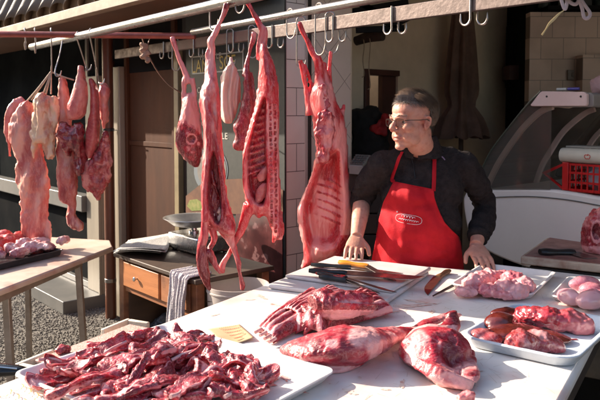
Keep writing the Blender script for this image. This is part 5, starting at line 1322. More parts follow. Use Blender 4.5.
hung('dark_liver', [(60, 122), (55, 136), (58, 144), (62, 148), (66, 154), (70, 158), (73, 152), (74, 162), (78, 174), (83, 177), (86, 165), (85, 150), (86, 136), (82, 124), (76, 122), (70, 126), (66, 122)], YL - .10, .06, M_liver, 'dark red glistening liver and heart mass below the pale lung', disp=((20, .016), (50, .008), (110, .003)), fat=-.1, fatn=.5)
hung('ragged_red_lobe', [(90, 158), (84, 164), (82, 176), (84, 188), (90, 193), (95, 197), (99, 203), (102, 194), (108, 188), (110, 172), (112, 158), (110, 142), (106, 130), (101, 135), (98, 150)], YL - .06, .05, meat('ragged_red', red=(.36, .02, .03), fat=(.66, .26, .24), deep=(.12, .004, .01), scale=16, lo=.48, hi=.64, sss=.25, rough=.25), 'ragged dark red lobe with pale spots, rightmost and lowest of the red offal', disp=((22, .014), (55, .007)))
hung('small_pink_piece', [(101, 80), (99, 92), (100, 110), (103, 128), (106, 128), (108, 112), (107, 104), (109, 92), (107, 84)], YL + .0, .03, M_lung, 'small pink piece hanging close beside the brown downpipe', vox=.007)
# strings that carry the tripe and the hooks that carry the rest
st = empty('tripe_strings', atY(51, 76, YL), 'pale cords fanning out from one hook to the hanging tripe', 'string')
for x, y in ((27, 101), (31, 100), (42, 97), (46, 94), (51, 94), (74, 80)):
    m = MB(); m.tube([atY(51, 71.5, YL), atY((51 + x) / 2, (72 + y) / 2 + .5, YL - .01), atY(x, y, YL)], .0045, 6, 8); m.build('cord', mat('cord_pale', (.46, .36, .28), (.36, .27, .2), 60, .8), st)
crp = Vector((0, cY, zc_)); crd = Vector((1, 0, 0))
def crh(px, py, label, L_=None, **k):
    x = atY(px, 32, cY).x; p = Vector((x, cY + .0, zc_ - .0)); return shook(p, L_ or (zc_ - atY(px, py, cY).z), k.pop('dirv', (0.3, -1, 0)), label, bow=.022, **k)
crh(51, 68, 'steel hook on the red rail bearing the fan of cords', r=.004)
crh(25, 38, 'short empty steel hook, leftmost on the red rail', L_=.07, r=.004)
crh(35, 38, 'empty steel hook between the leftmost hook and the corded one', L_=.09, r=.004)
def s2(px, tpx, tpy, label):
    p = railpt(px, r1a, rd1); q = atY(tpx, tpy, YL - .1); pts = [p + Vector((.0, .024, .0)), p + Vector((0, .017, .018)), p + ZU * .025, p + Vector((0, -.018, .018)), p + Vector((0, -.026, -.004)), p.lerp(q, .45) + Vector((0, -.02, 0)), q + Vector((-.006, -.01, .02)), q + Vector((.004, -.02, -.012)), q + Vector((.024, -.02, -.006)), q + Vector((.030, -.015, .018))]
    m = MB(); m.tube(pts, [.0042] * 9 + [.002], 8, 50); tag(m.build('meat_hook', M_hook), label, 'hook')
s2(64, 57, 74, 'bent steel hook on the pipe leaning left towards the pink strip')
s2(78, 87, 68, 'steel hook on the pipe going down to the pale lung')
s2(91, 100, 82, 'steel hook on the pipe going down to the rightmost red offal')
# knotted rope and strap on the bar
Yr = 3.9
rp = empty('knotted_rope', atY(145, 52, Yr), 'brown strap tied in a pale knot to the bar, looping down to the right', 'strap')
m = MB(); m.tube([atY(141, 34, Yr), atY(145, 46, Yr), atY(150, 58, Yr), atY(158, 72, Yr), atY(168, 84, Yr), atY(178, 91, Yr), atY(186, 95, Yr + .1)], .010, 8, 40, flat=.35, nrm=(1, 0, 0)); m.build('strap', mat('leather_strap', (.26, .13, .08), (.18, .09, .06), 40, .5), rp)
m = MB(); m.tube([atY(152, 32, Yr), atY(148, 44, Yr), atY(146, 52, Yr - .03)], .007, 8, 12, flat=.4, nrm=(1, 0, 0)); m.build('strap', MATS['leather_strap'], rp)
m = MB()
for x, y, r_ in ((145, 47, 3.2), (142, 50, 3.0), (147, 53, 3.4), (144, 57, 3.0), (148, 60, 2.6), (142, 45, 2.2)): m.ell(atY(x, y, Yr - .03), (r_ * .0056, .02, r_ * .0056))
flesh('knot', m, mat('rope_knot', (.44, .30, .22), (.30, .18, .13), 60, .8, bump=.5), rp, vox=.006, smooth=1, disp=((60, .008),))
# pale cloth knot and gold string, upper right
Yk = 2.3
kn = empty('cloth_knot', atY(572, -2, Yk), 'pale cloth ribbon knotted round a hook at the top right corner', 'ribbon')
for pts in ([(566, -6), (570, 2), (576, 4), (580, -2), (584, -8)], [(578, -3), (582, 8), (584, 17), (588, 18), (590, 13), (584, 4), (579, -4)], [(560, -8), (562, 2), (565, 9), (567, 2), (566, -8)]):
    m = MB(); m.tube([atY(x, y, Yk) for x, y in pts], .006, 8, 40, flat=.35, nrm=(0, 1, 0)); m.build('ribbon', mat('ribbon_pale', (.50, .40, .40), (.42, .33, .34), 50, .8), kn)
m = MB(); m.tube([atY(x, y, Yk) for x, y in ((566, 9), (560, 13), (554, 19), (549, 24), (546, 29), (542, 35))], [.001, .003, .005, .004, .0025, .0035], 6, 30, flat=.5, nrm=(0, 1, 0)); tag(m.build('gold_string', mat('gold_string', (.55, .40, .18), rough=.4)), 'frayed gold string hanging from the knotted ribbon', 'string')
r3 = MB(); r3.tube([atY(540, -9, Yk), atY(620, -14, Yk)], .012, 12); tag(r3.build('ribbon_rail', M_steel), 'short rail at the very top right corner above the ribbon', 'rail')

# ================================================================ meat on the table
def E(m, px, py, z, r, yaw=0, roll=0, pitch=0): p = atZ(px, py, TZ + z); m.ell(p, r, Euler((R(roll), R(pitch), R(yaw)))); return m
def TB(m, pts, k=30, flat=.6, n=16): # (px,py,height,radius m)
    m.tube([atZ(a, b, TZ + z) for a, b, z, r in pts], [q[3] for q in pts], n, k, flat=flat, nrm=(0, 0, 1)); return m
def rest(V, z=TZ): V[:, 2] = np.maximum(V[:, 2], z + .0008); return V
M_sh = meat('shoulder_meat', red=(.42, .015, .034), fat=(.82, .44, .42), deep=(.17, .004, .013), scale=9, stretch=(.7, 1.5, 1), lo=.44, hi=.68, sss=.2, rough=.34, coat=.3, bump=.6, fibre=100, vein=.22)
M_rib = meat('rib_meat', red=(.44, .016, .036), fat=(.82, .40, .39), deep=(.17, .004, .013), scale=16, stretch=(1, 1, 1), lo=.51, hi=.70, sss=.2, rough=.34, coat=.35, bump=.7, fibre=110, vein=.35)
# shoulder with shank
m = MB()
TB(m, [(284, 349, .018, .018), (300, 349, .030, .055), (322, 348, .042, .090), (345, 345, .048, .098), (365, 341, .044, .080), (384, 337, .034, .050), (402, 332, .028, .030), (422, 326, .024, .022), (440, 319, .022, .020), (454, 315, .020, .020), (461, 315, .016, .010)], 44, .45, 20)
TB(m, [(300, 358, .008, .03), (325, 368, .006, .03), (350, 362, .008, .03), (378, 348, .010, .02)], 24, .3)
def post(V, N_, f):
    x, y = topx(V); V = V.copy()
    f = f + .75 * np.exp(-(((x - 358) / 9) ** 2 + ((y - 335) / 12) ** 2)) + .8 * np.exp(-(((x - 330) / 8) ** 2 + ((y - 345) / 6) ** 2)) + .5 * (y > 366) + .5 * np.exp(-((x - 372) / 5) ** 2) - .5 * np.exp(-(((x - 320) / 12) ** 2 + ((y - 352) / 9) ** 2))
    return rest(V), f
o = flesh('lamb_shoulder', m, M_sh, None, vox=.0035, smooth=4, disp=((16, .006), (60, .0014), (180, .0008)), fatn=.5, post=post)
tag(o, 'long raw lamb shoulder with its shank pointing right, in front of the rib racks', 'meat')
# second shoulder, shank bone upright
m = MB()
TB(m, [(434, 334, .035, .045), (436, 345, .045, .082), (438, 354, .040, .084), (443, 364, .028, .058), (450, 372, .018, .034), (456, 378, .010, .012)], 34, .58, 20)
TB(m, [(405, 352, .024, .016), (414, 360, .030, .026), (430, 369, .034, .030), (450, 378, .026, .026), (464, 385, .014, .016), (471, 388, .008, .006)], 30, .38)
TB(m, [(466, 352, .020, .02), (469, 366, .022, .022), (470, 378, .016, .018), (470, 387, .008, .007)], 20, .5)
TB(m, [(410, 345, .02, .03), (404, 352, .015, .018)], 10, .6)
m.tube([atZ(443, 338, TZ + .04), atZ(449, 329, TZ + .058), atZ(452, 319, TZ + .078), atZ(450, 312, TZ + .096)], [.034, .026, .020, .021], 16, 24)
TB(m, [(404, 352, .012, .016), (420, 366, .012, .022), (445, 380, .010, .022), (468, 387, .008, .008)], 24, .4)
def post(V, N_, f):
    x, y = topx(V)
    f = f + .8 * np.exp(-(((x - 420) / 8) ** 2 + ((y - 338) / 8) ** 2)) + .6 * np.exp(-(((x - 412) / 6) ** 2 + ((y - 355) / 10) ** 2)) - .7 * np.exp(-(((x - 447) / 10) ** 2 + ((y - 348) / 9) ** 2)) + .6 * np.exp(-(((x - 440) / 4) ** 2 + ((y - 345) / 10) ** 2)) - .6 * ((y < 325) & (x > 440)) + .25 * (y > 376)
    V = V.copy(); V[:, 2] -= .030 * np.exp(-(((x - 450 - (y - 350) * .3) / 9) ** 2 + ((y - 352) / 12) ** 2)) * (V[:, 2] > TZ + .03); V[:, 2] += .012 * np.exp(-((y - 366 - (x - 425) * .42) / 2.6) ** 2) * (x > 412)
    return rest(V), f
o = flesh('lamb_shoulder', m, M_sh, None, vox=.0035, smooth=4, disp=((18, .006), (60, .0016), (180, .0008)), fatn=.5, post=post)
tag(o, 'rounded raw lamb shoulder with stub bone standing up, right of the longer shoulder', 'meat')
m = MB(); TB(m, [(458, 399, .01, .008), (466, 396, .013, .013), (474, 397, .010, .010)], 12, .8)
tag(flesh('meat_scrap', m, M_raw, None, vox=.0025, smooth=2, disp=((80, .003),), fat=.4, post=lambda V, N_, f: (rest(V), f)), 'small pink meat scrap at the bottom edge of the picture', 'meat')
# loin piece on top of the rib slabs
m = MB()
TB(m, [(312, 303, .085, .030), (320, 302, .085, .046), (335, 303, .082, .046), (352, 303, .078, .044), (366, 303, .074, .040), (371, 303, .070, .022)], 30, .78, 18)
TB(m, [(306, 306, .060, .022), (318, 312, .055, .03), (345, 312, .055, .035), (368, 309, .052, .03)], 24, .5)
def post(V, N_, f):
    x, y = topx(V); V = V.copy()
    V[:, 2] -= .016 * np.exp(-((y - 297 - (x - 310) * .05) / 2.2) ** 2) * (x > 338)
    f = f + .9 * np.exp(-((y - 298 - (x - 310) * .05) / 2.5) ** 2) * (x > 335) - .35 + 1.2 * np.exp(-(((x - 322) / 3.5) ** 2 + ((y - 297) / 4) ** 2)) * 1 - 1.8 * np.exp(-(((x - 322) / 1.6) ** 2 + ((y - 297) / 1.8) ** 2)) + .8 * (y > 310)
    return V, f
o = flesh('lamb_loin', m, M_rib, None, vox=.0035, smooth=3, disp=((30, .005), (80, .0025)), fatn=.5, post=post)
tag(o, 'thick dark red loin piece lying on top of the rib slabs by the knives', 'meat')
def slab(name, corners, z0, th, label, n=(64, 40), ribs=5, arch=.03, seed=0, droop=.01, ribamp=.0035, fat=0):
    """a slab of ribs: corners photo points on the table a(b) b(c) ... ribs run from side a-b to side d-c"""
    a, b, c, d = [np.array(atZ(x, y, TZ)) for x, y in corners]; nu, nv = n; V = []; ff = []
    us = np.linspace(0, 1, nu + 1); vs = np.linspace(0, 1, nv + 1)
    Uu, Vv = np.meshgrid(us, vs, indexing='ij')
    P = ((a[None, None] * (1 - Uu[..., None]) + b[None, None] * Uu[..., None]) * (1 - Vv[..., None]) + (d[None, None] * (1 - Uu[..., None]) + c[None, None] * Uu[..., None]) * Vv[..., None])
    P = P.reshape(-1, 3); u = Uu.ravel(); v = Vv.ravel()
    edge = np.minimum(np.minimum(u, 1 - u) * 12, np.minimum(v, 1 - v) * 7); edge = np.clip(edge, 0, 1) ** .5
    nz = fnoise(P, 22, 3, seed); nz2 = fnoise(P, 60, 2, seed + 3)
    jit = fnoise(P, 9, 2, seed + 7)[:, None] * np.array([.012, .012, 0]); P = P + jit
    base = z0 + arch * np.sin(np.pi * u) ** 1 * (1 - .4 * v) + droop * v
    rb = np.sin(u * ribs * 2 * np.pi)
    top = base + th * (.35 + .65 * edge) + ribamp * rb * edge + nz * .006 + nz2 * .002
    bot = np.maximum(base - th * .15 * edge, .001)
    T_ = P.copy(); T_[:, 2] = TZ + np.maximum(top, .003); B_ = P.copy(); B_[:, 2] = TZ + bot
    k = len(P); V = np.vstack([T_, B_]); id_ = np.arange(k).reshape(nu + 1, nv + 1); F = []
    for i in range(nu):
        for j in range(nv):
            q = [id_[i, j], id_[i + 1, j], id_[i + 1, j + 1], id_[i, j + 1]]; F.append(q); F.append([x + k for x in q[::-1]])
    for i in range(nu): F.append([id_[i, 0], id_[i, 0] + k, id_[i + 1, 0] + k, id_[i + 1, 0]]); F.append([id_[i + 1, nv], id_[i + 1, nv] + k, id_[i, nv] + k, id_[i, nv]])
    for j in range(nv): F.append([id_[0, j + 1], id_[0, j + 1] + k, id_[0, j] + k, id_[0, j]]); F.append([id_[nu, j], id_[nu, j] + k, id_[nu, j + 1] + k, id_[nu, j + 1]])
    f = fat + .55 * rb + .5 * nz * 2 + .5 * (edge < .6) * (v > .5); f = np.concatenate([f, f * 0])
    # make sure outside faces point out
    me_o = mk(name, V, F, M_rib, None, fat=f, sharp=0)
    bm = bmesh.new(); bm.from_mesh(me_o.data); bmesh.ops.recalc_face_normals(bm, faces=bm.faces); bm.to_mesh(me_o.data); bm.free()
    return tag(me_o, label, 'meat')
sl = slab('rack_of_ribs', [(254, 333), (273, 345), (338, 318), (312, 300)], .003, .022, 'slab of raw ribs stretching left from under the loin piece', ribs=4, arch=.012, seed=2, droop=.03)
for i in range(4):
    a_ = atZ(256 + i * 4.6, 332 + i * 3.2, TZ + .022); m = MB(); d_ = (atZ(300 + i * 4, 309 + i * 2.5, TZ + .035) - a_); m.tube([a_ - d_ * .015, a_ + d_ * .12], [.0045, .005], 10)
    m.build('rib_bone', M_bone, sl)
slab('rack_of_ribs', [(302, 338), (330, 332), (392, 318), (362, 296)], .004, .030, 'broad raw rib slab under the loin piece, nearer the orange handled knife', ribs=6, arch=.022, seed=5, droop=.012, fat=-.2)
slab('rack_of_ribs', [(298, 334), (326, 340), (332, 318), (300, 312)], .002, .036, 'small crumpled rib piece between the left slab and the long shoulder', ribs=3, arch=.02, seed=9)
slab('rack_of_ribs', [(283, 324), (298, 331), (352, 314), (330, 302)], .040, .016, 'thin pale edged rib slab sandwiched right under the loin piece', ribs=5, arch=.012, seed=14, fat=.15)

# ================================================================ heap of cut ribs in the big tray
c_, d1_, d2_ = BT
def strip(p0, ang, L_, w_, th, bend, seed, tilt=0, twist=0, label=None):
    """one cut strip of rib meat: a swept, ragged band with a bone along one edge"""
    rg = np.random.RandomState(seed); nl, na = 54, 28; d = np.array([math.cos(ang), math.sin(ang), 0]); s = np.array([-math.sin(ang), math.cos(ang), 0]); up = np.array([0, 0, 1.])
    V = []; f = []; ph = rg.uniform(0, 6.28, 6); cup = rg.uniform(-.3, .45)
    for i in range(nl):
        t_ = i / (nl - 1); u = t_ - .5
        c = np.array(p0) + d * (u * L_) + s * (bend * (u * u * 4 - .5) + .010 * math.sin(4 * t_ + ph[0])) + up * (tilt * u * L_ + .010 * math.sin(5 * t_ + ph[1]))
        tw = twist * u * .6 + .5 * math.sin(ph[2]) + .22 * math.sin(5 * t_ + ph[4])
        cs, sn = math.cos(tw), math.sin(tw); e1 = s * cs + up * sn; e2 = -s * sn + up * cs
        env = min(1, (min(t_, 1 - t_) * 14 + .22)) ** .6; wv = w_ * env * (1 + .18 * math.sin(7 * t_ + ph[3])); tv = th * env * (1 + .25 * math.sin(12 * t_ + ph[5]))
        for j in range(na):
            a = 2 * math.pi * j / na; ca, sa = math.cos(a), math.sin(a)
            q = c + e2 * (cup * w_ * ca * ca) + e1 * (wv * np.sign(ca) * abs(ca) ** .5) + e2 * (tv * np.sign(sa) * abs(sa) ** .5 * (1 + .18 * math.cos(4 * a + ph[2]) + .12 * math.cos(9 * a + 4 * t_)))
            V.append(q); f.append(.38 * math.cos(a * 2 + ph[0] + 2 * t_) + .30 * math.cos(a * 5 + ph[3] + 3 * t_) + .25 * math.cos(a * 9 + ph[1] + 5 * math.sin(3 * t_ + ph[2])) + (.2 if t_ < .08 else 0) - .12)
    V = np.array(V); ctr = np.repeat(V.reshape(nl, na, 3).mean(1), na, axis=0); dr = V - ctr; dl = np.linalg.norm(dr, axis=1)[:, None] + 1e-9
    V = V + dr / dl * (fnoise(V * np.array([1, 1, 1.4]), 30, 3, seed)[:, None] * .012 + fnoise(V, 85, 3, seed + 1)[:, None] * .0055)
    z0 = TZ + .006; V[:, 2] = np.maximum(V[:, 2], z0 + .0005 * rg.rand(len(V)))
    F = [[i * na + j, i * na + (j + 1) % na, (i + 1) * na + (j + 1) % na, (i + 1) * na + j] for i in range(nl - 1) for j in range(na)] + [list(range(na))[::-1], [(nl - 1) * na + j for j in range(na)]]
    o = mk('cut_rib', V, F, M_rib, None, fat=np.array(f), sharp=0)
    cc = V.reshape(nl, na, 3).mean(1)
    if rg.rand() < .5:
        i0, i1 = (0, 16) if rg.rand() < .6 else (26, 45)
        off = s * (w_ * .55 * (1 if rg.rand() < .5 else -1)) + up * th * .55
        bpts = [cc[i0] + off - d * (.012 if i0 == 0 else 0), cc[(i0 + i1) // 2] + off, cc[i1] + off * .6 + (d * .012 if i0 else 0)]
        m = MB(); m.tube(bpts, [.0045, .0038, .003] if i0 == 0 else [.003, .0038, .0045], 10, 14); m.build('rib_bone', M_bone, o)
    return o
rg = random.Random(21); hz_ = {}
def heapz(x, y): return hz_.get((round(x / .05), round(y / .05)), 0)
spots = []
pile = [(60, 378), (78, 366), (98, 352), (120, 342), (138, 336), (150, 346), (165, 352), (110, 372), (92, 384), (130, 362), (150, 366), (172, 366), (190, 352), (205, 358), (222, 364), (240, 366), (250, 374), (246, 384), (228, 380), (205, 376), (185, 384), (160, 384), (138, 388), (118, 396), (100, 400), (215, 392), (190, 398), (165, 402), (140, 406), (236, 392), (255, 379), (175, 340), (195, 344)]
base_ang = math.atan2(TD.y, TD.x)
for rnd in range(4):
    for k, (x, y) in enumerate(pile):
        if rnd in (1, 2) and not (75 < x < 262 and y < 400): continue
        if rnd == 3 and not (105 < x < 215 and 345 < y < 385 and k % 2 == 0): continue
        if rnd == 1 and k % 4 == 0: continue
        jx, jy = rg.uniform(-5, 5), rg.uniform(-3, 3); z = .014 + rnd * .014 + rg.uniform(0, .008)
        p = atZ(x + jx, y + jy, TZ + z)
        ang = base_ang + R(rg.uniform(-28, 18)) - (R(18) if x < 150 else 0) + (R(rg.uniform(-35, 35)) if rg.random() < .4 else 0) + (R(rg.choice((-50, 40, 70))) if x > 215 and rg.random() < .5 else 0)
        L_ = rg.uniform(.09, .20) * (.66 if x > 195 else 1) * (.8 if x < 90 or y < 345 else 1); z += .012 * math.sin(min(1, max(0, (x - 55) / 215)) * math.pi)
        strip(tuple(p), ang, L_, *rg.choice(((.011, .009), (.013, .009), (.016, .008), (.018, .008), (.023, .0065), (.027, .006))), rg.uniform(-.018, .018), 300 + rnd * 50 + k, tilt=rg.uniform(-.1, .12), twist=rg.uniform(-1.2, 1.2)); spots.append((x, y))
for o in [o for o in bpy.data.objects if o.name.startswith('cut_rib')]: tag(o, 'cut strip of lamb rib in the heap on the big foreground tray', 'meat', 'cut lamb ribs heaped on the foreground tray')
# scraps
def lump(name, spec, m_, label, vox=.004, disp=((35, .005), (90, .002)), fat=0, fatn=.5, group=None, cat='offal', zmin=None, smooth=3, fold=0):
    m = MB()
    for (x, y, z, r, yaw) in spec: E(m, x, y, z, r, yaw)
    def ps(V, N_, f):
        if fold: V = V + N_ * (np.sin(fnoise(V, 16, 2, len(name)) * 22)[:, None] * fold); f = f + .5 * np.sin(fnoise(V, 16, 2, len(name)) * 22)
        if zmin is not None: V[:, 2] = np.maximum(V[:, 2], zmin + .0006)
        return V, f
    return tag(flesh(name, m, m_, None, vox=vox, smooth=smooth, disp=disp, fat=fat, fatn=fatn, post=ps), label, cat, group)
zt_ = TZ + .006
M_liver2 = meat('liver_brown', red=(.11, .014, .011), fat=(.18, .03, .022), deep=(.055, .005, .005), scale=6, lo=.4, hi=.7, sss=.1, rough=.16, coat=1, bump=.1)
M_kid = meat('kidney_red', red=(.38, .05, .055), fat=(.66, .36, .36), deep=(.24, .015, .025), scale=13, lo=.52, hi=.66, sss=.25, rough=.2, coat=.8, bump=.2)
M_spl = meat('spleen_red', red=(.42, .035, .05), fat=(.60, .20, .21), deep=(.28, .012, .022), scale=10, stretch=(1, 1, 1), lo=.48, hi=.70, sss=.3, rough=.22, coat=.7, bump=.3)
lump('kidney', [(482, 335, .022, (.036, .028, .022), 20), (491, 339, .018, (.030, .022, .018), -20), (486, 341, .014, (.02, .02, .014), 0)], M_kid, 'small glossy red kidney at the left corner of the organ tray', zmin=zt_, disp=((20, .004), (70, .001)))
lump('liver', [(500, 322, .030, (.058, .040, .028), 30), (512, 333, .020, (.095, .055, .018), 10), (543, 338, .014, (.080, .045, .013), -10), (505, 313, .024, (.05, .03, .020), 20)], M_liver2, 'dark brown glossy liver lying under the other organs in the tray', zmin=zt_, disp=((12, .006), (70, .0008)), fatn=.2)
lump('heart', [(522, 342, .034, (.055, .042, .034), 15), (536, 342, .030, (.050, .040, .030), 0), (551, 345, .020, (.036, .032, .022), -15)], M_kid, 'large veined pink heart at the front of the organ tray', zmin=zt_, disp=((18, .008), (50, .004), (110, .0015)), fat=.1)
lump('spleen', [(527, 316, .036, (.040, .045, .032), 10), (543, 317, .042, (.060, .050, .034), -5), (562, 320, .036, (.062, .050, .032), -12), (577, 325, .026, (.040, .036, .026), -20)], M_spl, 'long bright red lobe at the back of the organ tray', zmin=zt_, disp=((14, .011), (45, .005), (110, .002)))
M_pool = mat('blood_pool', (.22, .01, .015), (.30, .02, .025), 30, .08, coat=1)
for x, y, r_, sd in ((500, 340, .035, 1), (560, 340, .03, 2), (520, 350, .03, 3), (585, 318, .02, 5)): tag(splat('blood_pool', x, y, r_, M_pool, bpy.data.objects['organ_tray'], z=TZ + .0055, el=1.6, seed=sd), None)
# pale pink offal pieces
M_sweet = meat('sweetbread', red=(.66, .20, .22), fat=(.84, .42, .42), deep=(.50, .08, .12), scale=22, lo=.42, hi=.62, sss=.4, rough=.32, coat=.4, bump=.5)
for i, (sp, lb) in enumerate((([(466, 292, .022, (.045, .028, .020), 20), (473, 288, .024, (.03, .03, .022), 0)], 'smooth pale pink offal piece at the left end of its tray'),
    ([(476, 284, .034, (.05, .04, .030), 20), (484, 279, .040, (.045, .04, .030), 0), (492, 277, .036, (.04, .035, .028), 0)], 'knobbly pink offal piece at the back of its tray'),
    ([(491, 291, .026, (.050, .034, .024), -5), (502, 295, .020, (.04, .024, .018), -10)], 'flat pink offal piece at the front middle of its tray'),
    ([(507, 287, .038, (.046, .042, .032), -10), (519, 291, .030, (.038, .034, .026), 0), (512, 293, .024, (.04, .03, .022), 0)], 'brightest sunlit pink offal lobe in the middle of its tray'),
    ([(513, 279, .042, (.045, .045, .034), 0), (524, 286, .034, (.038, .05, .030), 0), (503, 277, .034, (.03, .03, .028), 0)], 'deeper pink offal lobe at the right back of its tray'))):
    lump('offal_piece', sp, M_sweet, lb, zmin=zt_, disp=((24, .009), (60, .005), (130, .002)), fold=0, fat=.1 - .1 * (i == 4))
M_gland = meat('gland_lilac', red=(.62, .24, .30), fat=(.78, .44, .46), deep=(.50, .14, .18), scale=14, lo=.45, hi=.62, sss=.35, rough=.18, coat=.8, bump=.15)
for i, (sp, lb) in enumerate((([(570, 297, .030, (.030, .048, .028), 30)], 'smooth pale pink gland standing at the left of its white tray'),
    ([(584, 284, .034, (.060, .032, .028), 10)], 'lilac veined gland at the back of its white tray'),
    ([(592, 290, .030, (.045, .032, .026), -10)], 'reddish middle gland at the right picture edge'),
    ([(592, 300, .034, (.060, .042, .032), 25), (604, 298, .034, (.05, .04, .03), 0)], 'largest pale gland at the right edge in front of the reddish one'))):
    lump('gland', sp, M_gland, lb, zmin=zt_, disp=((20, .003), (60, .001)), fatn=.8, fat=(.3, -.1, -.5, .3)[i])
# bone-in neck piece on the chopping block
m = MB()
Yn = 2.93
m.inflate([(596, 208), (590, 215), (585, 224), (584, 236), (583, 248), (588, 258), (596, 265), (612, 266), (620, 250), (618, 225), (608, 210)], Yn, .075, step=.006)
def post(V, N_, f):
    x, y = topx(V); V = V.copy(); r_ = np.hypot((x - 597) / 5, (y - 232) / 9); fr = V[:, 1] < Yn
    V[:, 1] += .03 * np.clip(1.1 - r_, 0, 1) * fr; f = f - 1.2 * (r_ < .9) * fr + .7 * (y > 246) + .6 * ((r_ > .9) & (r_ < 1.3)) * fr
    V[:, 2] = np.maximum(V[:, 2], kz + .001); return V, f
o = flesh('neck_piece', m, M_raw, None, vox=.0045, smooth=3, disp=((28, .008), (70, .004)), fat=.15, fatn=.6, post=post); tag(o, 'upright bone in neck piece on the chopping block at the right edge', 'meat')
# scraps on the left
m = MB(); q, cdir_, cnn, czz = CR; p = atZ(61, 353, CZ); m.ell((p.x, p.y, CZ + .012), (.028, .018, .014), Euler((0, 0, .6))); m.ell((p.x + .015, p.y + .01, CZ + .01), (.018, .015, .012))
tag(flesh('meat_scrap', m, M_raw, None, vox=.0035, smooth=2, disp=((50, .006),), fat=-.2), 'small dark red scrap on the pink board in the foam crate', 'meat')
# offal in the dark tray on the work table, and the red piece behind it
lz = LZ + .012
m = MB(); tc0, td0 = LT; tn0 = Vector((td0.y, -td0.x, 0)); rg = random.Random(5)
for k in range(26):
    a = rg.uniform(-.36, .40); b = rg.uniform(-.10, .10); p = tc0 + td0 * a + tn0 * b; m.ell((p.x, p.y, lz + .028 + rg.uniform(0, .03) * (1 - abs(a))), (rg.uniform(.03, .06), rg.uniform(.02, .035), rg.uniform(.018, .03)), Euler((0, 0, rg.uniform(0, 3))))
M_pale = meat('pale_offal', red=(.55, .22, .23), fat=(.76, .52, .50), deep=(.34, .05, .08), scale=22, lo=.42, hi=.58, sss=.3, rough=.25, coat=.6, bump=.6)
tag(flesh('pale_offal', m, M_pale, None, vox=.006, smooth=2, disp=((30, .009), (80, .004)), fatn=.8, post=lambda V, N_, f: (V, f)), 'heap of pale pink and lilac offal in the dark tray on the work table', 'offal')
m = MB()
for x, y, z, r_ in ((4, 243, .05, .07), (16, 241, .05, .06), (-8, 247, .05, .08), (26, 245, .03, .05), (8, 237, .06, .05), (36, 250, .02, .04)): p = atZ(x, y, LZ + z); m.ell(p, (r_ * 1.2, r_, r_ * .7))
tag(flesh('red_offal', m, meat('scarlet_offal', red=(.60, .05, .045), fat=(.75, .28, .22), deep=(.4, .02, .03), scale=10, lo=.5, hi=.7, sss=.5), None, vox=.007, smooth=2, disp=((18, .016), (50, .006)), post=lambda V, N_, f: (rest(V, LZ + .002), f)), 'scarlet folded offal piece behind the dark tray at the left edge', 'offal')
# ================================================================ the butcher
MAN = empty('person', (.53, 3.05, 0), 'man with glasses in black fleece and red apron leaning on the table, looking left', 'person')
M_skin = meat('skin', red=(.58, .265, .185), fat=(.62, .31, .225), deep=(.46, .155, .115), scale=30, lo=.30, hi=.75, sss=.25, rough=.48, coat=0, bump=.25, fibre=260, vein=.12, fmax=.9)
M_fleece = mat('fleece_black', (.042, .033, .032), (.026, .020, .020), 40, .95, bump=.7, bscale=160, spec=.15)
M_apron = mat('apron_red', (.60, .012, .024), (.46, .007, .014), 14, .75, bump=.25, bscale=300, spec=.25)
M_trs = mat('trousers_dark', (.02, .02, .026), (.014, .014, .018), 20, .9)
shR = Vector((.350, 3.00, 1.290)); elR = Vector((.285, 3.12, 1.125)); wrR = Vector((.243, 2.93, .985))      # his right = left in the picture
shL = Vector((.712, 3.00, 1.288)); elL = Vector((.835, 3.10, 1.10)); wrL = Vector((.738, 2.865, .962))
HC = atY(412.5, 121, 2.92); yaw = R(60)
hf = Vector((-math.sin(yaw), -math.cos(yaw), -.03)).normalized(); hl = ZU.cross(hf).normalized(); hu = hf.cross(hl).normalized()
HS = 1.0
def hp(f, l, u): return HC + (hf * f + hl * l + hu * u) * HS
HM = Matrix((hf, hl, hu)).transposed()
def he(m, f, l, u, rf, rl, ru, rot=None, nu=24): M3 = HM if rot is None else HM @ rot.to_matrix(); return m.ell(hp(f, l, u), (rf, rl, ru), M3, nu, nu // 2 + 2)
m = MB()
he(m, -.018, 0, .038, .098, .077, .082); he(m, .022, 0, -.030, .066, .062, .082); he(m, .030, 0, -.078, .050, .047, .034); he(m, .068, 0, -.105, .021, .024, .016)
he(m, .040, 0, .045, .048, .062, .046); he(m, -.01, 0, -.04, .065, .066, .06)
m.tube([hp(.070, -.050, .012), hp(.084, -.028, .020), hp(.088, 0, .018), hp(.084, .028, .020), hp(.070, .050, .012)], [.010, .011, .010, .011, .010], 12, 24)
m.tube([hp(.086, 0, .014), hp(.096, 0, -.004), hp(.108, 0, -.024), hp(.110, 0, -.034)], [.0085, .0095, .013, .011], 12, 16)
for s in (-1, 1):
    he(m, .098, s * .012, -.036, .011, .008, .008); he(m, .060, s * .044, -.024, .026, .022, .022); he(m, .055, s * .037, -.060, .024, .018, .028); he(m, .028, s * .046, -.070, .03, .014, .03)
    he(m, -.012, s * .076, -.010, .016, .008, .030, Euler((0, R(-12), R(s * 18)))); m.tube([hp(-.002, s * .078, .014), hp(-.016, s * .086, .020), hp(-.028, s * .086, .006), hp(-.022, s * .082, -.018), hp(-.006, s * .076, -.034)], .0045, 8, 20)
    m.tube([hp(.074, s * .018, .006), hp(.080, s * .032, .009), hp(.070, s * .046, .003)], .0055, 8, 12); m.tube([hp(.076, s * .020, -.010), hp(.079, s * .032, -.012), hp(.069, s * .046, -.007)], .0045, 8, 12)
m.tube([hp(.078, -.026, -.066), hp(.089, -.012, -.061), hp(.091, 0, -.062), hp(.089, .012, -.061), hp(.078, .026, -.066)], [.003, .006, .0055, .006, .003], 10, 24)
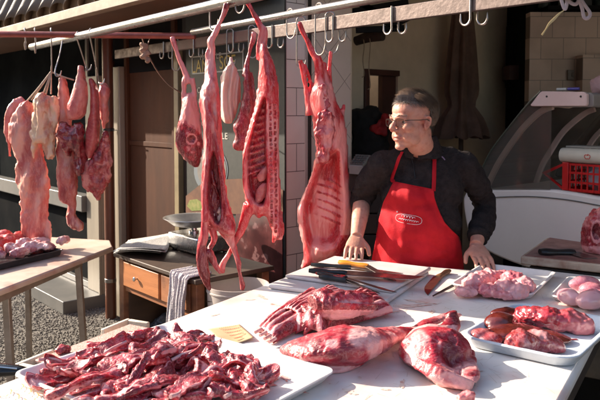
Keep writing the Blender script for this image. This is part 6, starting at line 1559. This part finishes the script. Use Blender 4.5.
m.tube([hp(.077, -.024, -.070), hp(.086, -.010, -.075), hp(.087, 0, -.075), hp(.086, .010, -.075), hp(.077, .024, -.070)], [.003, .0065, .007, .0065, .003], 10, 24)
he(m, .074, 0, -.055, .016, .026, .014); he(m, .070, 0, -.088, .016, .024, .012)
nb = Vector((.545, 3.02, 1.345))
m.tube([hp(-.028, 0, -.04), hp(-.035, 0, -.09), nb, nb + Vector((0, .03, -.10))], [.056, .056, .060, .050], 20, 16)
# hidden trunk and legs, kept inside the clothes
m.ell((.53, 3.06, 1.19), (.145, .075, .13)); m.ell((.525, 3.05, 1.0), (.14, .10, .17)); m.ell((.52, 3.05, .86), (.155, .11, .13))
for s_, e_, w_ in ((shR, elR, wrR), (shL, elL, wrL)): m.tube([s_ + Vector((0, .02, 0)), s_.lerp(e_, .5), e_, e_.lerp(w_, .35), w_], [.038, .038, .036, .039, .027], 16, 30)
m.tube([shR + Vector((0, .02, 0)), nb + Vector((0, .045, -.085)), shL + Vector((0, .02, 0))], .034, 14, 16)
for s in (-1, 1): m.tube([(.52 + s * .09, 3.05, .86), (.52 + s * .10, 3.05, .50), (.52 + s * .105, 3.09, .10)], [.075, .055, .036], 16, 20); m.tube([(.52 + s * .105, 3.10, .05), (.52 + s * .11, 2.95, .035)], [.035, .03], 10)
def hand(m, W, K, tip, side, zr, spread=.020, thumb=None):
    """palm from wrist W to knuckles K, fingers ending near tip; side: unit vector towards the thumb"""
    d = (K - W).normalized(); sd = (side - d * side.dot(d)).normalized(); up = sd.cross(d) if sd.cross(d).z > 0 else d.cross(sd)
    m.tube([W - d * .012, W.lerp(K, .3), W.lerp(K, .7), K + d * .004], [.026, .035, .041, .039], 18, 14, flat=.42, nrm=tuple(up))
    L4 = (.92, 1.05, 1.0, .80)
    for i in range(4):
        o_ = sd * (.030 - .020 * i); b = K + o_ - d * .008
        fd = (tip - K); fd = fd - sd * fd.dot(sd); L_ = .078 * L4[i]; tp_ = b + fd.normalized() * L_ + sd * (.012 - .008 * i) * spread * 50 * .5
        tp_.z = zr + .0075; kn = b.lerp(tp_, .42) + ZU * .012; k2 = b.lerp(tp_, .74) + ZU * .008
        m.tube([b, kn, k2, tp_], [.0098, .0092, .0086, .0070], 12, 18); m.ell(tp_, (.0072, .0072, .0066), None, 10, 8)
    tb = W.lerp(K, .25) + sd * .026 - up * .004; tm = tb + sd * .026 + d * .022 - ZU * .004; te = tm + sd * .010 + d * .028; te.z = max(te.z - .010, zr + .009)
    m.tube([W.lerp(K, .10) + sd * .010, tb, tm, te], [.018, .0155, .0112, .0088], 12, 20); m.ell(te, (.009, .009, .008), None, 10, 8)
KR = Vector((.228, 2.862, .945)); hand(m, wrR, KR, KR + Vector((-.02, -.07, -.02)), Vector((1, -.15, -.2)), TZ + .034)
KL = Vector((.742, 2.790, .922)); hand(m, wrL, KL, KL + Vector((-.005, -.07, -.03)), Vector((-1, -.1, -.2)), TZ)
V, F, N_ = remesh(m, .0034, 4)
Vl = (V - np.array(HC)) @ np.array(HM)
f = np.zeros(len(V)); fl_, ll, ul = Vl[:, 0], Vl[:, 1], Vl[:, 2]
def gs(a, b, c, r): return np.exp(-(((fl_ - a) ** 2 + (ll - b) ** 2 + (ul - c) ** 2) / r ** 2))
# eye hollows and the dent between nose and cheek, mouth line
for s in (-1, 1):
    w = gs(.078, s * .032, -.001, .013); V -= np.array(hf) * (.0085 * w)[:, None]
    w = gs(.085, s * .020, -.050, .012); V -= np.array(hf) * (.003 * w)[:, None]
w = np.exp(-((ul + .068) / .0022) ** 2) * (np.abs(ll) < .026) * (fl_ > .06); V -= np.array(hf) * (.0035 * w)[:, None]; f -= .9 * w
f -= .7 * np.exp(-((ul + .068) / .010) ** 2) * (np.abs(ll) < .024) * (fl_ > .075); f -= .45 * gs(.108, 0, -.03, .018)
for s in (-1, 1): f -= .35 * gs(.07, s * .044, -.03, .02); f -= .4 * gs(-.01, s * .08, -.01, .03)
f += .05
V = V + N_ * (fnoise(V, 60, 2, 77)[:, None] * .0008)
body = mk('body', V, F, M_skin, MAN, fat=f, sharp=0)
# eyes
for s in (-1, 1):
    e = MB(); he(e, .0655, s * .032, -.0015, .0115, .0115, .0115, nu=20); e.build('eye', mat('eye_white', (.55, .50, .46), rough=.15), MAN)
    e = MB(); he(e, .0765, s * .0325 - .0 , -.0015, .0015, .005, .005, nu=16); e.build('iris', mat('iris', (.05, .03, .02), rough=.1), MAN)
    b = MB()
    for k in range(60):
        t_ = k / 59; rg = random.Random(k + 5 * s); x = .014 + .040 * t_; p = hp(.094 - .022 * t_ ** 2 + .002, s * x, .021 + .006 * math.sin(t_ * 2.6) + rg.uniform(-.003, .003)); b.tube([p, p + hl * (s * .007) + hu * rg.uniform(-.001, .003) + hf * .001], [.0007, .0002], 4)
    tag(b.build('eyebrow', mat('brow_hair', (.09, .065, .05)), MAN), kind='stuff')
# hair: a cap under many fine strands
def hair_ok(f_, l_, u_):
    if u_ < -.55: return False
    if f_ > .10: return u_ > .34 + .14 * (f_ - .1) + .10 * max(0, -l_ - .2)
    if f_ > -.12: return u_ > -.05 + .39 * (f_ + .12) / .22
    return u_ > -.55
cap = MB(); V = []; F = []; nu_, nv_ = 96, 48; okv = {}
for i in range(nv_ + 1):
    for j in range(nu_):
        th = math.pi * i / nv_; a = 2 * math.pi * j / nu_; n_ = (math.sin(th) * math.cos(a), math.sin(th) * math.sin(a), math.cos(th))
        okv[len(V)] = hair_ok(*n_); rr = 1.06 + .02 * math.sin(a * 9 + 3 * th) * .5; V.append(hp(-.018 + n_[0] * .098 * rr, n_[1] * .077 * rr, .038 + n_[2] * .082 * rr + (.004 * max(0, n_[2]))))
for i in range(nv_):
    for j in range(nu_):
        q = [i * nu_ + j, (i + 1) * nu_ + j, (i + 1) * nu_ + (j + 1) % nu_, i * nu_ + (j + 1) % nu_]
        if all(okv[k] for k in q): F.append(q)
M_hair = mat('hair_brown_grey', (.06, .038, .027), (.12, .085, .065), 26, .5, lo=.35, hi=.7, stretch=(1, 1, 1), bump=.4, bscale=120)
used = sorted({k for q in F for k in q}); rm = {k: i for i, k in enumerate(used)}
hair = mk('hair', [V[k] for k in used], [[rm[k] for k in q] for q in F], M_hair, MAN, sharp=0); q = hair.modifiers.new('s', 'SOLIDIFY'); q.thickness = .012
rg = random.Random(3); S1 = MB(); S2 = MB(); cnt = 0
while cnt < 6500:
    z = rg.uniform(-.6, 1); a = rg.uniform(0, 6.283); r_ = math.sqrt(1 - z * z); n_ = Vector((r_ * math.cos(a), r_ * math.sin(a), z))
    if not hair_ok(*n_): continue
    cnt += 1
    nrm = Vector((n_.x / .098, n_.y / .077, n_.z / .082)).normalized()
    # combing: top goes from his left parting over to the right and back; sides go down and back
    top = max(0, min(1, (n_.z - .35) / .35)); fl2 = Vector((.15, -1.0, .1)) if n_.y < .45 else Vector((-.2, .7, -.6)); dn = Vector((-.55, 0, -1))
    if n_.x > .45 and n_.z > .4: fl2 = Vector((-.25, -.95, .35))
    g_ = (fl2 * top + dn * (1 - top)) + Vector((rg.uniform(-.3, .3), rg.uniform(-.3, .3), rg.uniform(-.15, .15))); g_ = (g_ - nrm * g_.dot(nrm)).normalized()
    L_ = rg.uniform(.024, .046) * (.55 + .75 * top) ; base = Vector((-.018 + n_.x * .103, n_.y * .083, .038 + n_.z * (.087 + .003 * max(0, n_.z))))
    side = g_.cross(nrm).normalized() * rg.uniform(.0005, .0010); pts = []
    lift = rg.uniform(.10, .40)
    for t_ in (0, .35, .7, 1): q = base + g_ * (L_ * t_) + nrm * (.003 + L_ * lift * t_ * (1 - t_ * .75)); pts.append(q)
    tgt = S2 if (top < .4 and rg.random() < .6) or rg.random() < .08 else S1
    VV = []; 
    for k, q in enumerate(pts): w_ = side * (1 - k / 3.4); VV += [hp(*(q - w_)), hp(*(q + w_))]
    tgt.add(VV, [[0, 1, 3, 2], [2, 3, 5, 4], [4, 5, 7, 6]])
tag(S1.build('hair_strands', mat('hair_dark_strand', (.17, .105, .068), (.09, .055, .038), 40, .35), hair), kind='stuff')
tag(S2.build('hair_strands', mat('hair_grey_strand', (.24, .185, .14), (.13, .095, .07), 40, .35), hair), kind='stuff')
# glasses
M_lens = bpy.data.materials.new('lens_clear'); M_lens.use_nodes = True; nt = M_lens.node_tree
for n_ in list(nt.nodes): nt.nodes.remove(n_)
a_, b_, c_n, d_n = nt.nodes.new('ShaderNodeOutputMaterial'), nt.nodes.new('ShaderNodeBsdfTransparent'), nt.nodes.new('ShaderNodeBsdfGlossy'), nt.nodes.new('ShaderNodeMixShader')
b_.inputs[0].default_value = (.97, .97, .96, 1); c_n.inputs['Roughness'].default_value = .05; d_n.inputs[0].default_value = .07
nt.links.new(b_.outputs[0], d_n.inputs[1]); nt.links.new(c_n.outputs[0], d_n.inputs[2]); nt.links.new(d_n.outputs[0], a_.inputs['Surface'])
M_rim = mat('glasses_rim', (.10, .08, .07), rough=.3, metal=.8)
gm_ = MB()
for s in (-1, 1):
    pts = [hp(.097 - abs(x) * .12 - .0, s * (.033 + x), -.004 + y) for x, y in ((-.025, .010), (-.020, .0145), (0, .016), (.021, .0145), (.0265, .009), (.025, -.008), (.018, -.0145), (0, -.016), (-.018, -.0145), (-.025, -.006), (-.025, .010))]
    gm_.tube(pts, .0013, 6, 60)
    gm_.tube([hp(.088, s * .060, .006), hp(.070, s * .074, .007), hp(.03, s * .080, .006), hp(-.012, s * .083, .006), hp(-.026, s * .083, -.006)], .0018, 6, 20)
gm_.tube([hp(.098, -.0085, .004), hp(.101, 0, .007), hp(.098, .0085, .004)], .0013, 6, 8)
g_o = gm_.build('glasses', M_rim, MAN)
for s in (-1, 1):
    pts = [hp(.0965 - abs(x) * .12, s * (.033 + x), -.004 + y) for x, y in ((-.024, .009), (-.019, .0135), (0, .015), (.020, .0135), (.0255, .008), (.024, -.008), (.017, -.0135), (0, -.015), (-.017, -.0135), (-.024, -.006))]
    l_ = MB(); l_.prism(pts, hf * .0008); l_.build('lens', M_lens, g_o, smooth=False)

# fleece
m = MB()
tq = Euler((0, 0, R(-16))); m.ell((.53, 3.03, 1.195), (.188, .125, .165), tq); m.ell((.52, 3.015, 1.03), (.188, .150, .18), tq); m.ell((.52, 3.03, .88), (.178, .135, .12), tq); m.ell((.50, 3.00, 1.15), (.15, .12, .12), tq)
m.tube([shR, nb + Vector((-.055, 0, -.035)), nb + Vector((.055, 0, -.035)), shL], [.054, .066, .066, .054], 16, 24)
m.ell(shR, (.066, .072, .064)); m.ell(shL, (.063, .070, .062))
slR = elR.lerp(wrR, .22); slL = elL.lerp(wrL, .86)
m.tube([shR + Vector((.01, 0, 0)), shR.lerp(elR, .5) + Vector((-.012, 0, 0)), elR, slR], [.066, .060, .053, .048], 20, 34)
m.tube([shL + Vector((-.01, 0, 0)), shL.lerp(elL, .5) + Vector((.012, 0, 0)), elL, elL.lerp(wrL, .5), slL], [.066, .061, .055, .049, .040], 20, 40)
m.tube([nb + Vector((.0, .005, -.05)), nb + Vector((-.012, -.015, .0)), nb + Vector((-.02, -.022, .032))], [.085, .076, .070], 24, 10)
V, F, N_ = remesh(m, .0065, 4)
def segd(V, a, b):
    a = np.array(a); b = np.array(b); ab = b - a; t = np.clip((V - a) @ ab / (ab @ ab), 0, 1); return np.linalg.norm(V - a - t[:, None] * ab, axis=1), t
wr_ = np.zeros(len(V))
for a, b, k, amp in ((elR, slR, 17, .004), (shR, elR, 13, .006), (elL, slL, 27, .0045), (shL, elL, 13, .006)):
    d, t = segd(V, a, b); L_ = (b - a).length; q = np.clip(1.25 - d / .085, 0, 1); n1 = fnoise(V, 7, 2, 31)
    wr_ += amp * q * np.sin(t * L_ * 2 * np.pi * k * .9 + n1 * 16 + V[:, 0] * 25 + V[:, 1] * 12) * np.clip(t * 1.4, .35, 1)
tor = np.clip((V[:, 2] - .85) * 4, 0, 1) * (np.abs(V[:, 0] - .53) < .17)
n1 = fnoise(V * np.array([1, 1, .55]), 9, 3, 40)
V = V + N_ * (wr_ + n1 * .016 + tor * .004 * np.sin(V[:, 2] * 40 + (V[:, 0] - .5) * 55 + n1 * 6) + fnoise(V, 35, 2, 41) * .002)[:, None]
flc = mk('fleece', V, F, M_fleece, MAN, sharp=0)
Vw = V.copy(); bv = BVHTree.FromPolygons([tuple(v) for v in Vw], F)
def onto(b, px, py, off=.004):
    d = ray(px, py).normalized(); h = b.ray_cast(C0, d)
    return (h[0] - d * off) if h[0] is not None else None
# collar and cuffs
V_ = []; F_ = []; na_ = 60; prf = [(.094, -.030), (.086, .0), (.079, .030), (.0765, .048), (.0745, .052), (.072, .048), (.072, .0)]
for i in range(na_ + 1):
    a = -1.95 + (6.283 - .22) * i / na_
    for r__, z__ in prf: V_.append(nb + Vector((-.010 - .34 * max(0, z__) * .8 + r__ * math.cos(a) * 1.0, -.012 - .40 * max(0, z__) + r__ * math.sin(a) * .97, .014 + z__ * (1 + .30 * math.cos(a + 1.9)) + .003 * math.sin(a * 7))))
k_n = len(prf); F_ = [[i * k_n + j, (i + 1) * k_n + j, (i + 1) * k_n + j + 1, i * k_n + j + 1] for i in range(na_) for j in range(k_n - 1)]
mk('collar', V_, F_, M_fleece, flc, sharp=0)
m = MB(); d = (slL - elL).normalized(); m.tube([slL - d * .012, slL + d * .006, slL + d * .010], [.041, .041, .036], 20, 8); d = (slR - elR).normalized(); m.tube([slR - d * .01, slR + d * .006, slR + d * .010], [.051, .052, .046], 20, 8)
V2, F2, N2 = remesh(m, .004, 1); 
# zip and chest mark
zp = [onto(bv, x, y, .003) for x, y in ((409, 153), (411, 158), (413, 164), (414, 170), (415, 178))]; zp = [p for p in zp if p]
if len(zp) > 2: m = MB(); m.tube(zp, .0022, 6, 20); m.build('zip', M_black, flc)
cm = [onto(bv, x, y, .003) for x, y in ((437, 152), (439, 154), (441, 156), (443, 157.5), (445, 160))]; cm = [p for p in cm if p]
if len(cm) > 2: m = MB(); m.tube(cm, .0028, 6, 16, flat=.4, nrm=(0, 1, 0)); m.build('chest_mark', mat('mark_purple', (.22, .14, .22)), flc)
# apron: a cloth laid over the fleece, hanging straight below the belly
rows = [(181.5, 393.5, 433.5), (184, 392, 434), (190, 389, 434.5), (199, 385, 437), (208, 382, 440), (218, 379.5, 444.5), (226, 378.5, 451), (233, 377, 457.5), (240, 375.5, 460), (250, 373.5, 461), (262, 371, 462.5), (276, 369, 464), (300, 366, 468), (340, 362, 474), (370, 360, 478)]
A = np.array(rows); nr, nc = 90, 60; V = []; F = []
yy = np.linspace(181.5, 350, nr + 1); grid = np.full((nr + 1, nc + 1), np.nan); XY = np.zeros((nr + 1, nc + 1, 2))
for i, y in enumerate(yy):
    xl = np.interp(y, A[:, 0], A[:, 1]); xr = np.interp(y, A[:, 0], A[:, 2]); sag = 4.0 * (1 - (y - 181.5) / 60) if y < 241 else 0
    for j in range(nc + 1):
        t_ = j / nc; x = xl + (xr - xl) * t_; yv = y + (sag + 6) * t_ * (1 if y < 200 else max(0, 1 - (y - 200) / 60)) * .8
        XY[i, j] = (x, yv); h = onto(bv, x, yv, .007)
        if h is not None: grid[i, j] = h.y
fr_ = 2.86
for i in range(nr + 1):
    r_ = grid[i]; ok = ~np.isnan(r_)
    if ok.sum() > nc * .4: r_ = np.interp(np.arange(nc + 1), np.where(ok)[0], r_[ok])
    elif i: r_ = grid[i - 1]
    grid[i] = r_
minY = grid[0].copy()
for i in range(1, nr + 1):
    if yy[i] > 236: grid[i] = np.minimum(grid[i], grid[i - 1] + .0009)      # cloth does not follow the body back in
for _ in range(6): grid[1:-1, 1:-1] = (grid[:-2, 1:-1] + grid[2:, 1:-1] + grid[1:-1, :-2] + grid[1:-1, 2:] + grid[1:-1, 1:-1] * 2) / 6
for i in range(nr + 1):
    for j in range(nc + 1):
        t_ = j / nc; low = max(0, (yy[i] - 215) / 60); n_ = .006 * math.sin(t_ * 21 + yy[i] * .03) * low + .004 * math.sin(t_ * 9 - yy[i] * .08) + .012 * (abs(t_ - .5) * 2) ** 6
        Yq = grid[i, j] - .004 - n_ * .8 - .010 * math.exp(-((XY[i, j, 0] - 403) / 4) ** 2 - ((XY[i, j, 1] - 245) / 9) ** 2) + .006 * math.exp(-((XY[i, j, 0] - 397) / 3) ** 2 - ((XY[i, j, 1] - 247) / 8) ** 2)
        V.append(atY(XY[i, j, 0], XY[i, j, 1], Yq))
for i in range(nr):
    for j in range(nc): k = i * (nc + 1) + j; F.append([k, k + 1, k + nc + 2, k + nc + 1])
V = np.array([tuple(v) for v in V]); V = V + (fnoise(V * np.array([1.6, 1, .7]), 14, 3, 9)[:, None] * .011 + (np.abs(fnoise(V * np.array([1, 1, 2.2]), 9, 2, 19))[:, None] * -.014)) * np.array([0, 1, 0])
# the cloth hangs behind the table edge
ap_ = mk('apron', V, F, M_apron, MAN, sharp=0); q = ap_.modifiers.new('s', 'SOLIDIFY'); q.thickness = .003; q.offset = -1
ba = BVHTree.FromPolygons([tuple(v) for v in V], F)
m = MB(); pts = [atY(393.5, 181.5, V[0][1]) ] + [onto(bv, x, y, .006) for x, y in ((392.0, 179), (394, 172), (396.5, 165), (399, 158), (402, 152))]
pts = [p for p in pts if p is not None]; m.tube(pts, .0085, 8, 24, flat=.25, nrm=(0, 1, 0)); m.build('strap', M_apron, ap_)
m = MB(); pts = [onto(bv, x, y, .006) for x, y in ((433.5, 191), (434, 182), (434.3, 170), (434.5, 158), (434, 149), (433, 144))]
pts = [p for p in pts if p is not None]; m.tube(pts, .0085, 8, 30, flat=.25, nrm=(0, 1, 0)); m.build('strap', M_apron, ap_)
hem = [Vector(V[j]) + Vector((0, -.0025, 0)) for j in range(0, nc + 1, 3)]; m = MB(); m.tube(hem, .003, 6, flat=.5); m.build('hem', M_apron, ap_)
# oval emblem with two lines of script
M_emb = mat('emblem_white', (.72, .66, .68), rough=.6)
def onapron(x, y): return onto(ba, x, y, .0035)
ov = []
cx, cy_, wx, wy, ta = 408.8, 219.3, 13.2, 4.4, R(9)
for a in np.linspace(0, 2 * math.pi, 41):
    ex = wx * np.sign(math.cos(a)) * abs(math.cos(a)) ** .55; ey = wy * np.sign(math.sin(a)) * abs(math.sin(a)) ** .8
    ov.append(onapron(cx + ex * math.cos(ta) - ey * math.sin(ta), cy_ + ex * math.sin(ta) + ey * math.cos(ta)))
ov = [p for p in ov if p]; m = MB(); m.tube(ov, .0010, 6); m.build('emblem_ring', M_emb, ap_)
for (x0, y0, x1, y1, amp, lp_, seed, r_) in ((401, 215.2, 414.5, 218.3, 1.1, 5, 1, .0010), (398.5, 218.6, 418, 222.2, .8, 9, 2, .0012)):
    rg = random.Random(seed); pts = []
    for k in range(70):
        t_ = k / 69; ph = t_ * lp_ * 2 * math.pi; p = onapron(x0 + (x1 - x0) * t_ + math.cos(ph) * amp * .6, y0 + (y1 - y0) * t_ + math.sin(ph) * amp * (.6 + .5 * rg.random()))
        if p: pts.append(p)
    m = MB(); m.tube(pts, r_, 5); m.build('emblem_script', M_emb, ap_)
p = onapron(397.6, 211.8); m = MB(); m.ell(p, (.005, .002, .0035), None, 10, 6); m.build('emblem_dot', M_emb, ap_)
# trousers and shoes
m = MB(); m.ell((.52, 3.05, .86), (.172, .128, .12))
for s in (-1, 1): m.tube([(.52 + s * .085, 3.05, .86), (.52 + s * .10, 3.05, .48), (.52 + s * .105, 3.09, .06)], [.098, .078, .066], 18, 24)
V, F, N_ = remesh(m, .012, 3); V = V + N_ * (fnoise(V, 12, 2, 50)[:, None] * .008); mk('trousers', V, F, M_trs, MAN, sharp=0)
for s in (-1, 1):
    m = MB(); m.tube([(.52 + s * .105, 3.12, .05), (.52 + s * .107, 3.02, .055), (.52 + s * .115, 2.90, .038), (.52 + s * .118, 2.86, .03)], [.045, .048, .042, .028], 14, 16, flat=.95); m.build('shoe', M_black, MAN)
